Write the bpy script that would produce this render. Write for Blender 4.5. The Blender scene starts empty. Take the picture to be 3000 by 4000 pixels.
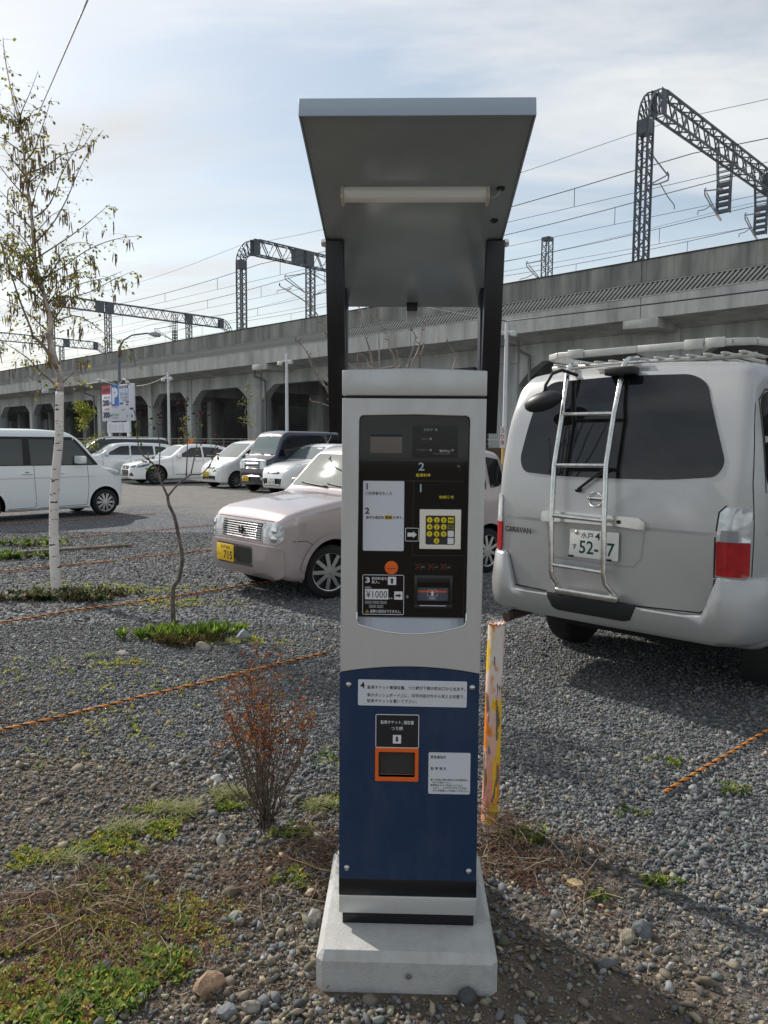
import bpy, bmesh, math, random
import numpy as np
from mathutils import Vector, Matrix
from mathutils.bvhtree import BVHTree

# ---------------------------------------------------------------- camera, sky, sun, exposure
S = bpy.context.scene
COL = S.collection
R = math.radians
rnd = random.Random(7)
nrng = np.random.default_rng(11)

cam_d = bpy.data.cameras.new("camera")
cam = bpy.data.objects.new("camera", cam_d)
COL.objects.link(cam)
cam_d.sensor_fit = 'VERTICAL'
cam_d.sensor_height = 36.0
cam_d.lens = 27.0
cam_d.clip_start = 0.05
cam_d.clip_end = 3000
cam.matrix_world = Matrix.Translation((0, 0, 1.5)) @ Matrix.Rotation(R(90 - 5.2), 4, 'X') @ Matrix.Rotation(R(0.4), 4, 'Z')
S.camera = cam

SUN_EL, SUN_AZ = R(37.0), R(-46.1)      # azimuth from +Y, negative = to the left of the view
W = bpy.data.worlds.new("World")
S.world = W
W.use_nodes = True
nt = W.node_tree
nt.nodes.clear()
def wn(t, **k):
    n = nt.nodes.new(t)
    for a, b in k.items():
        setattr(n, a, b)
    return n
sky = wn('ShaderNodeTexSky', sky_type='NISHITA', sun_disc=False, sun_elevation=SUN_EL, sun_rotation=SUN_AZ,
         air_density=1.0, dust_density=0.9, ozone_density=1.2)
tc = wn('ShaderNodeTexCoord')
sep = wn('ShaderNodeSeparateXYZ')
nt.links.new(tc.outputs['Generated'], sep.inputs[0])
def wmath(op, a, b=None):
    m = wn('ShaderNodeMath', operation=op)
    for i, v in enumerate((a, b)):
        if v is None:
            continue
        if isinstance(v, (int, float)):
            m.inputs[i].default_value = v
        else:
            nt.links.new(v, m.inputs[i])
    return m.outputs[0]
zc = wmath('ADD', wmath('MAXIMUM', sep.outputs[2], 0.0), 0.22)
cx = wmath('DIVIDE', sep.outputs[0], zc)
cy = wmath('DIVIDE', sep.outputs[1], zc)
cmb = wn('ShaderNodeCombineXYZ')
nt.links.new(cx, cmb.inputs[0]); nt.links.new(cy, cmb.inputs[1])
mp = wn('ShaderNodeMapping')
mp.inputs['Rotation'].default_value = (0, 0, R(35))
mp.inputs['Scale'].default_value = (0.6, 1.7, 1)
mp.inputs['Location'].default_value = (2.3, 0.4, 0)
nt.links.new(cmb.outputs[0], mp.inputs[0])
nz = wn('ShaderNodeTexNoise')
nz.inputs['Scale'].default_value = 1.15
nz.inputs['Detail'].default_value = 9
nz.inputs['Roughness'].default_value = 0.58
nz.inputs['Distortion'].default_value = 0.5
nt.links.new(mp.outputs[0], nz.inputs[0])
cr = wn('ShaderNodeValToRGB')
cr.color_ramp.elements[0].position = 0.42; cr.color_ramp.elements[0].color = (0.24,)*3 + (1,)
cr.color_ramp.elements[1].position = 0.62; cr.color_ramp.elements[1].color = (0.95,)*3 + (1,)
nt.links.new(nz.outputs[0], cr.inputs[0])
hz = wn('ShaderNodeMapRange')       # thin cloud thickens towards the horizon
hz.inputs['From Min'].default_value = 0.0; hz.inputs['From Max'].default_value = 0.36
hz.inputs['To Min'].default_value = 0.97; hz.inputs['To Max'].default_value = 0.0
nt.links.new(sep.outputs[2], hz.inputs[0])
cf = wmath('MAXIMUM', cr.outputs[0], hz.outputs[0])
skyg = wn('ShaderNodeMix', data_type='RGBA', blend_type='MULTIPLY'); skyg.inputs[0].default_value = 1.0
skyg.inputs[7].default_value = (1.38, 1.30, 1.14, 1)
nt.links.new(sky.outputs[0], skyg.inputs[6])
# cloud brightness: brighter towards the sun side
dotv = wn('ShaderNodeVectorMath', operation='DOT_PRODUCT')
sd = (math.sin(SUN_AZ)*math.cos(SUN_EL), math.cos(SUN_AZ)*math.cos(SUN_EL), math.sin(SUN_EL))
dotv.inputs[1].default_value = sd
nt.links.new(tc.outputs['Generated'], dotv.inputs[0])
cb = wn('ShaderNodeMapRange')
cb.inputs['From Min'].default_value = -0.6; cb.inputs['From Max'].default_value = 1.0
cb.inputs['To Min'].default_value = 6.4; cb.inputs['To Max'].default_value = 7.4
nt.links.new(dotv.outputs['Value'], cb.inputs[0])
nz2 = wn('ShaderNodeTexNoise')
nz2.inputs['Scale'].default_value = 1.5; nz2.inputs['Detail'].default_value = 5
nt.links.new(mp.outputs[0], nz2.inputs[0])
cb2 = wmath('MULTIPLY', cb.outputs[0], wmath('ADD', wmath('MULTIPLY', nz2.outputs[0], 0.75), 0.64))
ccol = wn('ShaderNodeVectorMath', operation='SCALE')
ccol.inputs[0].default_value = (0.955, 0.985, 1.0)
nt.links.new(cb2, ccol.inputs[3])
mx = wn('ShaderNodeMix', data_type='RGBA')
nt.links.new(cf, mx.inputs[0]); nt.links.new(skyg.outputs[2], mx.inputs[6]); nt.links.new(ccol.outputs[0], mx.inputs[7])
bg = wn('ShaderNodeBackground'); bg.inputs[1].default_value = 0.11
nt.links.new(mx.outputs[2], bg.inputs[0])
wo = wn('ShaderNodeOutputWorld')
nt.links.new(bg.outputs[0], wo.inputs[0])

sun_d = bpy.data.lights.new("sun", 'SUN')
sun_d.energy = 4.3
sun_d.angle = R(0.9)
sun_d.color = (1.0, 0.94, 0.86)
sun = bpy.data.objects.new("sun", sun_d)
COL.objects.link(sun)
sun.rotation_euler = Vector(sd).to_track_quat('Z', 'Y').to_euler()
S.view_settings.view_transform = 'Standard'
S.view_settings.look = 'None'
S.view_settings.gamma = 1.0
S.view_settings.use_curve_mapping = False
S.view_settings.exposure = 0.1
S.render.engine = 'CYCLES'
S.cycles.use_denoising = True
S.cycles.max_bounces = 6
S.cycles.transparent_max_bounces = 8
S.cycles.use_adaptive_sampling = True

# ---------------------------------------------------------------- helpers
def link(o, parent=None):
    COL.objects.link(o)
    if parent is not None:
        o.parent = parent
    return o
def tag(o, label=None, cat=None, group=None, kind=None):
    if label: o['label'] = label
    if cat: o['category'] = cat
    if group: o['group'] = group
    if kind: o['kind'] = kind
    return o
def empty(name, loc=(0, 0, 0), rz=0.0, label=None, cat=None, group=None):
    o = bpy.data.objects.new(name, None)
    o.empty_display_size = 0.1
    COL.objects.link(o)
    o.location = loc
    o.rotation_euler = (0, 0, rz)
    return tag(o, label, cat, group)

MATS = {}
def mat(key, col=(0.5, 0.5, 0.5), rough=0.5, metal=0.0, var=0.0, vscale=8.0, bump=0.0, bscale=60.0, col2=None,
        spec=0.5, coat=0.0, thr=None, trans=0.0, ior=1.45, sheen=0.0, emis=None, stretch=None, detail=6, dirt=None):
    """Principled material with noise-driven colour variation and fine bump."""
    if key in MATS:
        return MATS[key]
    m = bpy.data.materials.new(key)
    m.use_nodes = True
    t = m.node_tree
    b = t.nodes['Principled BSDF']
    b.inputs['Roughness'].default_value = rough
    b.inputs['Metallic'].default_value = metal
    b.inputs['Specular IOR Level'].default_value = spec
    b.inputs['Coat Weight'].default_value = coat
    b.inputs['Coat Roughness'].default_value = 0.04
    b.inputs['Transmission Weight'].default_value = trans
    b.inputs['IOR'].default_value = ior
    b.inputs['Base Color'].default_value = tuple(col) + (1,)
    if var > 0 or col2 is not None or bump > 0:
        tcn = t.nodes.new('ShaderNodeTexCoord')
        mpn = t.nodes.new('ShaderNodeMapping')
        if stretch: mpn.inputs['Scale'].default_value = stretch
        t.links.new(tcn.outputs['Object'], mpn.inputs[0])
    if var > 0 or col2 is not None:
        n = t.nodes.new('ShaderNodeTexNoise')
        n.inputs['Scale'].default_value = vscale
        n.inputs['Detail'].default_value = detail
        n.inputs['Roughness'].default_value = 0.6
        t.links.new(mpn.outputs[0], n.inputs[0])
        r = t.nodes.new('ShaderNodeValToRGB')
        c2 = col2 if col2 is not None else tuple(c * (1 - var) for c in col)
        lo, hi = thr if thr else (0.35, 0.65)
        r.color_ramp.elements[0].position = lo
        r.color_ramp.elements[1].position = hi
        r.color_ramp.elements[0].color = tuple(c2) + (1,)
        r.color_ramp.elements[1].color = tuple(min(1, c * (1 + var)) for c in col) + (1,)
        t.links.new(n.outputs[0], r.inputs[0])
        t.links.new(r.outputs[0], b.inputs['Base Color'])
    if dirt:      # (strength, scale, stretch, tint): blotchy weathering laid over the base colour
        tc2 = t.nodes.new('ShaderNodeTexCoord'); mp2 = t.nodes.new('ShaderNodeMapping'); mp2.inputs['Scale'].default_value = dirt[2]
        n2 = t.nodes.new('ShaderNodeTexNoise'); n2.inputs['Scale'].default_value = dirt[1]; n2.inputs['Detail'].default_value = 8; n2.inputs['Roughness'].default_value = 0.68
        r2 = t.nodes.new('ShaderNodeMapRange'); r2.inputs['From Min'].default_value = 0.45; r2.inputs['From Max'].default_value = 0.72; r2.inputs['To Max'].default_value = dirt[0]
        x2 = t.nodes.new('ShaderNodeMix'); x2.data_type = 'RGBA'; x2.inputs[7].default_value = tuple(dirt[3]) + (1,)
        t.links.new(tc2.outputs['Object'], mp2.inputs[0]); t.links.new(mp2.outputs[0], n2.inputs[0]); t.links.new(n2.outputs[0], r2.inputs[0]); t.links.new(r2.outputs[0], x2.inputs[0])
        if b.inputs['Base Color'].is_linked: t.links.new(b.inputs['Base Color'].links[0].from_socket, x2.inputs[6])
        else: x2.inputs[6].default_value = tuple(col) + (1,)
        t.links.new(x2.outputs[2], b.inputs['Base Color'])
        r3 = t.nodes.new('ShaderNodeMapRange'); r3.inputs['From Min'].default_value = 0.35; r3.inputs['From Max'].default_value = 0.75; r3.inputs['To Min'].default_value = rough * 0.9; r3.inputs['To Max'].default_value = min(1, rough * 1.5)
        t.links.new(n2.outputs[0], r3.inputs[0]); t.links.new(r3.outputs[0], b.inputs['Roughness'])
    if bump > 0:
        n = t.nodes.new('ShaderNodeTexNoise')
        n.inputs['Scale'].default_value = bscale
        n.inputs['Detail'].default_value = 5
        t.links.new(mpn.outputs[0], n.inputs[0])
        bp = t.nodes.new('ShaderNodeBump')
        bp.inputs['Strength'].default_value = bump
        bp.inputs['Distance'].default_value = 0.01
        t.links.new(n.outputs[0], bp.inputs['Height'])
        t.links.new(bp.outputs[0], b.inputs['Normal'])
    MATS[key] = m
    return m

class MB:
    """Collects simple shapes; build() links them as ONE mesh object."""
    def __init__(s):
        s.v = []; s.f = []; s.mi = []; s.cur = 0
    def add(s, vs, fs):
        o = len(s.v)
        s.v.extend([tuple(p) for p in vs])
        for f in fs:
            s.f.append([i + o for i in f]); s.mi.append(s.cur)
        return s
    def box(s, x0, x1, y0, y1, z0, z1, M=None):
        p = [Vector((x, y, z)) for z in (z0, z1) for y in (y0, y1) for x in (x0, x1)]
        if M is not None: p = [M @ q for q in p]
        return s.add(p, [(0, 2, 3, 1), (4, 5, 7, 6), (0, 1, 5, 4), (2, 6, 7, 3), (0, 4, 6, 2), (1, 3, 7, 5)])
    def tube(s, pts, rad, n=8, cap=True):
        pts = [Vector(p) for p in pts]
        if isinstance(rad, (int, float)): rad = [rad] * len(pts)
        ref = Vector((0, 0, 1))
        vs = []; fs = []
        prev = None
        for i, p in enumerate(pts):
            d = (pts[min(i + 1, len(pts) - 1)] - pts[max(i - 1, 0)])
            if d.length < 1e-9: d = Vector((0, 0, 1))
            d.normalize()
            if prev is None:
                a = d.cross(ref if abs(d.z) < 0.95 else Vector((1, 0, 0))).normalized()
            else:
                a = (prev - d * prev.dot(d))
                a = a.normalized() if a.length > 1e-6 else d.cross(ref).normalized()
            prev = a
            b = d.cross(a)
            for k in range(n):
                an = 2 * math.pi * k / n
                vs.append(p + (a * math.cos(an) + b * math.sin(an)) * rad[i])
        for i in range(len(pts) - 1):
            for k in range(n):
                fs.append((i * n + k, i * n + (k + 1) % n, (i + 1) * n + (k + 1) % n, (i + 1) * n + k))
        if cap:
            fs.append(tuple(range(n))[::-1]); fs.append(tuple(range((len(pts) - 1) * n, len(pts) * n)))
        return s.add(vs, fs)
    def bar(s, a, b, w, h=None, up=(0, 0, 1)):
        a = Vector(a); b = Vector(b); h = w if h is None else h
        d = (b - a).normalized(); u = Vector(up)
        if abs(d.dot(u)) > 0.97: u = Vector((0, 1, 0))
        x = d.cross(u).normalized(); y = x.cross(d)
        vs = [p + x * (sx * w / 2) + y * (sy * h / 2) for p in (a, b) for sx, sy in ((-1, -1), (1, -1), (1, 1), (-1, 1))]
        return s.add(vs, [(3, 2, 1, 0), (4, 5, 6, 7), (0, 1, 5, 4), (1, 2, 6, 5), (2, 3, 7, 6), (3, 0, 4, 7)])
    def lathe(s, prof, n=24, c=(0, 0, 0), axis='Y'):
        """prof: (radius, along) pairs round the axis."""
        vs = []; fs = []
        for r, a in prof:
            for k in range(n):
                t = 2 * math.pi * k / n
                p = (r * math.cos(t), a, r * math.sin(t)) if axis == 'Y' else ((a, r * math.cos(t), r * math.sin(t)) if axis == 'X' else (r * math.cos(t), r * math.sin(t), a))
                vs.append((p[0] + c[0], p[1] + c[1], p[2] + c[2]))
        for i in range(len(prof) - 1):
            for k in range(n):
                fs.append((i * n + k, i * n + (k + 1) % n, (i + 1) * n + (k + 1) % n, (i + 1) * n + k))
        return s.add(vs, fs)
    def prism(s, poly, y0, y1, M=None):
        """poly in (x, z); extruded along y."""
        n = len(poly)
        vs = [Vector((x, y0, z)) for x, z in poly] + [Vector((x, y1, z)) for x, z in poly]
        if M is not None: vs = [M @ q for q in vs]
        fs = [tuple(range(n)), tuple(range(n, 2 * n))[::-1]] + [(i, i + n, (i + 1) % n + n, (i + 1) % n) for i in range(n)]
        return s.add(vs, fs)
    def quad(s, *p):
        return s.add(p, [tuple(range(len(p)))])
    def mesh(s, name, mats, smooth=False, ang=None, fix=True):
        me = bpy.data.meshes.new(name)
        me.from_pydata(s.v, [], s.f)
        if not isinstance(mats, (list, tuple)): mats = [mats]
        for m in mats: me.materials.append(m)
        if len(mats) > 1: me.polygons.foreach_set('material_index', s.mi)
        if fix:
            b = bmesh.new(); b.from_mesh(me)
            bmesh.ops.recalc_face_normals(b, faces=b.faces)
            b.to_mesh(me); b.free()
        shade(me, smooth, ang)
        return me
    def build(s, name, mats, parent=None, smooth=False, ang=None, loc=None, bevel=0.0, rot=None, fix=True, seg=2):
        me = s.mesh(name, mats, smooth, ang, fix)
        if bevel > 0: bevel_mesh(me, bevel, seg)
        o = bpy.data.objects.new(name, me)
        link(o, parent)
        if loc is not None: o.location = loc
        if rot is not None: o.rotation_euler = rot
        return o
def shade(me, smooth=True, ang=None):
    if not smooth and ang is None: return
    me.polygons.foreach_set('use_smooth', [True] * len(me.polygons))
    if ang is not None:
        b = bmesh.new(); b.from_mesh(me)
        lim = R(ang)
        for e in b.edges:
            if len(e.link_faces) == 2:
                e.smooth = e.link_faces[0].normal.angle(e.link_faces[1].normal, 0) < lim
        b.to_mesh(me); b.free()
    me.update()
def bevel_mesh(me, w, seg=2, ang=35):
    b = bmesh.new(); b.from_mesh(me)
    ed = [e for e in b.edges if len(e.link_faces) == 2 and e.link_faces[0].normal.angle(e.link_faces[1].normal, 0) > R(ang)]
    bmesh.ops.bevel(b, geom=ed, offset=w, segments=seg, profile=0.5, affect='EDGES', clamp_overlap=True)
    b.to_mesh(me); b.free()
    shade(me, True, 50)
def obj(name, me, parent=None, loc=None, rot=None):
    o = bpy.data.objects.new(name, me)
    link(o, parent)
    if loc is not None: o.location = loc
    if rot is not None: o.rotation_euler = rot
    return o
def copy_tree(o, parent=None):
    c = o.copy(); COL.objects.link(c); c.parent = parent
    for ch in [x for x in KIDS.get(o.name, [])]:
        copy_tree(ch, c)
    return c
KIDS = {}
def reg_kids():
    KIDS.clear()
    for o in bpy.data.objects:
        if o.parent: KIDS.setdefault(o.parent.name, []).append(o)

def rrect(x0, x1, z0, z1, r, n=5):
    r = min(r, (x1 - x0) / 2 - 1e-5, (z1 - z0) / 2 - 1e-5)
    out = []
    for cx_, cz_, a0 in ((x1 - r, z1 - r, 0), (x0 + r, z1 - r, 90), (x0 + r, z0 + r, 180), (x1 - r, z0 + r, 270)):
        for k in range(n + 1):
            a = R(a0 + 90 * k / n)
            out.append((cx_ + r * math.cos(a), cz_ + r * math.sin(a)))
    return out
def cut_plate(name, outer, holes, y0, y1, m, parent=None, bevel=0.0, loc=None):
    """flat plate in XZ between y0 and y1 with real holes."""
    cu = bpy.data.curves.new(name, 'CURVE')
    cu.dimensions = '2D'; cu.fill_mode = 'BOTH'
    for loop in [outer] + list(holes):
        sp = cu.splines.new('POLY')
        sp.points.add(len(loop) - 1)
        for p, (x, z) in zip(sp.points, loop): p.co = (x, z, 0, 1)
        sp.use_cyclic_u = True
    cu.extrude = abs(y1 - y0) / 2 - bevel
    cu.bevel_depth = bevel; cu.bevel_resolution = 2; cu.offset = -bevel
    tmp = bpy.data.objects.new(name, cu)
    me = bpy.data.meshes.new_from_object(tmp)
    bpy.data.objects.remove(tmp); bpy.data.curves.remove(cu)
    me.transform(Matrix.Translation((0, (y0 + y1) / 2, 0)) @ Matrix.Rotation(R(90), 4, 'X'))
    me.name = name
    me.materials.clear(); me.materials.append(m)
    shade(me, True, 45)
    return obj(name, me, parent, loc)

def text_mesh(s, bold=0.0, res=2, align='CENTER', spacing=1.0):
    cu = bpy.data.curves.new('lettering', 'FONT')
    cu.body = s; cu.size = 1.0; cu.resolution_u = res; cu.offset = bold
    cu.space_character = spacing
    tmp = bpy.data.objects.new('lettering', cu)
    me = bpy.data.meshes.new_from_object(tmp)
    bpy.data.objects.remove(tmp); bpy.data.curves.remove(cu)
    return me
def text(s, x0, x1, z0, z1, y, m, parent, bold=0.0, res=2, name='lettering', rot=None, keep=False, spacing=1.0):
    """lettering facing -Y fitted into the box x0..x1, z0..z1 at depth y (parent space)."""
    me = text_mesh(s, bold, res, spacing=spacing)
    n = len(me.vertices)
    if n == 0: return None
    co = np.empty(n * 3); me.vertices.foreach_get('co', co); co = co.reshape(-1, 3)
    lo, hi = co.min(0), co.max(0)
    sx = (x1 - x0) / max(hi[0] - lo[0], 1e-6); sz = (z1 - z0) / max(hi[1] - lo[1], 1e-6)
    if keep: sx = sz = min(sx, sz)
    cxm = (x0 + x1) / 2; czm = (z0 + z1) / 2
    new = np.zeros_like(co)
    new[:, 0] = (co[:, 0] - (lo[0] + hi[0]) / 2) * sx + cxm
    new[:, 1] = y
    new[:, 2] = (co[:, 1] - (lo[1] + hi[1]) / 2) * sz + czm
    if rot is not None:
        new = np.array([rot @ Vector(p) for p in new])
    me.vertices.foreach_set('co', new.ravel())
    me.materials.clear(); me.materials.append(m)
    me.update()
    me.name = name
    return obj(name, me, parent)

# site grid: every rope, car and the viaduct follow U (into the lot) and V (along the viaduct)
U = Vector((0.6934, 0.7206, 0)); V = Vector((-0.7206, 0.6934, 0))
HEAD = math.atan2(U.y, U.x)
def uv(q, s, z=0.0):
    p = U * q + V * s
    return Vector((p.x, p.y, z))
# ---------------------------------------------------------------- materials
silver = mat('silver_paint', (0.57, 0.58, 0.572), 0.42, 0.55, var=0.05, vscale=900, bump=0.03, bscale=1500, dirt=(0.22, 7, (1, 1, 0.35), (0.40, 0.36, 0.30)))
silver_dk = mat('silver_side', (0.33, 0.34, 0.35), 0.45, 0.5, var=0.05, vscale=600)
blue_p = mat('blue_paint', (0.006, 0.030, 0.085), 0.38, 0.0, var=0.25, vscale=700, spec=0.5, coat=0.15, dirt=(0.16, 9, (1, 1, 0.4), (0.12, 0.12, 0.12)))
black_p = mat('black_paint', (0.008, 0.009, 0.012), 0.32, 0.0, var=0.2, vscale=80)
black_gl = mat('black_glass', (0.006, 0.007, 0.008), 0.05, 0.0, spec=0.55)
navy_in = mat('navy_strut', (0.012, 0.015, 0.03), 0.35)
white_pr = mat('white_print', (0.72, 0.73, 0.75), 0.5)
grey_pr = mat('grey_print', (0.30, 0.31, 0.32), 0.5)
dim_pr = mat('dim_print', (0.07, 0.075, 0.08), 0.5)
paleb_pr = mat('pale_blue_print', (0.38, 0.52, 0.56), 0.5)
yel_pr = mat('yellow_print', (0.72, 0.60, 0.02), 0.5)
black_pr = mat('black_print', (0.015, 0.016, 0.02), 0.5)
sticker = mat('sticker_white', (0.62, 0.65, 0.70), 0.45, var=0.05, vscale=300)
key_yel = mat('key_yellow', (0.75, 0.60, 0.01), 0.45)
orange = mat('orange_plastic', (0.75, 0.13, 0.015), 0.42)
orange_pr = mat('orange_print', (0.60, 0.10, 0.02), 0.5)
lcd_m = mat('lcd_glass', (0.10, 0.075, 0.065), 0.12, spec=0.8)
chrome = mat('chrome', (0.75, 0.76, 0.77), 0.10, 1.0)
steel = mat('brushed_steel', (0.55, 0.55, 0.54), 0.28, 1.0, var=0.1, vscale=40)
rim_blue = mat('canopy_rim', (0.34, 0.39, 0.46), 0.4, 0.35)
canopy_m = mat('canopy_grey', (0.27, 0.315, 0.33), 0.22, 0.0, var=0.08, vscale=3, spec=0.6)
lamp_m = mat('lamp_plastic', (0.80, 0.82, 0.80), 0.3, spec=0.5)
tray_dk = mat('tray_black', (0.02, 0.021, 0.022), 0.25)
conc = mat('concrete_base_grey', (0.44, 0.445, 0.435), 0.85, var=0.08, vscale=5, bump=0.3, bscale=160, dirt=(0.55, 9, (1, 1, 1), (0.27, 0.25, 0.21)))

# ---------------------------------------------------------------- ground
def ground_mat():
    m = bpy.data.materials.new('gravel_ground')
    m.use_nodes = True
    t = m.node_tree; b = t.nodes['Principled BSDF']; L = t.links.new
    def N(k, **a):
        n = t.nodes.new(k)
        for x, y in a.items(): setattr(n, x, y)
        return n
    tcn = N('ShaderNodeTexCoord')
    def noise(sc, det=6, rough=0.6, dist=0.0, off=(0, 0, 0)):
        mpn = N('ShaderNodeMapping'); mpn.inputs['Location'].default_value = off
        L(tcn.outputs['Object'], mpn.inputs[0])
        n = N('ShaderNodeTexNoise'); n.inputs['Scale'].default_value = sc; n.inputs['Detail'].default_value = det
        n.inputs['Roughness'].default_value = rough; n.inputs['Distortion'].default_value = dist
        L(mpn.outputs[0], n.inputs[0]); return n.outputs[0]
    def ramp(fac, stops):
        r = N('ShaderNodeValToRGB'); r.color_ramp.elements[0].position = stops[0][0]; r.color_ramp.elements[0].color = tuple(stops[0][1]) + (1,)
        r.color_ramp.elements[1].position = stops[-1][0]; r.color_ramp.elements[1].color = tuple(stops[-1][1]) + (1,)
        for p, c in stops[1:-1]:
            e = r.color_ramp.elements.new(p); e.color = tuple(c) + (1,)
        L(fac, r.inputs[0]); return r.outputs[0]
    def mixc(f, a, c):
        x = N('ShaderNodeMix', data_type='RGBA'); L(f, x.inputs[0])
        for i, q in ((6, a), (7, c)):
            if isinstance(q, tuple): x.inputs[i].default_value = q + (1,)
            else: L(q, x.inputs[i])
        return x.outputs[2]
    def mth(op, a, c=None, clamp=False):
        x = N('ShaderNodeMath', operation=op); x.use_clamp = clamp
        for i, q in enumerate((a, c)):
            if q is None: continue
            if isinstance(q, (int, float)): x.inputs[i].default_value = q
            else: L(q, x.inputs[i])
        return x.outputs[0]
    # chips of crushed stone
    vor = N('ShaderNodeTexVoronoi'); vor.inputs['Scale'].default_value = 42
    L(tcn.outputs['Object'], vor.inputs['Vector'])
    sep_ = N('ShaderNodeSeparateColor'); L(vor.outputs['Color'], sep_.inputs[0])
    chips = ramp(sep_.outputs[0], [(0.0, (0.065, 0.068, 0.076)), (0.5, (0.12, 0.125, 0.135)), (0.85, (0.20, 0.205, 0.21)), (1.0, (0.30, 0.30, 0.29))])
    big = ramp(noise(0.35, 4), [(0.3, (0.75, 0.78, 0.86)), (0.7, (1.15, 1.12, 1.05))])
    mul = N('ShaderNodeMix', data_type='RGBA', blend_type='MULTIPLY'); mul.inputs[0].default_value = 1.0
    L(chips, mul.inputs[6]); L(big, mul.inputs[7])
    grey = mul.outputs[2]
    # beige, fine, rolled driving lane between the two rows of cars
    dt = N('ShaderNodeVectorMath', operation='DOT_PRODUCT'); dt.inputs[1].default_value = tuple(U)
    L(tcn.outputs['Object'], dt.inputs[0])
    q = mth('ADD', dt.outputs['Value'], mth('MULTIPLY', mth('SUBTRACT', noise(0.35, 5, 0.65), 0.5), 5.0))
    lane = mth('MULTIPLY', mth('MULTIPLY', mth('SUBTRACT', q, 8.2), 0.6, True), mth('MULTIPLY', mth('SUBTRACT', 15.2, q), 0.8, True), True)
    lane_col = ramp(noise(3.0, 8, 0.75), [(0.3, (0.15, 0.143, 0.13)), (0.7, (0.27, 0.257, 0.235))])
    c1 = mixc(mth('MULTIPLY', lane, 0.8), grey, lane_col)
    # soil of the planting strip near the camera
    q2 = mth('ADD', dt.outputs['Value'], mth('MULTIPLY', mth('SUBTRACT', noise(1.6, 6, 0.7, 0.4, (3, 1, 0)), 0.5), 0.9))
    sx_ = N('ShaderNodeSeparateXYZ'); L(tcn.outputs['Object'], sx_.inputs[0])
    q2 = mth('SUBTRACT', q2, mth('MULTIPLY', mth('MULTIPLY', sx_.outputs[0], 2.0, True), 0.45))
    soil = mth('MULTIPLY', mth('SUBTRACT', 2.0, q2), 2.4, True)
    soil_col = ramp(noise(14.0, 9, 0.75), [(0.3, (0.060, 0.042, 0.030)), (0.55, (0.13, 0.098, 0.072)), (0.75, (0.21, 0.17, 0.13))])
    c2 = mixc(mth('MULTIPLY', soil, 0.92), c1, soil_col)
    L(c2, b.inputs['Base Color'])
    b.inputs['Roughness'].default_value = 0.95
    b.inputs['Specular IOR Level'].default_value = 0.2
    bp = N('ShaderNodeBump'); bp.inputs['Strength'].default_value = 0.7; bp.inputs['Distance'].default_value = 0.02
    hh = mth('ADD', mth('MULTIPLY', vor.outputs['Distance'], -1.0), mth('MULTIPLY', noise(30.0, 8, 0.7), 0.6))
    L(hh, bp.inputs['Height']); L(bp.outputs[0], b.inputs['Normal'])
    return m
def gh(x, y):
    """gentle unevenness of the lot"""
    return 0.012 * math.sin(1.3 * x + 0.7) * math.sin(1.1 * y + 0.3) * (1 if 2.7 < math.hypot(x, y) < 40 else 0.0) * 0.6
g = MB()
xs_ = [-900, -300, -120, -60, -40, -30] + list(np.arange(-22, 22.01, 1.0)) + [30, 40, 60, 120, 300, 900]
ys_ = [-60, -20, -8, -3] + list(np.arange(0, 32.01, 1.0)) + [40, 50, 70, 100, 150, 300, 700, 1800]
g.v = [(float(x), float(y), 0.0) for y in ys_ for x in xs_]
nx_ = len(xs_)
g.f = [[j * nx_ + i, j * nx_ + i + 1, (j + 1) * nx_ + i + 1, (j + 1) * nx_ + i] for j in range(len(ys_) - 1) for i in range(nx_ - 1)]
g.mi = [0] * len(g.f)
ground = g.build('ground', ground_mat(), fix=False)
tag(ground, 'grey crushed stone parking lot with a beige driving lane and brown planting strip', kind='structure')

# ---------------------------------------------------------------- concrete footing of the pay machine
FB = Vector((0.0735, 2.10, 0))
bx = MB()
def ring(x0, x1, y0, y1, z, c): return [(x0 + c, y0, z), (x1 - c, y0, z), (x1, y0 + c, z), (x1, y1 - c, z), (x1 - c, y1, z), (x0 + c, y1, z), (x0, y1 - c, z), (x0, y0 + c, z)]
lv = [ring(-0.249, 0.249, -0.13, 0.43, -0.12, 0.018), ring(-0.249, 0.249, -0.13, 0.43, 0.088, 0.018), ring(-0.231, 0.231, -0.112, 0.412, 0.110, 0.006)]
vs = [p for r_ in lv for p in r_]
fs = [tuple(range(16, 24)), tuple(range(8))[::-1]] + [(a * 8 + i, a * 8 + (i + 1) % 8, (a + 1) * 8 + (i + 1) % 8, (a + 1) * 8 + i) for a in range(2) for i in range(8)]
bx.add(vs, fs)
# chamfer the two front uprights as in the cast block
cb_ = bx.build('concrete_base', conc)
cb_.location = FB; cb_.rotation_euler = (0, 0, R(-1.6))
tag(cb_, 'grey chamfered concrete block under the parking ticket machine', 'concrete block')
an = MB(); an.lathe([(0.0, -0.136), (0.007, -0.136), (0.007, -0.1285), (0.011, -0.1305), (0.011, -0.128)], 16, c=(0.006, 0, 0.052))
an.build('anchor_plug', mat('plug_metal', (0.35, 0.36, 0.33), 0.35, 0.8, var=0.3, vscale=120), cb_, smooth=True, ang=40)

# ---------------------------------------------------------------- the pay machine
PM = empty('parking_ticket_machine', FB, R(-1.6),
           'tall silver and blue parking pay machine with a black control panel and raised grey canopy', 'ticket machine')
m_ = MB()
m_.box(-0.186, 0.194, 0.032, 0.36, 0.15, 1.622)
m_.build('cabinet', silver_dk, PM, bevel=0.004)
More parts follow.
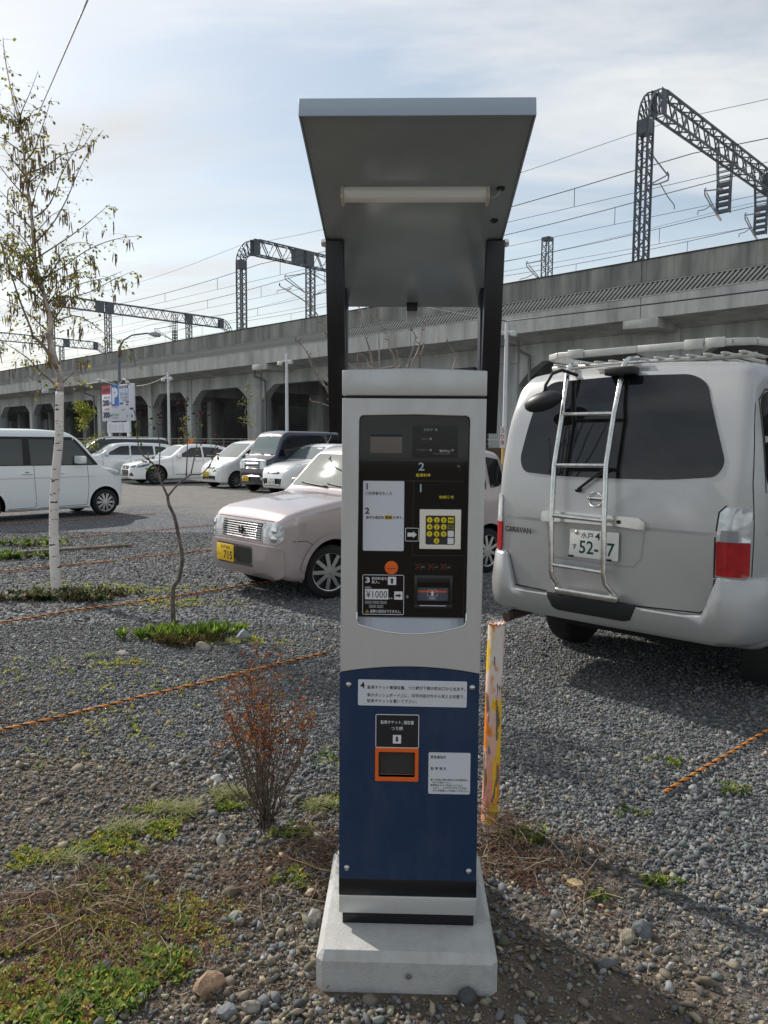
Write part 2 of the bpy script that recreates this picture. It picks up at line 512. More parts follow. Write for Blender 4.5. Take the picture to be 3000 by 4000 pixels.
# cap with a slightly crowned top
m_ = MB()
tp = [(-0.189 + 0.391 * k / 14, 1.6925 + 0.006 * (1 - ((k - 7) / 7) ** 2)) for k in range(15)]
m_.prism(tp[::-1] + [(-0.189, 1.6255), (0.202, 1.6255)], -0.006, 0.365)
m_.build('top_cap', silver, PM, bevel=0.0025)
m_ = MB(); m_.box(-0.184, 0.197, 0.008, 0.30, 1.6185, 1.6262); m_.build('cap_gap', black_pr, PM)
# silver door with the big opening, its lower edge arched above the blue panel
n = 16
low = [(-0.193 + 0.391 * k / n, 0.8585 + 0.018 * (1 - ((k - n / 2) / (n / 2)) ** 2)) for k in range(n + 1)]
outer = low + [(0.2015, 1.618), (-0.1885, 1.618)]
lip = []
for k in range(n + 1):
    lip.append((-0.143 + 0.294 * k / n, 0.9945 - 0.0245 * (1 - ((k - n / 2) / (n / 2)) ** 2)))
hole = [(-0.148, 1.004)] + lip + [(0.1565, 1.004)] + [(0.158, 1.560), (0.155, 1.568), (0.148, 1.5715)] + [(0.008, 1.5745)] + [(-0.132, 1.5715), (-0.139, 1.568), (-0.142, 1.560)]
cut_plate('front_door', outer, [hole], -0.006, 0.012, silver, PM, bevel=0.0022)
# lip round the opening's lower edge; its pale colour paints the sky highlight
m_ = MB()
m_.tube([(-0.1465, -0.0055, 1.03)] + [(-0.1475, -0.0055, 1.006)] + [(x, -0.0055, z) for x, z in lip] + [(0.156, -0.0055, 1.006)] + [(0.1562, -0.0055, 1.03)], 0.0022, 6)
m_.build('opening_lip', mat('lip_highlight', (0.78, 0.79, 0.8), 0.25, 0.6), PM, smooth=True)
# sloped tray between the glass and the lip
m_ = MB()
for k in range(n):
    a, b_ = lip[k], lip[k + 1]
    m_.quad((a[0], 0.001, a[1] + 0.0005), (b_[0], 0.001, b_[1] + 0.0005), (b_[0], 0.026, 1.016), (a[0], 0.026, 1.016))
m_.build('sloped_tray', mat('tray_silver', (0.36, 0.39, 0.43), 0.35, 0.4, var=0.05, vscale=500), PM, smooth=True)

# --- control panel
GP = MB().box(-0.146, 0.160, 0.018, 0.030, 1.0125, 1.578).build('control_panel', black_gl, PM)
def part_box(name, x0, x1, z0, z1, y0, y1, m, parent, bevel=0.0, r=None):
    b_ = MB()
    if r: b_.prism(rrect(x0, x1, z0, z1, r), y0, y1)
    else: b_.box(x0, x1, y0, y1, z0, z1)
    return b_.build(name, m, parent, bevel=bevel)
yG = 0.0176
# faint raised fields of the glass
part_box('status_panel', 0.0023, 0.1271, 1.4573, 1.5466, 0.0168, 0.018, mat('field_black', (0.004, 0.004, 0.005), 0.18), GP)
part_box('seam_line', -0.1336, 0.1454, 1.3935, 1.3943, 0.0174, 0.018, dim_pr, GP)
part_box('seam_line', -0.1336, 0.1454, 1.4498, 1.4505, 0.0174, 0.018, dim_pr, GP)
part_box('seam_line', 0.006, 0.0066, 1.187, 1.393, 0.0174, 0.018, dim_pr, GP)
part_box('seam_line', 0.006, 0.150, 1.187, 1.1876, 0.0174, 0.018, dim_pr, GP)
part_box('seam_line', 0.150, 0.1506, 1.02, 1.187, 0.0174, 0.018, dim_pr, GP)
lc = part_box('lcd_screen', -0.1127, -0.0258, 1.4704, 1.5147, 0.0172, 0.018, lcd_m, GP)
part_box('lcd_shadow_line', -0.1127, -0.0258, 1.5147, 1.5215, 0.0172, 0.018, black_pr, GP)
for x_, z_ in ((0.0676, 1.5346), (0.0526, 1.5095), (0.0525, 1.4788), (0.1131, 1.4788)):
    MB().lathe([(0.0, 0.0155), (0.0026, 0.0157), (0.0035, 0.0168)], 14, c=(x_, 0, z_)).build('indicator_light', grey_pr, GP, smooth=True)
yS = 0.0165
text('営業中', 0.0332, 0.0583, 1.5309, 1.5385, yS, grey_pr, GP)
text('On-ticketing open', 0.0774, 0.1139, 1.5328, 1.5368, yS, dim_pr, GP)
text('釣銭切れ', 0.0260, 0.0469, 1.5070, 1.5124, yS, mat('mid_print', (0.16, 0.165, 0.17), 0.5), GP)
text('No change', 0.0255, 0.0476, 1.5003, 1.5039, yS, dim_pr, GP)
text('千円札使用中止', 0.0126, 0.0459, 1.4766, 1.4822, yS, MATS['mid_print'], GP)
text('発行中止', 0.0772, 0.1067, 1.4732, 1.4806, yS, white_pr, GP)
text('Cannot issue a ticket', 0.0601, 0.1064, 1.4680, 1.4712, yS, grey_pr, GP)
text('NIPPON SIGNAL', -0.1272, -0.0757, 1.5545, 1.5583, yG, dim_pr, GP)
text('2', 0.0202, 0.0363, 1.4227, 1.4449, yG, paleb_pr, GP, bold=0.012)
text('駐車料金', 0.0138, 0.0542, 1.4056, 1.4147, yG, yel_pr, GP, bold=0.012)
text('円', 0.1271, 0.1342, 1.4310, 1.4383, yG, grey_pr, GP)
text('Yen', 0.128, 0.137, 1.4235, 1.4268, yG, dim_pr, GP)
text('1', 0.0224, 0.0314, 1.3633, 1.3852, yG, paleb_pr, GP, bold=0.012, keep=True)
text('利用番号', 0.0778, 0.1183, 1.3453, 1.3540, yG, yel_pr, GP, bold=0.012)
# white instruction card 1-2
IC = part_box('instruction_card', -0.1322, -0.0185, 1.1985, 1.3931, 0.0172, 0.018, sticker, PM, r=0.0035)
tag(IC, 'white instruction card with steps 1 and 2')
yC = 0.0168
text('1', -0.1250, -0.1172, 1.3693, 1.3860, yC, black_pr, IC, bold=0.03, keep=True)
text('ご利用番号を入力', -0.1257, -0.0521, 1.3538, 1.3635, yC, black_pr, IC, bold=0.008)
text('2', -0.1265, -0.1144, 1.3017, 1.3191, yC, black_pr, IC, bold=0.03)
text('番号を確認後', -0.1239, -0.0740, 1.2872, 1.2962, yC, black_pr, IC, bold=0.008)
part_box('yellow_tab', -0.0719, -0.0505, 1.2863, 1.2978, 0.0169, 0.0173, mat('tab_yellow', (0.65, 0.42, 0.02), 0.5), IC)
text('精算', -0.0708, -0.0516, 1.2878, 1.2963, yC - 0.0003, black_pr, IC, bold=0.015)
text('を押す。', -0.0491, -0.0205, 1.2872, 1.2962, yC, black_pr, IC, bold=0.008)
# arrow tile beside the keypad
def arrow(name, cx_, cz_, sz, ang, m, parent, y, hw=0.30):
    pts = [(-0.5, -hw * 0.5), (0.12, -hw * 0.5), (0.12, -0.36), (0.5, 0), (0.12, 0.36), (0.12, hw * 0.5), (-0.5, hw * 0.5)]
    c_, s_ = math.cos(ang), math.sin(ang)
    p2 = [(cx_ + sz * (a * c_ - b_ * s_), cz_ + sz * (a * s_ + b_ * c_)) for a, b_ in pts]
    return MB().add([(a, y, b_) for a, b_ in p2], [tuple(range(7))]).build(name, m, parent, fix=False)
def frame(name, x0, x1, z0, z1, r, w, y0, y1, m, parent):
    return cut_plate(name, rrect(x0, x1, z0, z1, r), [rrect(x0 + w, x1 - w, z0 + w, z1 - w, max(r - w, 0.0005))], y0, y1, m, parent)
frame('arrow_tile_border', -0.0145, 0.0228, 1.2261, 1.2636, 0.003, 0.0014, 0.0168, 0.0178, white_pr, GP)
arrow('arrow_mark', 0.0045, 1.2447, 0.026, 0, white_pr, GP, 0.0172, 0.42)
# keypad on a polished plate, its cream colour standing in for reflected sky
KP = cut_plate('keypad', rrect(0.0247, 0.1385, 1.2069, 1.3163, 0.001), [rrect(0.0415, 0.1220, 1.2188, 1.2994, 0.004)], 0.004, 0.018,
               mat('polished_plate', (0.86, 0.85, 0.78), 0.22, 0.35, bump=0.05, bscale=14), PM, bevel=0.001)
part_box('key_field', 0.0412, 0.1223, 1.2186, 1.2996, 0.0075, 0.010, mat('key_field_grey', (0.03, 0.031, 0.034), 0.4), KP)
kx = [0.0524, 0.0719, 0.0911]; kz = [1.2872, 1.2680, 1.2485]
for i in range(10):
    d_ = (i + 1) % 10
    x_, z_ = (kx[i % 3], kz[i // 3]) if i < 9 else (0.0719, 1.2292)
    MB().lathe([(0.0, 0.0045), (0.0068, 0.0045), (0.0078, 0.0055), (0.0078, 0.008)], 24, c=(x_, 0, z_)).build('key', key_yel, KP, smooth=True, ang=40)
    text(str(d_), x_ - 0.0028, x_ + 0.0028, z_ - 0.0044, z_ + 0.0044, 0.0042, black_pr, KP, keep=True, bold=0.01)
part_box('key', 0.1028, 0.1180, 1.2798, 1.2950, 0.0045, 0.008, key_yel, KP, r=0.001)
text('精算', 0.1042, 0.1166, 1.2838, 1.2908, 0.0042, black_pr, KP, bold=0.02)
frame('key', 0.1029, 0.1179, 1.2627, 1.2737, 0.0006, 0.0006, 0.0062, 0.008, yel_pr, KP)
text('取消', 0.1045, 0.1163, 1.2650, 1.2715, 0.0070, mat('olive_print', (0.25, 0.24, 0.06), 0.5), KP)
part_box('key', 0.1023, 0.1188, 1.2412, 1.2580, 0.0045, 0.008, white_pr, KP, r=0.0015)
part_box('key', 0.1023, 0.1188, 1.2212, 1.2381, 0.0045, 0.008, white_pr, KP, r=0.0015)
# coin slot
CS = MB().lathe([(0.0, 0.010), (0.0165, 0.010), (0.0188, 0.0125), (0.0188, 0.018)], 36, c=(-0.0522, 0, 1.1517)).build('coin_slot', orange, PM, smooth=True, ang=40)
m_ = MB()
arc = [(-0.0522 + 0.0125 * (k - 6) / 6, 1.1500 + 0.0020 * ((k - 6) / 6) ** 2) for k in range(13)]
m_.prism(arc + [(x_, z_ - 0.0016) for x_, z_ in arc[::-1]], 0.0095, 0.0102)
m_.build('slot_opening', black_pr, CS)
# step 3 card
T3 = frame('payment_card', -0.1328, -0.0166, 1.0181, 1.1312, 0.004, 0.0014, 0.0166, 0.018, white_pr, PM)
tag(T3, 'black payment card with a white outline and step 3')
text('3', -0.1248, -0.1124, 1.1078, 1.1240, yG, white_pr, T3, bold=0.03)
text('表示料金を', -0.1073, -0.0645, 1.1160, 1.1250, yG, white_pr, T3, bold=0.01)
text('投入。', -0.1073, -0.0850, 1.1062, 1.1146, yG, white_pr, T3, bold=0.01)
part_box('arrow_tile', -0.0619, -0.0387, 1.1030, 1.1258, 0.0172, 0.018, white_pr, T3, r=0.001)
arrow('arrow_mark', -0.0503, 1.1144, 0.016, R(90), black_pr, T3, 0.0168, 0.36)
text('紙幣は', -0.1257, -0.1080, 1.0920, 1.0974, yG, white_pr, T3)
part_box('price_tile', -0.1256, -0.0606, 1.0612, 1.0904, 0.0172, 0.018, white_pr, T3)
text('¥1000', -0.1225, -0.0635, 1.0655, 1.0862, 0.0168, black_pr, T3)
text('のみ', -0.0597, -0.0477, 1.0617, 1.0673, yG, white_pr, T3)
part_box('arrow_tile', -0.0437, -0.0205, 1.0613, 1.0843, 0.0172, 0.018, white_pr, T3, r=0.001)
arrow('arrow_mark', -0.0321, 1.0728, 0.016, 0, black_pr, T3, 0.0168, 0.36)
for x0_, s_ in ((-0.1255, '¥2000'), (-0.1045, '¥5000'), (-0.0835, '¥10000')):
    part_box('small_tile', x0_, x0_ + 0.0188, 1.0486, 1.0565, 0.0172, 0.018, grey_pr, T3)
    text(s_, x0_ + 0.001, x0_ + 0.0178, 1.0497, 1.0552, 0.0169, black_pr, T3)
for x0_, s_ in ((-0.1141, '5円札'), (-0.0925, '1円')):
    part_box('small_tile', x0_, x0_ + 0.0182, 1.0372, 1.0452, 0.0172, 0.018, grey_pr, T3)
    text(s_, x0_ + 0.001, x0_ + 0.0172, 1.0383, 1.0440, 0.0169, black_pr, T3)
for a_, b_ in (((-0.1235, 1.0366), (-0.067, 1.0575)), ((-0.1235, 1.0575), (-0.065, 1.0352))):
    MB().bar((a_[0], 0.0166, a_[1]), (b_[0], 0.0166, b_[1]), 0.0008, 0.0003).build('cross_out_line', dim_pr, T3)
MB().add([(-0.1254, 0.0174, 1.0234), (-0.1138, 0.0174, 1.0234), (-0.1196, 0.0174, 1.0333)], [(0, 1, 2)]).build('warning_triangle', mat('dull_yellow', (0.35, 0.26, 0.03), 0.5), T3, fix=False)
text('!', -0.1203, -0.1189, 1.0245, 1.0310, 0.0171, black_pr, T3)
text('紙幣の返却はできません。', -0.1107, -0.0248, 1.0228, 1.0322, yG, white_pr, T3, bold=0.008)
MB().add([(-0.0093, 0.0174, 1.0644), (-0.0093, 0.0174, 1.0748), (-0.0026, 0.0174, 1.0696)], [(0, 1, 2)]).build('pointer_mark', mat('pale_green', (0.22, 0.33, 0.29), 0.5), GP, fix=False)
# crossed-out pictograms
for x0_, s_ in ((0.0140, 'ぬれ'), (0.0487, 'しわ'), (0.0840, 'しみ')):
    for a_, b_ in (((x0_, 1.1475), (x0_ + 0.0165, 1.1640)), ((x0_, 1.1640), (x0_ + 0.0165, 1.1475))):
        MB().bar((a_[0], 0.0172, a_[1]), (b_[0], 0.0172, b_[1]), 0.0013, 0.0004).build('red_cross_line', orange_pr, GP)
    frame('pictogram_border', x0_ + 0.002, x0_ + 0.0295, 1.1480, 1.1620, 0.0005, 0.0004, 0.0174, 0.018, dim_pr, GP)
    text(s_, x0_ + 0.0165, x0_ + 0.0275, 1.1520, 1.1575, yG, grey_pr, GP)
# bill slot
BS = MB()
BS.box(0.0116, 0.1182, 0.006, 0.018, 1.0392, 1.0500); BS.box(0.0116, 0.0200, 0.006, 0.018, 1.05, 1.1328); BS.box(0.1098, 0.1182, 0.006, 0.018, 1.05, 1.1328); BS.box(0.02, 0.1098, 0.006, 0.018, 1.112, 1.1328)
BS = BS.build('bill_slot', tray_dk, PM, bevel=0.001)
part_box('slot_ramp', 0.0206, 0.1070, 1.0600, 1.0965, 0.0145, 0.0178, mat('slot_blue_grey', (0.075, 0.085, 0.12), 0.3), BS)
part_box('slot_stripe', 0.0240, 0.1028, 1.0834, 1.0888, 0.0140, 0.0146, orange_pr, BS)
m_ = MB()
m_.add([(0.048, 0.0138, 1.0735), (0.077, 0.0138, 1.0735), (0.0745, 0.0138, 1.0905), (0.0505, 0.0138, 1.0905), (0.0487, 0.0138, 1.0741), (0.0763, 0.0138, 1.0741), (0.0739, 0.0138, 1.0899), (0.0511, 0.0138, 1.0899)],
       [(0, 1, 5, 4), (1, 2, 6, 5), (2, 3, 7, 6), (3, 0, 4, 7)])
m_.build('bill_outline', white_pr, BS, fix=False)
arrow('arrow_mark', 0.0624, 1.0808, 0.014, R(90), white_pr, BS, 0.0137, 0.36)
frame('number_border', 0.0500, 0.0745, 1.0620, 1.0722, 0.0005, 0.0005, 0.0136, 0.0144, grey_pr, BS)
text('1000', 0.0540, 0.0705, 1.0640, 1.0702, 0.0137, white_pr, BS)
part_box('slot_lip', 0.0274, 0.1003, 1.0470, 1.0485, 0.0045, 0.0062, white_pr, BS)

# --- lower blue panel and its stickers
n = 16
top_ = [(0.196 - 0.391 * k / n, 0.856 + 0.018 * (1 - ((k - n / 2) / (n / 2)) ** 2)) for k in range(n + 1)]
BP = cut_plate('blue_panel', [(-0.196, 0.250), (0.198, 0.250)] + top_, [rrect(-0.0843, 0.0191, 0.5557, 0.6304, 0.003)], -0.002, 0.012, blue_p, PM, bevel=0.001)
m_ = MB(); m_.box(-0.196, 0.199, -0.0015, 0.012, 0.2005, 0.2498); m_.build('black_strip', black_p, PM, bevel=0.001)
m_ = MB(); m_.box(-0.195, 0.2, -0.004, 0.345, 0.1475, 0.200); m_.build('base_band', silver, PM, bevel=0.002)
m_ = MB(); m_.box(-0.186, 0.193, 0.006, 0.335, 0.111, 0.1472); m_.build('plinth', black_p, PM, bevel=0.001)
for x_, z_ in ((-0.1693, 0.8218), (0.1766, 0.8185), (-0.1734, 0.2826), (0.1760, 0.2800)):
    MB().lathe([(0.0, -0.0085), (0.004, -0.008), (0.007, -0.006), (0.0088, -0.002)], 20, c=(x_, 0, z_)).build('dome_screw', steel, PM, smooth=True)
S4 = part_box('ticket_sticker', -0.1477, 0.1569, 0.7620, 0.8365, -0.0028, -0.0018, sticker, PM, r=0.004)
S4.rotation_euler = (0, R(0.35), 0)
tag(S4, 'white sticker with step 4')
yK = -0.0032
text('4', -0.1415, -0.1292, 0.8110, 0.8290, yK, black_pr, S4, bold=0.03)
text('駐車チケット兼領収書、つり銭が下部の取出口から出ます。', -0.1216, 0.1524, 0.8095, 0.8205, yK, black_pr, S4, bold=0.012)
text('車のダッシュボード上に、印字内容が外から見える状態で、', -0.1220, 0.1515, 0.7872, 0.7982, yK, black_pr, S4, bold=0.008)
text('駐車チケットを置いて下さい。', -0.1220, 0.0176, 0.7706, 0.7812, yK, black_pr, S4, bold=0.008)
TS = part_box('ticket_label', -0.0925, 0.0290, 0.6415, 0.7375, -0.0026, -0.0018, black_pr, PM, r=0.004)
frame('label_outline', -0.0930, 0.0294, 0.6409, 0.7379, 0.004, 0.0018, -0.0030, -0.0020, white_pr, TS)
text('駐車チケット', -0.0787, -0.0215, 0.7100, 0.7205, -0.0030, white_pr, TS, bold=0.01)
text('兼', -0.0195, -0.0160, 0.7086, 0.7125, -0.0030, white_pr, TS)
text('領収書', -0.0140, 0.0145, 0.7090, 0.7205, -0.0030, white_pr, TS, bold=0.01)
text('つり銭', -0.0483, -0.0155, 0.6920, 0.7030, -0.0030, white_pr, TS, bold=0.01)
part_box('arrow_tile', -0.0440, -0.0208, 0.6537, 0.6782, -0.0030, -0.0024, white_pr, TS, r=0.001)
arrow('arrow_mark', -0.0324, 0.6660, 0.016, R(-90), black_pr, TS, -0.0034, 0.36)
OT = cut_plate('ticket_outlet', rrect(-0.0937, 0.0289, 0.5446, 0.6409, 0.002), [rrect(-0.0838, 0.0186, 0.5562, 0.6299, 0.003)], -0.0075, -0.0015, orange, PM, bevel=0.0012)
m_ = MB()
m_.box(-0.0843, 0.0191, 0.052, 0.056, 0.552, 0.634); m_.box(-0.0843, -0.0833, -0.001, 0.054, 0.552, 0.634); m_.box(0.0181, 0.0191, -0.001, 0.054, 0.552, 0.634)
m_.box(-0.0843, 0.0191, -0.001, 0.054, 0.6304, 0.6312); m_.box(-0.0843, 0.0191, -0.001, 0.054, 0.5549, 0.5557)
m_.build('outlet_pocket', tray_dk, OT)
part_box('outlet_flap', -0.0820, 0.0168, 0.5620, 0.6290, 0.006, 0.008, mat('flap_smoke', (0.045, 0.046, 0.046), 0.15), OT)
MB().bar((-0.081, 0.0035, 0.5612), (0.016, 0.0035, 0.5612), 0.0014).build('flap_edge', steel, OT)
for k in range(36):
    r_, c_ = divmod(k, 6)
    MB().lathe([(0.0, -0.0023), (0.0016, -0.0023), (0.0018, -0.0018)], 8, c=(0.0565 + c_ * 0.0072 + (r_ % 2) * 0.0034, 0, 0.643 + r_ * 0.0078)).build('speaker_hole', mat('hole_navy', (0.002, 0.005, 0.016), 0.6), PM)
S5 = part_box('contact_sticker', 0.0573, 0.1753, 0.5085, 0.6295, -0.0028, -0.0018, sticker, PM, r=0.004)
text('緊急連絡先', 0.0636, 0.1065, 0.6117, 0.6209, yK, black_pr, S5, bold=0.012)
text('駐 車 場 名', 0.0640, 0.1069, 0.5785, 0.5874, yK, black_pr, S5, bold=0.012)
for i, (s_, xa, xb) in enumerate((('●ご利用の際は場内の約款看板を', 0.0640, 0.1690), ('必ずお読み下さい。', 0.0700, 0.1235), ('●紙幣のみのご利用となります。', 0.0640, 0.1560), ('ただし、2千円·5千円·1万円札、', 0.0700, 0.1690), ('1円·5円硬貨のご利用はできません。', 0.0700, 0.1715))):
    z_ = 0.5470 - i * 0.0080
    text(s_, xa, xb, z_, z_ + 0.0062, yK, black_pr, S5, bold=0.006)

# --- struts and canopy
for sx in (-1, 1):
    c0 = 0.004
    xo = c0 + sx * 0.219
    m_ = MB()
    m_.bar((xo, 0.165, 1.53), (xo, 0.056, 2.05), 0.040, 0.050, up=(1, 0, 0))
    m_.build('strut', black_p, PM, bevel=0.003)
    m_ = MB()
    xr = c0 + sx * 0.224
    m_.prism([(0.0, 0.0)] * 0 + [(0.36, 1.50), (0.41, 1.50), (0.455, 1.985), (0.36, 2.0)], -0.014, 0.014,
             M=Matrix(((0, 1, 0, xr), (1, 0, 0, 0), (0, 0, 1, 0), (0, 0, 0, 1))))
    m_.build('strut', navy_in, PM, bevel=0.002)
    MB().box(min(xo, c0 + sx * 0.19), max(xo, c0 + sx * 0.19), 0.17, 0.40, 1.50, 1.545).build('strut_bracket', black_p, PM, bevel=0.002)
    MB().lathe([(0.0, 0.256), (0.009, 0.256), (0.011, 0.252), (0.011, 0.242), (0.007, 0.242), (0.007, 0.2)], 6, axis='X').build('bolt', chrome, PM, loc=(c0, 0.060, 2.043), rot=(0, 0, 0 if sx > 0 else R(180)))
CY0, CZ0, CY1, CZ1 = -0.476, 2.158, 0.512, 1.945
ca = math.atan2(CZ1 - CZ0, CY1 - CY0); cl = math.hypot(CY1 - CY0, CZ1 - CZ0)
m_ = MB()
m_.box(-0.24, 0.24, 0, cl, 0.004, 0.036)
me_ = m_.mesh('canopy', [canopy_m]); bevel_mesh(me_, 0.002)
CN = obj('canopy', me_, PM, (0.001, CY0, CZ0), (ca, 0, 0))
CN.scale = (0.989, 1, 1)
m_ = MB()   # silver rim round the slab
m_.box(-0.2435, 0.2435, -0.004, 0.0, 0.0, 0.0385); m_.box(-0.2435, -0.2402, 0.0002, cl, 0.0, 0.0385); m_.box(0.2402, 0.2435, 0.0002, cl, 0.0, 0.0385); m_.box(-0.24, 0.24, 0.0002, cl, 0.0362, 0.0385)
m_.build('rim', rim_blue, CN, bevel=0.0006)
# strip light under the canopy (off)
yl = 0.285
LT = MB()
LT.prism([(-0.017, 0.004), (0.017, 0.004), (0.019, -0.008), (0.012, -0.021), (0, -0.0245), (-0.012, -0.021), (-0.019, -0.008)], -0.172, 0.172,
         M=Matrix(((0, 1, 0, 0), (1, 0, 0, yl), (0, 0, 1, 0), (0, 0, 0, 1))))
LT.build('strip_light', lamp_m, CN, bevel=0.001)
for s_ in (-1, 1):
    MB().box(s_ * 0.1755 - 0.0034, s_ * 0.1755 + 0.0034, yl - 0.021, yl + 0.021, -0.026, 0.004).build('light_end_cap', mat('cap_cream', (0.55, 0.54, 0.46), 0.4), CN, bevel=0.001)
MB().tube([(0.178, yl, -0.012), (0.190, yl, -0.014), (0.200, yl - 0.002, -0.008), (0.206, yl - 0.006, 0.004)], 0.0035, 8).build('light_cable', mat('cable_grey', (0.35, 0.35, 0.35), 0.5), CN, smooth=True)
for x_, y_ in ((0.206, yl - 0.008), (0.208, yl + 0.145)):
    MB().lathe([(0.0, 0.0005), (0.009, 0.0005), (0.0105, 0.003), (0.0105, 0.0045)], 16, c=(x_, y_, 0), axis='Z').build('grommet', black_pr, CN, smooth=True)
MB().box(-0.018, 0.018, cl - 0.040, cl - 0.006, -0.012, 0.004).build('latch', black_pr, CN, bevel=0.001)
MB().box(-0.018, 0.018, cl - 0.006, cl - 0.002, -0.055, 0.004).build('latch_plate', silver, CN, bevel=0.001)
# ---------------------------------------------------------------- vehicles
def interp(tab, x):
    """smooth (monotone-ish cubic) table lookup"""
    if x <= tab[0][0]: return tab[0][1]
    if x >= tab[-1][0]: return tab[-1][1]
    for i in range(len(tab) - 1):
        if tab[i][0] <= x <= tab[i + 1][0]:
            x0, y0 = tab[i]; x1, y1 = tab[i + 1]
            h = x1 - x0
            d = (y1 - y0) / h
            def sl(j):
                if j <= 0 or j >= len(tab) - 1: return None
                a = (tab[j][1] - tab[j - 1][1]) / (tab[j][0] - tab[j - 1][0])
                b = (tab[j + 1][1] - tab[j][1]) / (tab[j + 1][0] - tab[j][0])
                return 0.0 if a * b <= 0 else 2 * a * b / (a + b)
            m0 = sl(i); m1 = sl(i + 1)
            m0 = d if m0 is None else m0; m1 = d if m1 is None else m1
            t = (x - x0) / h
            return (2*t**3 - 3*t*t + 1) * y0 + (t**3 - 2*t*t + t) * h * m0 + (-2*t**3 + 3*t*t) * y1 + (t**3 - t*t) * h * m1

tyre_m = mat('tyre_rubber', (0.012, 0.012, 0.013), 0.75, bump=0.2, bscale=120)
rim_m = mat('alloy_rim', (0.55, 0.56, 0.57), 0.28, 0.9)
rim_dark = mat('rim_recess', (0.015, 0.015, 0.017), 0.6)
under_m = mat('underbody_black', (0.008, 0.008, 0.009), 0.8)
glass_dk = mat('tinted_car_glass', (0.012, 0.014, 0.015), 0.03, spec=0.9)
glass_lt = mat('windscreen_glass', (0.14, 0.18, 0.18), 0.025, 0.1, spec=0.8, coat=0.0)
trim_blk = mat('black_trim', (0.012, 0.012, 0.013), 0.45)
seam_m = mat('door_seam', (0.02, 0.02, 0.022), 0.7)
lens_clear = mat('clear_lamp_lens', (0.55, 0.58, 0.60), 0.08, 0.3, spec=1.0, var=0.25, vscale=14)
lens_red = mat('red_lamp_lens', (0.36, 0.010, 0.014), 0.12, spec=0.8, var=0.2, vscale=20)
plate_y = mat('yellow_plate', (0.80, 0.50, 0.01), 0.45)
plate_w = mat('white_plate', (0.75, 0.75, 0.72), 0.45)
plate_g = mat('plate_green_print', (0.01, 0.06, 0.035), 0.5)

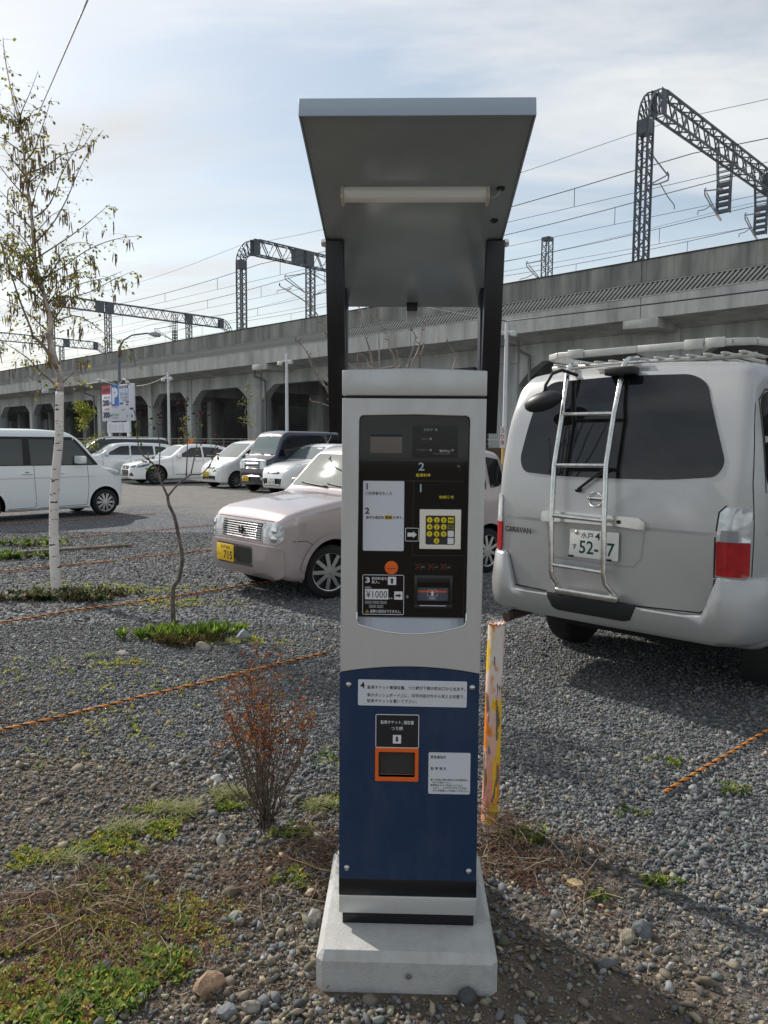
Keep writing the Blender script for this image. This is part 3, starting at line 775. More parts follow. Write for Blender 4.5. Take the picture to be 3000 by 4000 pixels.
class Car:
    def __init__(s, root, paint, top, bottom, plan, tumble, rt, crown=0.03, xs=None, wheels=(), arch=0.33, dark_below=None, archdepth=0.30):
        s.root = root; s.paint = paint
        xr, xf = top[0][0], top[-1][0]
        if xs is None:
            xs = set(np.linspace(xr, xf, 46).tolist())
            for p in top: xs.add(p[0])
            for d in (0.01, 0.025, 0.05, 0.085, 0.13, 0.19): xs.add(xr + d); xs.add(xf - d)
            xs = sorted(xs)
            out = [xs[0]]
            for x in xs[1:]:
                if x - out[-1] > 0.006: out.append(x)
            xs = out
        s.tumble = tumble
        rows = []
        NS, NA, NT, NBT = 12, 5, 6, 3
        for x in xs:
            zt, zb, w = interp(top, x), interp(bottom, x), interp(plan, x)
            r = min(interp(rt, x), (zt - zb) * 0.45, w * 0.5)
            rb = min(0.06, (zt - zb) * 0.2)
            T = lambda z: interp(tumble, z)
            pts = [(w * T(zb) * k / NBT * 0.94, zb) for k in range(NBT)]
            wb = w * T(zb + rb)
            for k in range(NA):
                a = R(-90 + 90 * k / NA)
                pts.append((wb - rb + rb * math.cos(a), zb + rb + rb * math.sin(a)))
            for k in range(NS):
                z = zb + rb + (zt - r - zb - rb) * k / (NS - 1)
                pts.append((w * T(z), z))
            wt = w * T(zt - r)
            for k in range(1, NA + 1):
                a = R(90 * k / NA)
                pts.append((wt - r + r * math.cos(a), zt - r + r * math.sin(a)))
            ye = wt - r
            for k in range(1, NT + 1):
                y = ye * (1 - k / NT)
                pts.append((y, zt + crown * (1 - (y / max(ye, 1e-4)) ** 2) * min(1, ye / 0.5)))
            rows.append((x, pts))
        mb = MB()
        n = len(rows[0][1]); full = 2 * n - 2
        for x, pts in rows:
            ring_ = [(x, y, z) for y, z in pts] + [(x, -y, z) for y, z in pts[-2:0:-1]]
            mb.v.extend(ring_)
        for i in range(len(rows) - 1):
            for k in range(full):
                mb.f.append([i * full + k, i * full + (k + 1) % full, (i + 1) * full + (k + 1) % full, (i + 1) * full + k])
        mb.f.append(list(range(full))); mb.f.append(list(range((len(rows) - 1) * full, len(rows) * full))[::-1])
        mb.mi = [0] * len(mb.f)
        me = mb.mesh('body', [paint, under_m])
        body = bpy.data.objects.new('body', me)
        link(body)
        if wheels:
            cut = MB()
            for wx, wz, wy in wheels:
                for sg in (1, -1):
                    c = MB(); c.lathe([(0, wy - archdepth), (arch, wy - archdepth), (arch, wy + 0.4), (0, wy + 0.4)], 40)
                    cut.add([(p[0] + wx, sg * p[1], p[2] + wz) for p in c.v], c.f)
            cme = cut.mesh('cut', [under_m])
            co = bpy.data.objects.new('cut', cme); link(co)
            md = body.modifiers.new('b', 'BOOLEAN'); md.object = co; md.operation = 'DIFFERENCE'; md.solver = 'EXACT'
            md.material_mode = 'TRANSFER'
            dg = bpy.context.evaluated_depsgraph_get()
            me2 = bpy.data.meshes.new_from_object(body.evaluated_get(dg))
            body.modifiers.clear()
            body.data = me2
            bpy.data.objects.remove(co)
            bpy.data.meshes.remove(me)
            me = me2; me.name = 'body'
        shade(me, True, 38)
        s.me = me; s.body = body; body.parent = root
        b = bmesh.new(); b.from_mesh(me)
        s.bvh = BVHTree.FromBMesh(b); b.free()
    def P(s, axis, a, b):
        """ray start and direction for a projection: 'L' left side(+y) coords (x,z); 'Rt' right side; 'F' front (y,z); 'B' back (y,z); 'T' top (x,y)"""
        if axis == 'L': return Vector((a, 3, b)), Vector((0, -1, 0))
        if axis == 'R': return Vector((a, -3, b)), Vector((0, 1, 0))
        if axis == 'F': return Vector((6, a, b)), Vector((-1, 0, 0))
        if axis == 'B': return Vector((-6, a, b)), Vector((1, 0, 0))
        return Vector((a, b, 5)), Vector((0, 0, -1))
    def hit(s, axis, a, b, off):
        o, d = s.P(axis, a, b)
        h = s.bvh.ray_cast(o, d)
        if h[0] is None:
            h2 = s.bvh.find_nearest(o + d * 3)
            o2 = o + d * ((h2[0] - o).dot(d))
            return o2 - d * off, -d
        nrm = h[1] if h[1].dot(d) < 0 else -h[1]
        return h[0] + nrm * off, nrm
    def patch(s, name, axis, poly, m, off=0.006, cell=0.09, parent=None, thick=0.012, smooth=True, r=0.0):
        b = bmesh.new()
        if r > 0: poly = round_poly(poly, r)
        vs = [b.verts.new((p[0], p[1], 0)) for p in poly]
        b.faces.new(vs)
        xs_ = [p[0] for p in poly]; ys_ = [p[1] for p in poly]
        for ax, lo, hi in ((0, min(xs_), max(xs_)), (1, min(ys_), max(ys_))):
            k = max(1, int((hi - lo) / cell))
            for i in range(1, k):
                c = lo + (hi - lo) * i / k
                co = [0, 0, 0]; co[ax] = c; no = [0, 0, 0]; no[ax] = 1
                bmesh.ops.bisect_plane(b, geom=b.verts[:] + b.edges[:] + b.faces[:], plane_co=co, plane_no=no)
        bmesh.ops.triangulate(b, faces=[f for f in b.faces if len(f.verts) > 4])
        be = [e for e in b.edges if len(e.link_faces) == 1]
        ext = bmesh.ops.extrude_edge_only(b, edges=be)
        ev = set(v for v in ext['geom'] if isinstance(v, bmesh.types.BMVert))
        _, d = s.P(axis, 0, 0)
        for v in b.verts:
            p, nn = s.hit(axis, v.co.x, v.co.y, off)
            v.co = p - nn * (off + 0.004) if v in ev else p
        bmesh.ops.recalc_face_normals(b, faces=b.faces)
        me = bpy.data.meshes.new(name)
        b.to_mesh(me); b.free()
        me.materials.append(m)
        if smooth: shade(me, True, 40)
        return obj(name, me, parent or s.root)
    def ribbon(s, name, axis, line, w=0.006, m=None, off=0.0012, parent=None, step=0.06):
        pts = []
        for i in range(len(line) - 1):
            a = Vector(line[i]); c = Vector(line[i + 1]); k = max(1, int((c - a).length / step))
            pts += [a.lerp(c, j / k) for j in range(k)]
        pts.append(Vector(line[-1]))
        mb = MB()
        for i, p in enumerate(pts):
            d = (pts[min(i + 1, len(pts) - 1)] - pts[max(i - 1, 0)]).normalized()
            nn = Vector((-d.y, d.x)) * (w / 2)
            for sg in (1, -1):
                h, _ = s.hit(axis, p.x + nn.x * sg, p.y + nn.y * sg, off)
                mb.v.append(tuple(h))
        mb.f = [[2 * i, 2 * i + 1, 2 * i + 3, 2 * i + 2] for i in range(len(pts) - 1)]
        mb.mi = [0] * len(mb.f)
        return mb.build(name, m or seam_m, parent or s.root, fix=False)
    def wheel(s, x, y, rad, rimr, w=0.165, style=9, steer=0.0, dark=False, twin=False):
        root = s.root
        sg = 1 if y > 0 else -1
        wt = empty('wheel', (x, y, rad), steer); wt.parent = root
        t = MB()
        hw = w / 2
        t.lathe([(rimr * 0.98, -hw * 0.85), (rimr, -hw), (rad - 0.025, -hw), (rad - 0.006, -hw * 0.82), (rad, -hw * 0.6), (rad, hw * 0.6), (rad - 0.006, hw * 0.82), (rad - 0.025, hw), (rimr, hw), (rimr * 0.98, hw * 0.85)], 40)
        t.build('tyre', tyre_m, wt, smooth=True, ang=45)
        f = MB()
        yo = sg * hw
        f.lathe([(rimr, yo * 0.96), (rimr * 0.955, yo * 0.90), (rimr * 0.93, yo * 0.55)], 32)
        for k in range(style):
            a = 2 * math.pi * k / style
            for da in ((-0.10, 0.10) if twin else (0.0,)):
                c0_, s0_ = math.cos(a), math.sin(a)
                c1_, s1_ = math.cos(a + da * 1.0), math.sin(a + da * 1.0)
                wd = rimr * (0.10 if twin else 0.9 / style * 2.0)
                f.bar((c0_ * rimr * 0.12, yo * 0.86, s0_ * rimr * 0.12), (c1_ * rimr * 0.95, yo * 0.80, s1_ * rimr * 0.95), wd, 0.012, up=(0, 1, 0))
        f.lathe([(0, yo * 0.95), (rimr * 0.16, yo * 0.93), (rimr * 0.2, yo * 0.8)], 16)
        f.build('rim', MATS['dark_alloy'] if dark else rim_m, wt, smooth=True, ang=35)
        dd = MB(); dd.lathe([(0, yo * 0.30), (rimr * 0.97, yo * 0.30)], 24); dd.build('brake_disc', rim_dark, wt)
        return wt
mat('dark_alloy', (0.12, 0.12, 0.13), 0.3, 0.9)
def round_poly(poly, r, n=4):
    out = []
    N = len(poly)
    for i in range(N):
        p0, p1, p2 = Vector(poly[i - 1]), Vector(poly[i]), Vector(poly[(i + 1) % N])
        d1 = (p0 - p1); d2 = (p2 - p1)
        rr = min(r, d1.length * 0.45, d2.length * 0.45)
        a = p1 + d1.normalized() * rr; c = p1 + d2.normalized() * rr
        for k in range(n + 1):
            t = k / n
            out.append(tuple((1 - t) ** 2 * a + 2 * t * (1 - t) * p1 + t * t * c))
    return out
def plate(car, axis, a0, a1, z0, z1, m, lines, parent, off=0.02):
    """licence plate: flat slab standing just off the body, with its characters. a = y coordinate; lines = (text, fx0, fx1, fz0, fz1)"""
    ym = (a0 + a1) / 2; zm = (z0 + z1) / 2
    h, _ = car.hit(axis, ym, zm, 0)
    sgn = 1 if axis == 'F' else -1
    e = MB(); W_, H_ = abs(a1 - a0), z1 - z0
    e.prism(rrect(-W_ / 2, W_ / 2, -H_ / 2, H_ / 2, 0.008), -0.003, 0.003)
    p = e.build('licence_plate', m, parent, bevel=0.001)
    p.location = (h.x + sgn * off, ym, zm)
    p.rotation_euler = (0, 0, R(90) if axis == 'F' else R(-90))
    for s_, fx0, fx1, fz0, fz1, mm in lines:
        text(s_, -W_ / 2 + fx0 * W_, -W_ / 2 + fx1 * W_, -H_ / 2 + fz0 * H_, -H_ / 2 + fz1 * H_, -0.0038, mm, p, bold=0.015)
    return p
def car_root(name, x, y, head, label, cat, group=None):
    return empty(name, (x, y, 0), head, label, cat, group)

# ======== silver high-roof van with ladder and roof rack, seen from behind
van_p = mat('van_silver', (0.43, 0.435, 0.435), 0.33, 0.5, var=0.04, vscale=500, coat=0.15, dirt=(0.30, 2.2, (1, 1, 1.6), (0.38, 0.35, 0.30)))
P0 = Vector((1.31, 4.56, 0)) + (-V) * 0.022
vr = P0 + U * 2.33
VN = car_root('passenger_van', vr.x, vr.y, HEAD, 'silver van seen from behind with a steel ladder on its tailgate and a roof rack', 'van')
top = [(-2.36, 1.02), (-2.35, 1.10), (-2.33, 1.25), (-2.29, 1.45), (-2.23, 1.72), (-2.17, 1.88), (-2.09, 1.945), (-1.95, 1.965), (-1.0, 1.975), (0.6, 1.965), (1.15, 1.93), (1.45, 1.82), (1.85, 1.30), (2.05, 1.10), (2.28, 0.95), (2.34, 0.75)]
bot = [(-2.36, 0.50), (-2.30, 0.42), (-2.0, 0.36), (0, 0.30), (2.0, 0.30), (2.3, 0.36), (2.34, 0.45)]
plan = [(-2.36, 0.68), (-2.35, 0.745), (-2.33, 0.778), (-2.29, 0.803), (-2.22, 0.825), (-2.1, 0.84), (-2.0, 0.843), (0, 0.845), (1.5, 0.845), (2.0, 0.80), (2.25, 0.66), (2.34, 0.50)]
tum = [(0.2, 0.97), (0.5, 1.0), (1.0, 1.0), (1.25, 0.98), (1.55, 0.945), (1.9, 0.885), (2.2, 0.86)]
rtab = [(-2.36, 0.05), (-2.2, 0.10), (-1.9, 0.13), (1.0, 0.13), (2.3, 0.1)]
vc = Car(VN, van_p, top, bot, plan, tum, rtab, crown=0.03, wheels=[(-1.35, 0.33, 0.80), (1.35, 0.33, 0.80)], arch=0.37)
for x_, y_ in ((-1.35, 0.74), (-1.35, -0.74), (1.35, 0.74), (1.35, -0.74)):
    vc.wheel(x_, y_, 0.33, 0.21, 0.19)
# in the B projection a = y (left of the car is +y, which is LEFT in the picture)
glass_v = mat('van_rear_glass', (0.008, 0.009, 0.010), 0.035, spec=0.6)
vc.patch('rear_window', 'B', [(0.60, 1.315), (0.64, 1.40), (0.61, 1.60), (0.565, 1.83), (0.49, 1.890), (0, 1.905), (-0.41, 1.893), (-0.505, 1.84), (-0.59, 1.60), (-0.66, 1.40), (-0.62, 1.325), (-0.35, 1.300), (0, 1.295), (0.35, 1.298)], glass_v, off=0.004, cell=0.06, r=0.07)
for sg in (1, -1):
    lp = vc.patch('tail_lamp', 'B', [(sg * (0.660 if sg < 0 else 0.732), 0.80), (sg * (0.655 if sg < 0 else 0.728), 0.984), (sg * 0.800, 0.984), (sg * 0.801, 0.80)], lens_red, off=0.010, cell=0.03, r=0.012)
    vc.patch('reversing_lens', 'B', [(sg * (0.655 if sg < 0 else 0.728), 0.986), (sg * (0.665 if sg < 0 else 0.735), 1.135), (sg * (0.69 if sg < 0 else 0.745), 1.165), (sg * 0.797, 1.165), (sg * 0.800, 0.986)], lens_clear, off=0.0105, cell=0.03, r=0.008, parent=lp)
    if sg < 0: vc.patch('indicator_lens', 'B', [(sg * 0.676, 0.985), (sg * 0.677, 1.045), (sg * 0.755, 1.045), (sg * 0.755, 0.985)], mat('smoked_lens', (0.30, 0.31, 0.33), 0.15, 0.3, spec=0.8), off=0.0150, cell=0.03, parent=lp)
    if sg < 0: vc.ribbon('lamp_seam', 'B', [(sg * 0.800, 0.79), (sg * 0.648, 0.79), (sg * 0.645, 0.99), (sg * 0.655, 1.14), (sg * 0.69, 1.175), (sg * 0.795, 1.175)], 0.008)
# horizontal press line, tailgate seam, plate recess
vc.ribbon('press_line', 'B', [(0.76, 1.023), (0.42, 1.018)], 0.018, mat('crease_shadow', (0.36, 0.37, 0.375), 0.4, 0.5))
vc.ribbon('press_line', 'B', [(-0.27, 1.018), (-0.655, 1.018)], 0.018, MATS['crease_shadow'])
vc.ribbon('tailgate_seam', 'B', [(0.745, 0.82), (0.748, 0.80), (0.735, 0.63), (0.69, 0.585), (0, 0.555), (-0.58, 0.585), (-0.64, 0.62), (-0.652, 0.78)], 0.008)
vc.ribbon('tailgate_seam', 'B', [(-0.648, 0.98), (-0.650, 0.79)], 0.007)
GN_ = vc.patch('rear_garnish', 'B', [(0.42, 1.012), (0.415, 1.072), (0.38, 1.078), (0, 1.078), (-0.22, 1.076), (-0.262, 1.05), (-0.265, 1.012), (-0.1, 1.022), (0.25, 1.022)], mat('satin_chrome', (0.66, 0.66, 0.65), 0.22, 0.85), off=0.030, cell=0.05, r=0.012)
MB().lathe([(0, 0.0), (0.012, 0.0), (0.012, 0.012)], 12, axis='X', c=(0, 0, 0)).build('lock_barrel', trim_blk, GN_, loc=tuple(vc.hit('B', -0.105, 1.048, 0.036)[0]))
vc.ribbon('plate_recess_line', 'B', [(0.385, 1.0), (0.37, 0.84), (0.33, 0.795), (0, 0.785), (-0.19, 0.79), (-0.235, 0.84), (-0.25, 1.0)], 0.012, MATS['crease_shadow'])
plate(vc, 'B', 0.214, -0.106, 0.815, 0.983, plate_w, [('水戸', 0.24, 0.50, 0.70, 0.92, plate_g), ('43', 0.53, 0.74, 0.68, 0.94, plate_g), ('す', 0.06, 0.16, 0.27, 0.47, plate_g), ('52-17', 0.21, 0.93, 0.14, 0.62, plate_g)], VN, off=0.022)
for z_, y_ in ((0.965, 0.165),):
    MB().lathe([(0, -0.008), (0.010, -0.006), (0.014, 0)], 14, axis='X').build('plate_seal', mat('seal_metal', (0.5, 0.48, 0.45), 0.4, 0.6), VN, loc=tuple(vc.hit('B', y_, z_, 0.028)[0]), smooth=True)
for y_ in (0.20, -0.05):
    MB().box(-0.005, 0.005, -0.017, 0.017, -0.006, 0.006).build('plate_clip', trim_blk, VN, loc=tuple(vc.hit('B', y_, 0.818, 0.029)[0]), bevel=0.001)
# badge: ring with a bar across, and lettering
def back_text(car, s_, y0, y1, z0, z1, off, m, bold=0.0):
    """lettering lying on the back of a car; y0 is the picture-left end"""
    h, nn = car.hit('B', (y0 + y1) / 2, (z0 + z1) / 2, off)
    e = empty('badge', h, R(-90)); e.parent = car.root
    W_ = abs(y1 - y0)
    text(s_, -W_ / 2, W_ / 2, -(z1 - z0) / 2, (z1 - z0) / 2, 0, m, e, bold=bold)
    return e
bz = vc.hit('B', 0.063, 1.168, 0.012)[0]
BD = empty('badge', bz, R(-90)); BD.parent = VN
MB().tube([(0.047 * math.cos(a), 0, 0.042 * math.sin(a)) for a in [2 * math.pi * k / 32 for k in range(33)]], 0.0055, 8).build('ring', chrome, BD, smooth=True)
MB().box(-0.054, 0.054, -0.004, 0.002, -0.0115, 0.0115).build('crossbar', chrome, BD, bevel=0.001)
text('NISSAN', -0.048, 0.048, -0.0065, 0.0065, -0.0048, black_pr, BD, bold=0.03)
e_ = back_text(vc, 'CARAVAN', 0.705, 0.490, 0.925, 0.962, 0.016, mat('badge_dark', (0.06, 0.065, 0.07), 0.25, 0.6), 0.02)
e_.rotation_euler = (0, R(0), R(-90) - 0.10)
back_text(vc, 'E-HR 3000', 0.70, 0.60, 0.605, 0.622, 0.012, grey_pr)
# wiper
MB().bar(vc.hit('B', 0.175, 1.222, 0.03)[0], vc.hit('B', 0.00, 1.355, 0.035)[0], 0.026, 0.014).build('rear_wiper', trim_blk, VN, bevel=0.003)
MB().lathe([(0, -0.022), (0.014, -0.02), (0.018, 0.01)], 14, axis='X').build('wiper_pivot', trim_blk, VN, loc=tuple(vc.hit('B', 0.178, 1.218, 0.02)[0]), smooth=True)
# side windows and fuel flap
for sg, ax in ((1, 'L'), (-1, 'R')):
    vc.patch('side_window', ax, [(-2.13, 1.30), (-2.13, 1.74), (-2.05, 1.79), (-0.95, 1.79), (-0.95, 1.25), (-2.05, 1.25)], glass_dk, cell=0.1, r=0.05)
    vc.patch('side_window', ax, [(-0.85, 1.27), (-0.85, 1.83), (0.25, 1.83), (0.25, 1.27)], glass_dk, cell=0.1, r=0.05)
    vc.patch('side_window', ax, [(0.36, 1.27), (0.36, 1.83), (1.05, 1.80), (1.60, 1.25)], glass_dk, cell=0.1, r=0.05)
    vc.ribbon('press_line', ax, [(-2.15, 1.02), (1.9, 1.0)], 0.016, MATS['crease_shadow'])
    vc.ribbon('tailgate_seam', ax, [(-2.27, 0.80), (-2.265, 1.3), (-2.225, 1.6), (-2.19, 1.72)], 0.007)
    vc.ribbon('window_seal', ax, [(-2.14, 1.24), (-2.145, 1.74), (-2.05, 1.80), (-0.94, 1.80)], 0.012, trim_blk)
    vc.ribbon('door_seam', ax, [(0.30, 0.42), (0.30, 1.25)], 0.008)
vc.ribbon('fuel_flap', 'R', [(-2.02, 0.78), (-2.02, 0.95), (-1.84, 0.95), (-1.84, 0.75), (-2.02, 0.75), (-2.02, 0.78)], 0.007)
# rear bumper: swept round the tail, with a black foot step let into it
def bumper_ring(z, o):
    pl = [(-1.72, 0.843), (-2.0, 0.843), (-2.16, 0.833), (-2.26, 0.805), (-2.33, 0.745), (-2.365, 0.69), (-2.367, 0.665), (-2.368, 0.645), (-2.369, 0.625), (-2.370, 0.605), (-2.372, 0.50), (-2.376, 0.25), (-2.378, 0.0)]
    pts = [(x - (o if i > 0 else 0) * (0.15 + 0.85 * min(1, i / 4)), y + o * (0.9 if i < 5 else (0.5 if i < 7 else 0.0))) for i, (x, y) in enumerate(pl)]
    out = [(x, y, z) for x, y in pts] + [(x, -y, z) for x, y in pts[-2::-1]]
    return out
bm_ = MB()
lv = [(0.795, 0.0), (0.792, 0.022), (0.775, 0.032), (0.66, 0.042), (0.59, 0.048), (0.52, 0.046), (0.455, 0.034), (0.42, 0.0), (0.43, -0.06)]
def lowz(y, z):    # bumper top dips between the corners, where the tailgate reaches down to it
    k = max(0.0, min(1.0, (abs(y) - 0.60) / 0.07))
    if z > 0.58: return 0.560 + (z - 0.58) * (0.02 + 0.98 * k) + 0.02 * k
    return z
nr = None
for z, o in lv:
    rg = bumper_ring(z, o)
    nr = len(rg)
    bm_.v.extend([(x, y, lowz(y, zz)) for x, y, zz in rg])
for i in range(len(lv) - 1):
    for k in range(nr - 1):
        bm_.f.append([i * nr + k, i * nr + k + 1, (i + 1) * nr + k + 1, (i + 1) * nr + k])
bm_.mi = [0] * len(bm_.f)
BU = bm_.build('rear_bumper', van_p, VN, smooth=True, ang=50)
m_ = MB()
m_.prism([(-0.345, 0.588), (-0.335, 0.548), (-0.30, 0.492), (-0.26, 0.478), (0.17, 0.478), (0.21, 0.490), (0.235, 0.548), (0.242, 0.588)], 0, 0.02)
st = m_.build('foot_step', mat('step_black', (0.010, 0.010, 0.011), 0.6), BU, bevel=0.006)
st.location = (-2.428, 0.0, 0); st.rotation_euler = (0, 0, R(-90))
# exhaust and mud flap
MB().tube([(-2.0, 0.60, 0.40), (-2.32, 0.645, 0.375), (-2.40, 0.655, 0.365)], 0.033, 14).build('exhaust_pipe', mat('rusty_steel', (0.12, 0.09, 0.075), 0.6, 0.7), VN, smooth=True, ang=50)
for sg in (1, -1):
    if sg < 0: MB().box(-1.80, -1.78, -0.83, -0.62, 0.10, 0.42).build('mud_flap', trim_blk, VN, bevel=0.003)
MB().box(-1.95, 2.0, -0.55, 0.55, 0.28, 0.45).build('underbody', under_m, VN)
# rear ladder: two bent tubes and four rungs
lad = MB()
def yl_(p): return -p     # picture coordinate (to the right) -> car y
rail = {0: [(-0.211, 1.978), (-0.248, 1.972), (-0.271, 1.935), (-0.300, 1.66), (-0.345, 1.364), (-0.356, 1.05), (-0.348, 0.70), (-0.338, 0.655), (-0.277, 0.583)],
        1: [(0.179, 1.985), (0.125, 1.985), (0.098, 1.955), (0.045, 1.675), (0.005, 1.37), (0.004, 1.05), (0.010, 0.726), (0.022, 0.66), (0.095, 0.590)]}
def lx(z):    # stand-off from the tail
    base = interp(top[:10][::-1] and [(0.5, -2.37), (1.02, -2.37), (1.25, -2.335), (1.45, -2.295), (1.72, -2.235), (1.88, -2.175), (1.95, -2.10)], z)
    return base - 0.085
for k in (0, 1):
    pts = []
    for i, (p_, z_) in enumerate(rail[k]):
        x_ = lx(z_)
        if i == 0: x_ = -1.97
        if i == 1: x_ = -2.10
        if i == len(rail[k]) - 1: x_ += 0.05
        # drawn on the reference plane x=-2.33: shift to true offset keeps the picture place within a centimetre
        k_f = 1 + (x_ + 2.33) / 4.19
        pts.append((x_, -(2.218 + (p_ - 2.218) * k_f) + 0.022, 1.5 + (z_ - 1.5) * k_f))
    lad.tube(pts, 0.0165, 10)
LD = lad.build('ladder', mat('ladder_steel', (0.60, 0.60, 0.58), 0.22, 1.0, var=0.15, vscale=25), VN, smooth=True, ang=50)
for (a_, za), (b_, zb_) in (((-0.299, 1.677), (0.043, 1.675)), ((-0.346, 1.364), (0.003, 1.371)), ((-0.355, 1.050), (0.004, 1.040)), ((-0.346, 0.738), (0.007, 0.730))):
    kf_ = 1 + (lx(za) + 2.33) / 4.19
    MB().tube([(lx(za), -(2.218 + (a_ - 2.218) * kf_) + 0.022, 1.5 + (za - 1.5) * kf_), (lx(zb_), -(2.218 + (b_ - 2.218) * kf_) + 0.022, 1.5 + (zb_ - 1.5) * kf_)], 0.0135, 10).build('rung', MATS['ladder_steel'], LD, smooth=True, ang=50)
MB().box(-2.45, -2.41, -0.14, 0.27, 0.585, 0.620).build('ladder_foot_bar', MATS['ladder_steel'], LD, bevel=0.004)
MB().bar((-2.13, 0.24, 1.985), (-2.13, -0.12, 1.985), 0.05, 0.012).build('ladder_top_bracket', MATS['ladder_steel'], LD, bevel=0.002)
MB().box(-2.26, -2.16, -0.09, 0.09, 1.905, 1.955).build('high_brake_lamp', trim_blk, VN, bevel=0.01)
# under-mirror on an arm at the upper left of the tailgate
def mirror_shell(c, sx, sy, sz):
    b = bmesh.new(); bmesh.ops.create_uvsphere(b, u_segments=20, v_segments=12, radius=1)
    for v in b.verts:
        v.co = Vector((v.co.x * sx, v.co.y * sy, v.co.z * sz))
        if v.co.x > 0.3 * sx: v.co.x = 0.3 * sx
    me = bpy.data.meshes.new('mirror_shell'); b.to_mesh(me); b.free()
    me.materials.append(trim_blk); shade(me, True, 50)
    return me
MR = MB(); MR.tube([(-2.18, 0.31, 1.925), (-2.27, 0.37, 1.955), (-2.33, 0.40, 1.93), (-2.37, 0.42, 1.86), (-2.38, 0.42, 1.80)], 0.011, 8)
MR = MR.build('rear_mirror', trim_blk, VN, smooth=True)
ms = obj('mirror_shell', mirror_shell(None, 0.055, 0.128, 0.064), MR, (-2.40, 0.415, 1.755), (R(-16), R(30), 0))
# roof rack: end rail, two side rails, floor slats
rk = mat('rack_white', (0.50, 0.50, 0.475), 0.4, 0.3, var=0.12, vscale=10)
RK = MB()
zr = 2.048
xr_ = -1.90
def railpts(x_end, y_):
    return [(x_end, y_, zr)]
out_ = [(1.2, 0.70), (-1.82, 0.70), (-1.93, 0.665), (-2.00, 0.56), (-2.01, 0.0), (-2.00, -0.56), (-1.93, -0.665), (-1.82, -0.70), (1.2, -0.70)]
for i in range(len(out_) - 1):
    a_, b_ = out_[i], out_[i + 1]
    RK.bar((a_[0], a_[1], zr + 0.03), (b_[0], b_[1], zr + 0.03), 0.022, 0.040)
RK = RK.build('roof_rack', rk, VN, bevel=0.004)
for k in range(13):
    y_ = -0.6 + k * 0.1
    MB().box(-1.97, 1.15, y_ - 0.017, y_ + 0.017, zr - 0.032, zr - 0.018).build('rack_slat', rk, RK, bevel=0.003)
for x_ in (-1.90, -1.2, -0.6, 0.0, 0.6):
    MB().tube([(x_, -0.66, zr - 0.042), (x_, 0.66, zr - 0.042)], 0.016, 8).build('rack_crossbar', rk, RK, smooth=True)
for y_ in (0.42, -0.35, -0.47):
    MB().box(-2.03, -2.018, y_ - 0.055, y_ + 0.055, zr + 0.002, zr + 0.058).build('joint_plate', rk, RK, bevel=0.003)
for sg in (1, -1):
    for x_ in (-1.55, 0.9):
        MB().prism([(x_ - 0.05, 1.93), (x_ + 0.05, 1.93), (x_ + 0.03, zr - 0.02), (x_ - 0.03, zr - 0.02)], sg * 0.60, sg * 0.70).build('rack_foot', trim_blk, RK, bevel=0.01)
    MB().bar((-1.95, sg * 0.715, 1.905), (1.0, sg * 0.715, 1.915), 0.02, 0.02).build('roof_gutter', rk, VN)
# ======== the other cars
def rail_(car, name, axis, line, rad, m, off=0.004, parent=None, n=6, step=0.08):
    pts = []
    for i in range(len(line) - 1):
        a = Vector(line[i]); c = Vector(line[i + 1]); k = max(1, int((c - a).length / step))
        pts += [a.lerp(c, j / k) for j in range(k)]
    pts.append(Vector(line[-1]))
    return MB().tube([car.hit(axis, p.x, p.y, off)[0] for p in pts], rad, n).build(name, m, parent or car.root, smooth=True)
def disc_(car, name, axis, a, b, rad, m, off, parent=None, ring=None):
    h, nn = car.hit(axis, a, b, off)
    mb = MB()
    mb.lathe([(0.0, 0.004), (rad * 0.8, 0.003), (rad, 0.0), (rad, -0.01)], 18)
    o = mb.build(name, m, parent or car.root, smooth=True, ang=50, loc=h)
    o.rotation_euler = Vector(nn).to_track_quat('Y', 'Z').to_euler()
    return o
def mirrors(car, x, y, z, m, sx=0.06, sy=0.095, sz=0.075):
    for sg in (1, -1):
        mb = MB()
        mb.prism(rrect(-sy, sy, -sz, sz, 0.04), -sx, sx)
        o = mb.build('door_mirror', m, car.root, bevel=0.02, seg=3)
        o.location = (x, sg * y, z); o.rotation_euler = (0, 0, R(90 - 12 * sg))
def wipers(car, zb, m=trim_blk):
    for a, b in (((0.10, zb + 0.010), (-0.42, zb + 0.035)), ((0.52, zb + 0.005), (0.06, zb + 0.04))):
        rail_(car, 'wiper', 'F', [a, b], 0.008, m, off=0.012)

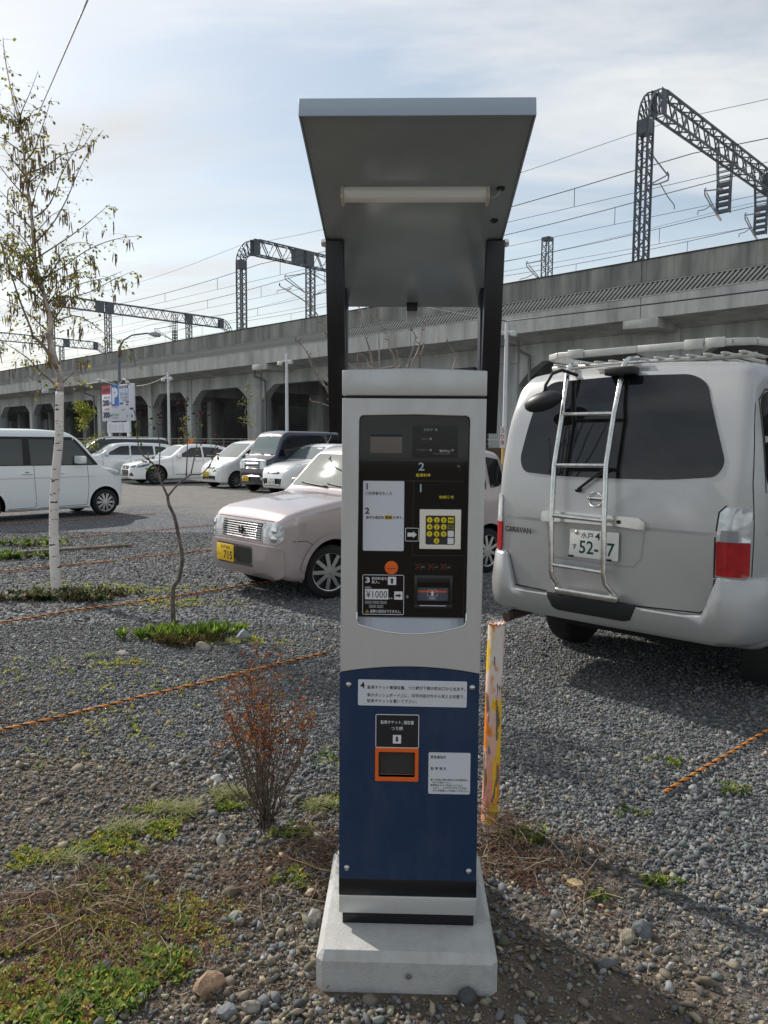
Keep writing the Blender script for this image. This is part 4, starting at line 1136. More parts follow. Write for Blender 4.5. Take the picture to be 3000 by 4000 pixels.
# ---- pink kei hatchback, three-quarter front
lap_p = mat('pink_pearl', (0.46, 0.395, 0.395), 0.28, 0.35, var=0.03, vscale=300, coat=0.8)
LA = car_root('hatchback', -0.16, 8.46, R(222), 'pale pink boxy hatchback with a ribbed grille and yellow plate 715', 'car')
lc_ = Car(LA, lap_p,
    [(-1.65, 0.55), (-1.64, 0.85), (-1.60, 1.05), (-1.52, 1.32), (-1.42, 1.395), (-1.2, 1.425), (-0.5, 1.445), (0.12, 1.44), (0.28, 1.40), (0.36, 1.335), (0.70, 0.995), (0.76, 0.965), (1.0, 0.935), (1.35, 0.875), (1.52, 0.825), (1.60, 0.765), (1.635, 0.69), (1.65, 0.55)],
    [(-1.65, 0.40), (-1.60, 0.28), (-1.4, 0.20), (1.4, 0.20), (1.58, 0.24), (1.65, 0.34)],
    [(-1.65, 0.52), (-1.62, 0.60), (-1.55, 0.66), (-1.4, 0.695), (0, 0.70), (1.1, 0.70), (1.4, 0.685), (1.55, 0.645), (1.62, 0.59), (1.65, 0.52)],
    [(0.2, 0.975), (0.4, 1.0), (0.75, 1.0), (0.92, 0.985), (1.1, 0.945), (1.44, 0.86)],
    [(-1.65, 0.06), (-1.4, 0.10), (0.2, 0.09), (0.5, 0.07), (0.8, 0.085), (1.3, 0.08), (1.65, 0.07)],
    crown=0.022, wheels=[(1.05, 0.255, 0.69), (-1.23, 0.255, 0.69)], arch=0.325)
lc_.wheel(1.05, 0.60, 0.262, 0.185, 0.16, 9, steer=R(-16)); lc_.wheel(1.05, -0.60, 0.262, 0.185, 0.16, 9, steer=R(-16))
lc_.wheel(-1.23, 0.60, 0.262, 0.185, 0.16, 9); lc_.wheel(-1.23, -0.60, 0.262, 0.185, 0.16, 9)
BPx = lc_.patch('front_bumper', 'F', [(-0.625, 0.27), (-0.635, 0.40), (-0.625, 0.525), (-0.55, 0.54), (0.55, 0.54), (0.625, 0.525), (0.635, 0.40), (0.625, 0.27), (0.45, 0.225), (-0.45, 0.225)], lap_p, off=0.030, cell=0.06, r=0.03)
GR = lc_.patch('grille', 'F', [(-0.355, 0.573), (-0.365, 0.733), (0.365, 0.733), (0.355, 0.573)], trim_blk, off=0.004, cell=0.06, r=0.02)
for k in range(7):
    z_ = 0.590 + k * 0.0215
    rail_(lc_, 'grille_bar', 'F', [(-0.35, z_), (0.35, z_)], 0.0062, chrome, off=0.008, parent=GR)
lc_.ribbon('grille_surround', 'F', [(-0.37, 0.568), (-0.375, 0.748), (0.375, 0.748), (0.37, 0.568), (-0.37, 0.568)], 0.022, lap_p, off=0.010)
MB().tube([(0.035 * math.cos(a), 0, 0.033 * math.sin(a)) for a in [2 * math.pi * k / 20 for k in range(21)]], 0.007, 6).build('emblem', mat('emblem_dark', (0.03, 0.03, 0.035), 0.2, 0.8), GR, loc=lc_.hit('F', 0, 0.658, 0.02)[0], rot=(0, 0, R(90)), smooth=True)
for sg in (1, -1):
    hl = lc_.patch('headlamp', 'F', [(sg * 0.385, 0.558), (sg * 0.385, 0.748), (sg * 0.60, 0.748), (sg * 0.635, 0.718), (sg * 0.635, 0.62), (sg * 0.60, 0.556)], lens_clear, off=0.008, cell=0.05, r=0.03)
    disc_(lc_, 'lamp_reflector', 'F', sg * 0.56, 0.693, 0.036, chrome, 0.012, hl); disc_(lc_, 'lamp_reflector', 'F', sg * 0.56, 0.608, 0.034, chrome, 0.012, hl)
lc_.patch('plate_recess', 'F', [(-0.42, 0.325), (-0.43, 0.515), (0.24, 0.515), (0.24, 0.335)], mat('recess_dark', (0.10, 0.085, 0.09), 0.6), off=0.0325, cell=0.06, r=0.03, parent=BPx)
rc = lc_.patch('lower_intake', 'F', [(-0.05, 0.345), (-0.05, 0.495), (0.21, 0.495), (0.23, 0.46), (0.23, 0.37), (0.20, 0.345)], trim_blk, off=0.035, cell=0.06, r=0.02, parent=BPx)
plate(lc_, 'F', -0.40, -0.07, 0.335, 0.500, plate_y, [('水戸580', 0.25, 0.78, 0.70, 0.92, black_pr), ('い', 0.06, 0.15, 0.28, 0.45, black_pr), ('·', 0.22, 0.26, 0.32, 0.40, black_pr), ('715', 0.42, 0.93, 0.12, 0.60, black_pr)], LA, off=0.052)
lc_.patch('windscreen', 'F', [(-0.595, 1.03), (-0.60, 1.06), (-0.53, 1.365), (0.53, 1.365), (0.60, 1.06), (0.595, 1.03)], glass_lt, off=0.005, cell=0.08, r=0.04)
wipers(lc_, 1.02)
for sg, ax in ((1, 'L'), (-1, 'R')):
    lc_.patch('side_window', ax, [(0.52, 1.0), (0.22, 1.345), (-0.42, 1.36), (-0.42, 0.97), (0.50, 0.97)], glass_dk, cell=0.1, r=0.03)
    lc_.patch('side_window', ax, [(-0.50, 0.97), (-0.50, 1.36), (-1.12, 1.345), (-1.18, 0.97)], glass_dk, cell=0.1, r=0.03)
    lc_.patch('side_window', ax, [(-1.25, 0.98), (-1.21, 1.34), (-1.42, 1.31), (-1.52, 1.02)], glass_dk, cell=0.1, r=0.03)
    lc_.ribbon('door_seam', ax, [(0.60, 0.98), (0.62, 0.60), (0.52, 0.30)], 0.006)
    lc_.ribbon('door_seam', ax, [(-0.46, 0.97), (-0.46, 0.27)], 0.006)
    lc_.ribbon('fender_seam', ax, [(1.50, 0.585), (1.36, 0.585), (1.22, 0.50)], 0.006)
    rail_(lc_, 'door_handle', ax, [(-0.40, 0.85), (-0.24, 0.85)], 0.013, lap_p, off=0.012)
    rail_(lc_, 'door_handle', ax, [(-1.12, 0.85), (-0.96, 0.85)], 0.013, lap_p, off=0.012)
    lc_.ribbon('arch_lip', ax, [(1.05 + 0.355 * math.cos(a), 0.255 + 0.355 * math.sin(a)) for a in [R(8 + 164 * k / 16) for k in range(17)]], 0.05, lap_p, off=0.012)
lc_.patch('tail_lamp', 'B', [(0.50, 0.62), (0.50, 0.86), (0.62, 0.86), (0.62, 0.62)], lens_red, cell=0.04)
lc_.patch('tail_lamp', 'B', [(-0.50, 0.62), (-0.50, 0.86), (-0.62, 0.86), (-0.62, 0.62)], lens_red, cell=0.04)
lc_.ribbon('bonnet_seam', 'F', [(-0.66, 0.757), (-0.5, 0.765), (0.5, 0.765), (0.66, 0.757)], 0.006, seam_m)
mirrors(lc_, 0.42, 0.80, 1.02, lap_p)
LA.scale = (1, 0.95, 1)
LA.location += Vector((-0.669, 0.743, 0)) * -0.03

# ---- white tall wagon, right side view, rear cut by the frame
wt_p = mat('white_pearl', (0.84, 0.87, 0.87), 0.22, 0.0, var=0.02, vscale=200, coat=0.7)
wc = Vector((-5.6225, 15.389, 0)) + V * 0.64 - U * 1.06
WG = car_root('tall_wagon', wc.x, wc.y, HEAD, 'white tall boxy wagon with dark side windows parked behind the birch trunk', 'car')
w_ = Car(WG, wt_p,
    [(-1.62, 0.6), (-1.61, 0.95), (-1.57, 1.25), (-1.48, 1.56), (-1.36, 1.655), (-1.0, 1.685), (-0.3, 1.69), (0.30, 1.655), (0.52, 1.55), (0.95, 1.06), (1.03, 0.985), (1.25, 0.93), (1.40, 0.885), (1.49, 0.80), (1.515, 0.62), (1.52, 0.5)],
    [(-1.62, 0.45), (-1.58, 0.3), (-1.4, 0.175), (1.3, 0.165), (1.46, 0.18), (1.52, 0.30)],
    [(-1.62, 0.55), (-1.58, 0.64), (-1.45, 0.70), (-1.2, 0.71), (1.0, 0.71), (1.25, 0.69), (1.42, 0.61), (1.50, 0.52), (1.52, 0.45)],
    [(0.15, 0.96), (0.4, 1.0), (0.8, 1.0), (1.0, 0.985), (1.3, 0.955), (1.7, 0.89)],
    [(-1.62, 0.08), (-1.3, 0.11), (0.4, 0.10), (0.9, 0.07), (1.2, 0.09), (1.5, 0.08)],
    crown=0.02, wheels=[(1.06, 0.262, 0.70), (-1.18, 0.262, 0.70)], arch=0.325)
for x_, y_ in ((1.06, 0.62), (1.06, -0.62), (-1.18, 0.62), (-1.18, -0.62)): w_.wheel(x_, y_, 0.265, 0.185, 0.15, 10, twin=True)
wgl = mat('side_glass_green', (0.014, 0.022, 0.019), 0.04, spec=0.9)
w_.patch('window_band', 'R', [(0.93, 1.01), (0.50, 1.50), (0.42, 1.555), (-1.40, 1.555), (-1.50, 1.02)], trim_blk, off=0.003, cell=0.12, r=0.04)
w_.patch('side_window', 'R', [(0.82, 1.03), (0.44, 1.49), (0.20, 1.50), (0.20, 1.03)], wgl, off=0.007, cell=0.12, r=0.02)
w_.patch('side_window', 'R', [(0.10, 1.03), (0.06, 1.50), (-0.40, 1.51), (-0.38, 1.03)], wgl, off=0.007, cell=0.12, r=0.02)
w_.patch('side_window', 'R', [(-0.52, 1.03), (-0.52, 1.51), (-1.30, 1.50), (-1.38, 1.04)], wgl, off=0.007, cell=0.12, r=0.02)
w_.patch('window_band', 'L', [(0.93, 1.01), (0.50, 1.50), (0.42, 1.555), (-1.40, 1.555), (-1.50, 1.02)], trim_blk, off=0.003, cell=0.12, r=0.04)
w_.patch('windscreen', 'F', [(-0.60, 1.03), (-0.54, 1.57), (0.54, 1.57), (0.60, 1.03)], glass_lt, off=0.006, cell=0.1, r=0.04)
w_.patch('headlamp', 'R', [(1.08, 0.915), (1.28, 0.905), (1.44, 0.83), (1.42, 0.795), (1.26, 0.80)], lens_clear, off=0.007, cell=0.05, r=0.01)
w_.patch('headlamp', 'F', [(0.60, 0.78), (0.60, 0.88), (0.34, 0.83), (0.34, 0.77)], lens_clear, off=0.007, cell=0.05, r=0.01)
w_.patch('headlamp', 'F', [(-0.60, 0.78), (-0.60, 0.88), (-0.34, 0.83), (-0.34, 0.77)], lens_clear, off=0.007, cell=0.05, r=0.01)
w_.patch('grille', 'F', [(-0.32, 0.70), (-0.32, 0.82), (0.32, 0.82), (0.32, 0.70)], trim_blk, off=0.006, cell=0.08)
plate(w_, 'F', -0.16, 0.16, 0.62, 0.78, plate_w, [('58-20', 0.15, 0.93, 0.15, 0.60, plate_g)], WG, off=0.03)
for x0_, x1_ in ((-0.55, -0.36), (0.03, 0.22)):
    rail_(w_, 'door_handle', 'R', [(x0_, 0.865), (x1_, 0.865)], 0.013, wt_p, off=0.012)
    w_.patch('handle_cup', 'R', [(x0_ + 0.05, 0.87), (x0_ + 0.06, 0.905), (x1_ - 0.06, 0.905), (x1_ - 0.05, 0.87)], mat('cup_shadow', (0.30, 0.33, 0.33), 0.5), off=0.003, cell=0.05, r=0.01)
w_.ribbon('door_seam', 'R', [(-0.33, 1.02), (-0.30, 0.26), (-0.34, 0.23), (-1.0, 0.22)], 0.008)
w_.ribbon('door_seam', 'R', [(0.70, 1.0), (0.72, 0.60), (0.68, 0.24), (-0.25, 0.22)], 0.008)
w_.ribbon('sill_line', 'R', [(-0.80, 0.205), (0.70, 0.20)], 0.008)
w_.ribbon('press_line', 'R', [(-1.3, 0.78), (0.85, 0.79)], 0.014, mat('white_crease', (0.52, 0.55, 0.55), 0.4))
mirrors(w_, 0.52, 0.80, 1.12, wt_p, 0.06, 0.12, 0.075)

# ---- second row, nosed towards the camera side of the lane
def simple_car(name, loc_wheel, head, wx, hw, label, cat, paint, top, bot, plan, tum, rt, rear_x, arch, rad, rimr, spokes, group=None, dark_rim=False, crown=0.02, near='L', wz=None):
    """loc_wheel: ground point of the near front wheel; wx: x of the front axle; hw: lateral position of the wheels"""
    f = Vector((math.cos(head), math.sin(head), 0)); l = Vector((-f.y, f.x, 0))
    c = Vector(loc_wheel + (0,)) - f * wx - l * (hw + 0.07) * (1 if near == 'L' else -1)
    rt_ = car_root(name, c.x, c.y, head, label, cat, group)
    cr_ = Car(rt_, paint, top, bot, plan, tum, rt, crown=crown, wheels=[(wx, rad, hw + 0.09), (rear_x, rad, hw + 0.09)], arch=arch)
    for x_ in (wx, rear_x):
        for sg in (1, -1): cr_.wheel(x_, sg * hw, rad, rimr, 0.16, spokes, dark=dark_rim)
    return cr_
H2 = HEAD + math.pi
# white one-box kei car
kp = mat('white_solid', (0.82, 0.83, 0.82), 0.2, 0.0, var=0.02, vscale=200, coat=0.7)
k_ = simple_car('hatchback', (-4.69, 24.38), H2, 1.02, 0.60, 'small white one-box hatchback with yellow plate between the white sedan and navy van', 'car', kp,
    [(-1.62, 0.6), (-1.60, 0.95), (-1.52, 1.35), (-1.38, 1.475), (-0.9, 1.515), (-0.1, 1.51), (0.25, 1.45), (0.62, 1.21), (1.02, 0.93), (1.30, 0.80), (1.50, 0.68), (1.58, 0.56), (1.61, 0.42)],
    [(-1.62, 0.4), (-1.5, 0.2), (1.4, 0.18), (1.55, 0.2), (1.61, 0.28)],
    [(-1.62, 0.5), (-1.5, 0.66), (-1.2, 0.70), (1.0, 0.70), (1.3, 0.67), (1.5, 0.57), (1.61, 0.40)],
    [(0.15, 0.96), (0.4, 1.0), (0.8, 1.0), (1.0, 0.97), (1.5, 0.85)], [(-1.6, 0.08), (0, 0.1), (1.0, 0.08), (1.6, 0.08)], -1.28, 0.31, 0.262, 0.18, 9)
k_.patch('windscreen', 'F', [(-0.58, 0.985), (-0.50, 1.42), (0.50, 1.42), (0.58, 0.985)], glass_lt, cell=0.1, r=0.05)
k_.patch('grille', 'F', [(-0.22, 0.62), (-0.22, 0.70), (0.22, 0.70), (0.22, 0.62)], trim_blk, cell=0.08, r=0.02)
rail_(k_, 'grille_bar', 'F', [(-0.20, 0.66), (0.20, 0.66)], 0.010, chrome, off=0.012)
k_.patch('lower_intake', 'F', [(-0.34, 0.27), (-0.36, 0.40), (0.36, 0.40), (0.34, 0.27)], trim_blk, cell=0.08, r=0.03)
plate(k_, 'F', -0.26, 0.04, 0.37, 0.53, plate_y, [('水戸580', 0.25, 0.78, 0.70, 0.92, black_pr), ('18-19', 0.15, 0.93, 0.12, 0.60, black_pr)], k_.root, off=0.03)
for sg, ax in ((1, 'L'), (-1, 'R')):
    k_.patch('headlamp', 'F', [(sg * 0.34, 0.60), (sg * 0.36, 0.70), (sg * 0.58, 0.86), (sg * 0.63, 0.82), (sg * 0.58, 0.66)], lens_clear, off=0.006, cell=0.06, r=0.02)
    k_.patch('side_window', ax, [(0.86, 0.98), (0.30, 1.36), (-0.25, 1.40), (-0.25, 0.95)], glass_dk, cell=0.12, r=0.03)
    k_.patch('side_window', ax, [(-0.33, 0.95), (-0.33, 1.40), (-1.20, 1.37), (-1.35, 1.0)], glass_dk, cell=0.12, r=0.03)
    k_.ribbon('door_seam', ax, [(0.72, 0.95), (0.66, 0.28)], 0.01); k_.ribbon('door_seam', ax, [(-0.30, 0.95), (-0.30, 0.28)], 0.01)
    rail_(k_, 'door_handle', ax, [(-0.20, 0.80), (-0.04, 0.80)], 0.014, kp, off=0.01)
mirrors(k_, 0.66, 0.78, 1.02, kp)
# navy van
np_ = mat('navy_paint', (0.008, 0.011, 0.03), 0.15, 0.2, coat=1.0, spec=0.6)
n_ = simple_car('minivan', (-3.05, 22.35), H2, 1.10, 0.60, 'navy blue high-roof minivan with a chrome grille and square lamps', 'van', np_,
    [(-1.60, 0.7), (-1.59, 1.2), (-1.52, 1.66), (-1.42, 1.76), (-0.8, 1.80), (0.6, 1.80), (0.80, 1.745), (0.92, 1.64), (1.22, 1.10), (1.32, 1.03), (1.50, 0.965), (1.56, 0.90), (1.59, 0.60)],
    [(-1.6, 0.45), (-1.5, 0.25), (1.4, 0.22), (1.54, 0.24), (1.59, 0.3)],
    [(-1.6, 0.6), (-1.5, 0.68), (-1.2, 0.70), (1.2, 0.70), (1.45, 0.675), (1.55, 0.63), (1.59, 0.55)],
    [(0.2, 0.97), (0.5, 1.0), (1.0, 1.0), (1.3, 0.97), (1.8, 0.89)], [(-1.6, 0.1), (0.5, 0.13), (1.1, 0.09), (1.6, 0.07)], -1.18, 0.31, 0.262, 0.17, 8, dark_rim=True)
n_.patch('windscreen', 'F', [(-0.60, 1.12), (-0.54, 1.62), (0.54, 1.62), (0.60, 1.12)], glass_lt, cell=0.1, r=0.05)
n_.patch('grille', 'F', [(-0.36, 0.68), (-0.36, 0.88), (0.36, 0.88), (0.36, 0.68)], trim_blk, cell=0.08, r=0.01)
for z_, r_ in ((0.86, 0.022), (0.82, 0.012), (0.76, 0.008), (0.71, 0.008)): rail_(n_, 'grille_bar', 'F', [(-0.35, z_), (0.35, z_)], r_, chrome, off=0.012)
for sg, ax in ((1, 'L'), (-1, 'R')):
    n_.patch('headlamp', 'F', [(sg * 0.37, 0.70), (sg * 0.37, 0.93), (sg * 0.62, 0.93), (sg * 0.63, 0.70)], lens_clear, off=0.008, cell=0.06, r=0.02)
    n_.patch('side_window', ax, [(1.02, 1.15), (0.80, 1.55), (0.12, 1.58), (0.12, 1.12)], glass_dk, cell=0.12, r=0.03)
    n_.patch('side_window', ax, [(0.03, 1.12), (0.03, 1.58), (-0.72, 1.58), (-0.72, 1.12)], glass_dk, cell=0.12, r=0.03)
    n_.patch('side_window', ax, [(-0.80, 1.12), (-0.80, 1.58), (-1.42, 1.56), (-1.48, 1.14)], glass_dk, cell=0.12, r=0.03)
    rail_(n_, 'side_moulding', ax, [(-1.3, 0.62), (0.7, 0.62)], 0.008, chrome, off=0.004)
    disc_(n_, 'fog_lamp', 'F', sg * 0.46, 0.42, 0.04, lens_clear, 0.006)
rail_(n_, 'bumper_bar', 'F', [(-0.40, 0.48), (0.40, 0.48)], 0.012, chrome, off=0.006)
plate(n_, 'F', -0.42, -0.12, 0.33, 0.49, plate_y, [('水戸480', 0.25, 0.78, 0.70, 0.92, black_pr), ('10-31', 0.15, 0.93, 0.12, 0.60, black_pr)], n_.root, off=0.035)
wipers(n_, 1.11)
mirrors(n_, 0.95, 0.80, 1.17, trim_blk, 0.06, 0.10, 0.10)
# rounded white compact behind the pink car
mp_ = mat('white_compact', (0.80, 0.81, 0.81), 0.2, 0.0, var=0.02, vscale=200, coat=0.7)
ma_ = simple_car('compact_car', (-2.15, 21.4), H2, 1.10, 0.66, 'rounded white compact car half hidden behind the pink hatchback', 'car', mp_,
    [(-1.78, 0.6), (-1.76, 0.9), (-1.66, 1.15), (-1.35, 1.36), (-0.8, 1.42), (-0.2, 1.425), (0.15, 1.36), (0.75, 0.98), (0.9, 0.93), (1.3, 0.86), (1.55, 0.76), (1.70, 0.62), (1.76, 0.45)],
    [(-1.78, 0.4), (-1.6, 0.2), (1.5, 0.17), (1.7, 0.2), (1.76, 0.28)],
    [(-1.78, 0.5), (-1.6, 0.72), (-1.2, 0.785), (1.0, 0.785), (1.35, 0.75), (1.6, 0.62), (1.76, 0.42)],
    [(0.15, 0.96), (0.4, 1.0), (0.75, 1.0), (0.95, 0.97), (1.4, 0.82)], [(-1.7, 0.12), (0, 0.14), (1.0, 0.12), (1.7, 0.1)], -1.22, 0.32, 0.27, 0.18, 8)
ma_.patch('windscreen', 'F', [(-0.64, 1.00), (-0.52, 1.35), (0.52, 1.35), (0.64, 1.00)], glass_lt, cell=0.1, r=0.05)
ma_.patch('grille', 'F', [(-0.26, 0.60), (-0.24, 0.665), (0.24, 0.665), (0.26, 0.60)], trim_blk, cell=0.08, r=0.03)
rail_(ma_, 'grille_bar', 'F', [(-0.25, 0.635), (0.25, 0.635)], 0.008, chrome, off=0.012)
ma_.patch('lower_intake', 'F', [(-0.36, 0.26), (-0.42, 0.47), (0.42, 0.47), (0.36, 0.26)], trim_blk, cell=0.08, r=0.05)
plate(ma_, 'F', -0.16, 0.16, 0.31, 0.47, plate_w, [('水戸501', 0.25, 0.78, 0.70, 0.92, plate_g), ('53-14', 0.15, 0.93, 0.12, 0.60, plate_g)], ma_.root, off=0.035)
disc_(ma_, 'emblem', 'F', 0, 0.72, 0.05, chrome, 0.004)
for sg, ax in ((1, 'L'), (-1, 'R')):
    ma_.patch('headlamp', 'T', [(1.62, sg * 0.42), (1.55, sg * 0.60), (1.25, sg * 0.68), (1.20, sg * 0.62), (1.40, sg * 0.46)], lens_clear, off=0.008, cell=0.06, r=0.03)
    ma_.patch('side_window', ax, [(0.62, 0.96), (0.12, 1.27), (-0.28, 1.31), (-0.28, 0.93)], glass_dk, cell=0.12, r=0.03)
    ma_.patch('side_window', ax, [(-0.36, 0.93), (-0.36, 1.31), (-1.05, 1.26), (-1.25, 0.98)], glass_dk, cell=0.12, r=0.03)
MB().tube([(0, 0, 0), (-0.16, 0, 0.22)], 0.006, 6).build('aerial', trim_blk, ma_.root, loc=(-0.3, 0, 1.44))
mirrors(ma_, 0.50, 0.86, 0.98, mp_)
# white sedan
sp_ = mat('white_sedan_paint', (0.84, 0.85, 0.85), 0.18, 0.0, var=0.02, vscale=200, coat=0.9)
se = simple_car('sedan', (-7.77, 26.21), R(180 + 36), 1.50, 0.74, 'long white sedan with slanted headlamps and a black fog lamp surround', 'car', sp_,
    [(-2.33, 0.6), (-2.32, 0.85), (-2.26, 0.97), (-1.75, 1.02), (-1.10, 1.27), (-0.65, 1.36), (0.0, 1.375), (0.35, 1.34), (1.00, 0.94), (1.15, 0.90), (1.7, 0.82), (2.05, 0.735), (2.24, 0.64), (2.31, 0.50)],
    [(-2.33, 0.4), (-2.2, 0.22), (2.05, 0.18), (2.25, 0.19), (2.31, 0.26)],
    [(-2.33, 0.62), (-2.2, 0.76), (-1.8, 0.84), (0, 0.86), (1.5, 0.855), (1.9, 0.80), (2.15, 0.68), (2.31, 0.48)],
    [(0.15, 0.95), (0.35, 1.0), (0.75, 1.0), (0.9, 0.98), (1.37, 0.74)], [(-2.3, 0.08), (-1.2, 0.1), (0, 0.11), (1.1, 0.08), (2.3, 0.08)], -1.20, 0.375, 0.325, 0.235, 10, dark_rim=True)
se.patch('windscreen', 'F', [(-0.64, 0.97), (-0.50, 1.31), (0.50, 1.31), (0.64, 0.97)], glass_lt, cell=0.1, r=0.05)
se.patch('grille', 'F', [(-0.20, 0.22), (-0.34, 0.42), (-0.30, 0.64), (0.30, 0.64), (0.34, 0.42), (0.20, 0.22)], trim_blk, cell=0.08, r=0.03)
disc_(se, 'emblem', 'F', 0, 0.56, 0.045, chrome, 0.008)
for k in range(5): rail_(se, 'grille_bar', 'F', [(-0.27, 0.32 + k * 0.055), (0.27, 0.32 + k * 0.055)], 0.006, rim_dark, off=0.009)
blue_lens = mat('blue_lens', (0.16, 0.22, 0.30), 0.08, 0.4, spec=1.0)
for sg, ax in ((1, 'L'), (-1, 'R')):
    se.patch('headlamp', ax, [(2.14, 0.59), (2.08, 0.655), (1.70, 0.73), (1.78, 0.66), (2.0, 0.59)], blue_lens, off=0.006, cell=0.05, r=0.01)
    se.patch('headlamp', 'F', [(sg * 0.38, 0.57), (sg * 0.40, 0.62), (sg * 0.66, 0.68), (sg * 0.66, 0.59)], blue_lens, off=0.006, cell=0.05, r=0.01)
    se.patch('fog_surround', 'F', [(sg * 0.40, 0.30), (sg * 0.54, 0.42), (sg * 0.62, 0.30)], trim_blk, off=0.005, cell=0.05, r=0.02)
    se.patch('side_window', ax, [(0.80, 0.935), (0.22, 1.25), (-0.14, 1.28), (-0.14, 0.92)], glass_dk, cell=0.12, r=0.03)
    se.patch('side_window', ax, [(-0.20, 0.92), (-0.20, 1.28), (-0.70, 1.265), (-1.16, 1.12), (-1.40, 0.98), (-1.2, 0.93)], glass_dk, cell=0.12, r=0.03)
    se.ribbon('window_trim', ax, [(0.90, 0.93), (0.20, 1.30), (-0.68, 1.305), (-1.22, 1.14), (-1.46, 0.985)], 0.018, chrome, off=0.004)
    se.ribbon('door_seam', ax, [(0.95, 0.90), (0.92, 0.30)], 0.01); se.ribbon('door_seam', ax, [(-0.17, 0.92), (-0.17, 0.28)], 0.01)
    rail_(se, 'door_handle', ax, [(-0.10, 0.80), (0.10, 0.80)], 0.014, sp_, off=0.01); rail_(se, 'door_handle', ax, [(-1.0, 0.81), (-0.82, 0.81)], 0.014, sp_, off=0.01)
    se.ribbon('sill_decal', ax, [(0.85, 0.335), (-0.75, 0.335)], 0.03, mat('decal_grey', (0.30, 0.32, 0.33), 0.5))
mirrors(se, 0.72, 0.93, 0.98, sp_)
# silver estate
gp_ = mat('estate_white', (0.70, 0.72, 0.75), 0.22, 0.3, coat=0.6)
es = simple_car('estate_car', (-10.85, 28.2), R(180 + 30), 1.25, 0.70, 'pale silver estate car parked behind the white sedan', 'car', gp_,
    [(-2.1, 0.6), (-2.08, 0.9), (-1.98, 1.15), (-1.75, 1.33), (-1.2, 1.385), (-0.3, 1.40), (0.2, 1.36), (0.85, 0.98), (1.0, 0.93), (1.5, 0.86), (1.9, 0.74), (2.05, 0.55)],
    [(-2.1, 0.4), (-1.9, 0.2), (1.8, 0.18), (2.0, 0.2), (2.05, 0.3)],
    [(-2.1, 0.6), (-1.9, 0.76), (-1.5, 0.80), (1.2, 0.80), (1.6, 0.76), (1.9, 0.64), (2.05, 0.45)],
    [(0.15, 0.95), (0.4, 1.0), (0.8, 1.0), (0.95, 0.97), (1.4, 0.80)], [(-2, 0.1), (0, 0.1), (1, 0.08), (2, 0.08)], -1.25, 0.34, 0.29, 0.2, 8)
es.patch('windscreen', 'F', [(-0.62, 1.0), (-0.52, 1.32), (0.52, 1.32), (0.62, 1.0)], glass_lt, cell=0.1, r=0.05)
for sg, ax in ((1, 'L'), (-1, 'R')):
    es.patch('side_window', ax, [(0.68, 0.96), (0.10, 1.28), (-0.22, 1.30), (-0.22, 0.95)], glass_dk, cell=0.12, r=0.03)
    es.patch('side_window', ax, [(-0.28, 0.95), (-0.28, 1.30), (-1.10, 1.29), (-1.12, 0.95)], glass_dk, cell=0.12, r=0.03)
    es.patch('side_window', ax, [(-1.18, 0.96), (-1.18, 1.28), (-1.55, 1.25), (-1.86, 1.03)], wgl, cell=0.12, r=0.03)
    rail_(es, 'door_handle', ax, [(-0.18, 0.83), (0.0, 0.83)], 0.014, gp_, off=0.01); rail_(es, 'door_handle', ax, [(-1.10, 0.84), (-0.92, 0.84)], 0.014, gp_, off=0.01)
    es.ribbon('door_seam', ax, [(0.75, 0.93), (0.72, 0.30)], 0.01); es.ribbon('door_seam', ax, [(-0.25, 0.93), (-0.25, 0.28)], 0.01)
mirrors(es, 0.60, 0.88, 1.0, gp_)
# dark minivan with a white roof edge, behind the estate
dp_ = mat('dark_van_paint', (0.02, 0.022, 0.028), 0.2, 0.1, coat=0.8)
dv = simple_car('minivan', (-12.6, 32.4), R(180 + 30), 1.35, 0.74, 'long dark minivan with a pale roof edge standing behind the estate car', 'van', dp_,
    [(-2.25, 0.7), (-2.23, 1.1), (-2.15, 1.50), (-2.0, 1.62), (-1.0, 1.66), (0.3, 1.65), (0.75, 1.55), (1.45, 1.08), (1.7, 0.98), (2.1, 0.85), (2.25, 0.6)],
    [(-2.25, 0.4), (-2.1, 0.22), (2.0, 0.2), (2.25, 0.3)],
    [(-2.25, 0.65), (-2.1, 0.80), (-1.5, 0.84), (1.3, 0.84), (1.8, 0.78), (2.1, 0.64), (2.25, 0.45)],
    [(0.2, 0.96), (0.5, 1.0), (1.0, 1.0), (1.65, 0.86)], [(-2, 0.1), (0, 0.12), (2, 0.08)], -1.4, 0.36, 0.31, 0.2, 8)
dv.patch('windscreen', 'F', [(-0.64, 1.12), (-0.56, 1.55), (0.56, 1.55), (0.64, 1.12)], glass_lt, cell=0.12, r=0.05)
for sg, ax in ((1, 'L'), (-1, 'R')):
    dv.patch('side_window', ax, [(1.1, 1.1), (0.62, 1.48), (-0.3, 1.50), (-0.3, 1.06)], glass_dk, cell=0.15, r=0.03)
    dv.patch('side_window', ax, [(-0.38, 1.06), (-0.38, 1.50), (-1.9, 1.48), (-2.0, 1.1)], glass_dk, cell=0.15, r=0.03)
    dv.ribbon('roof_edge', ax, [(0.5, 1.56), (0.2, 1.585), (-1.9, 1.58), (-2.1, 1.52)], 0.06, kp, off=0.012)
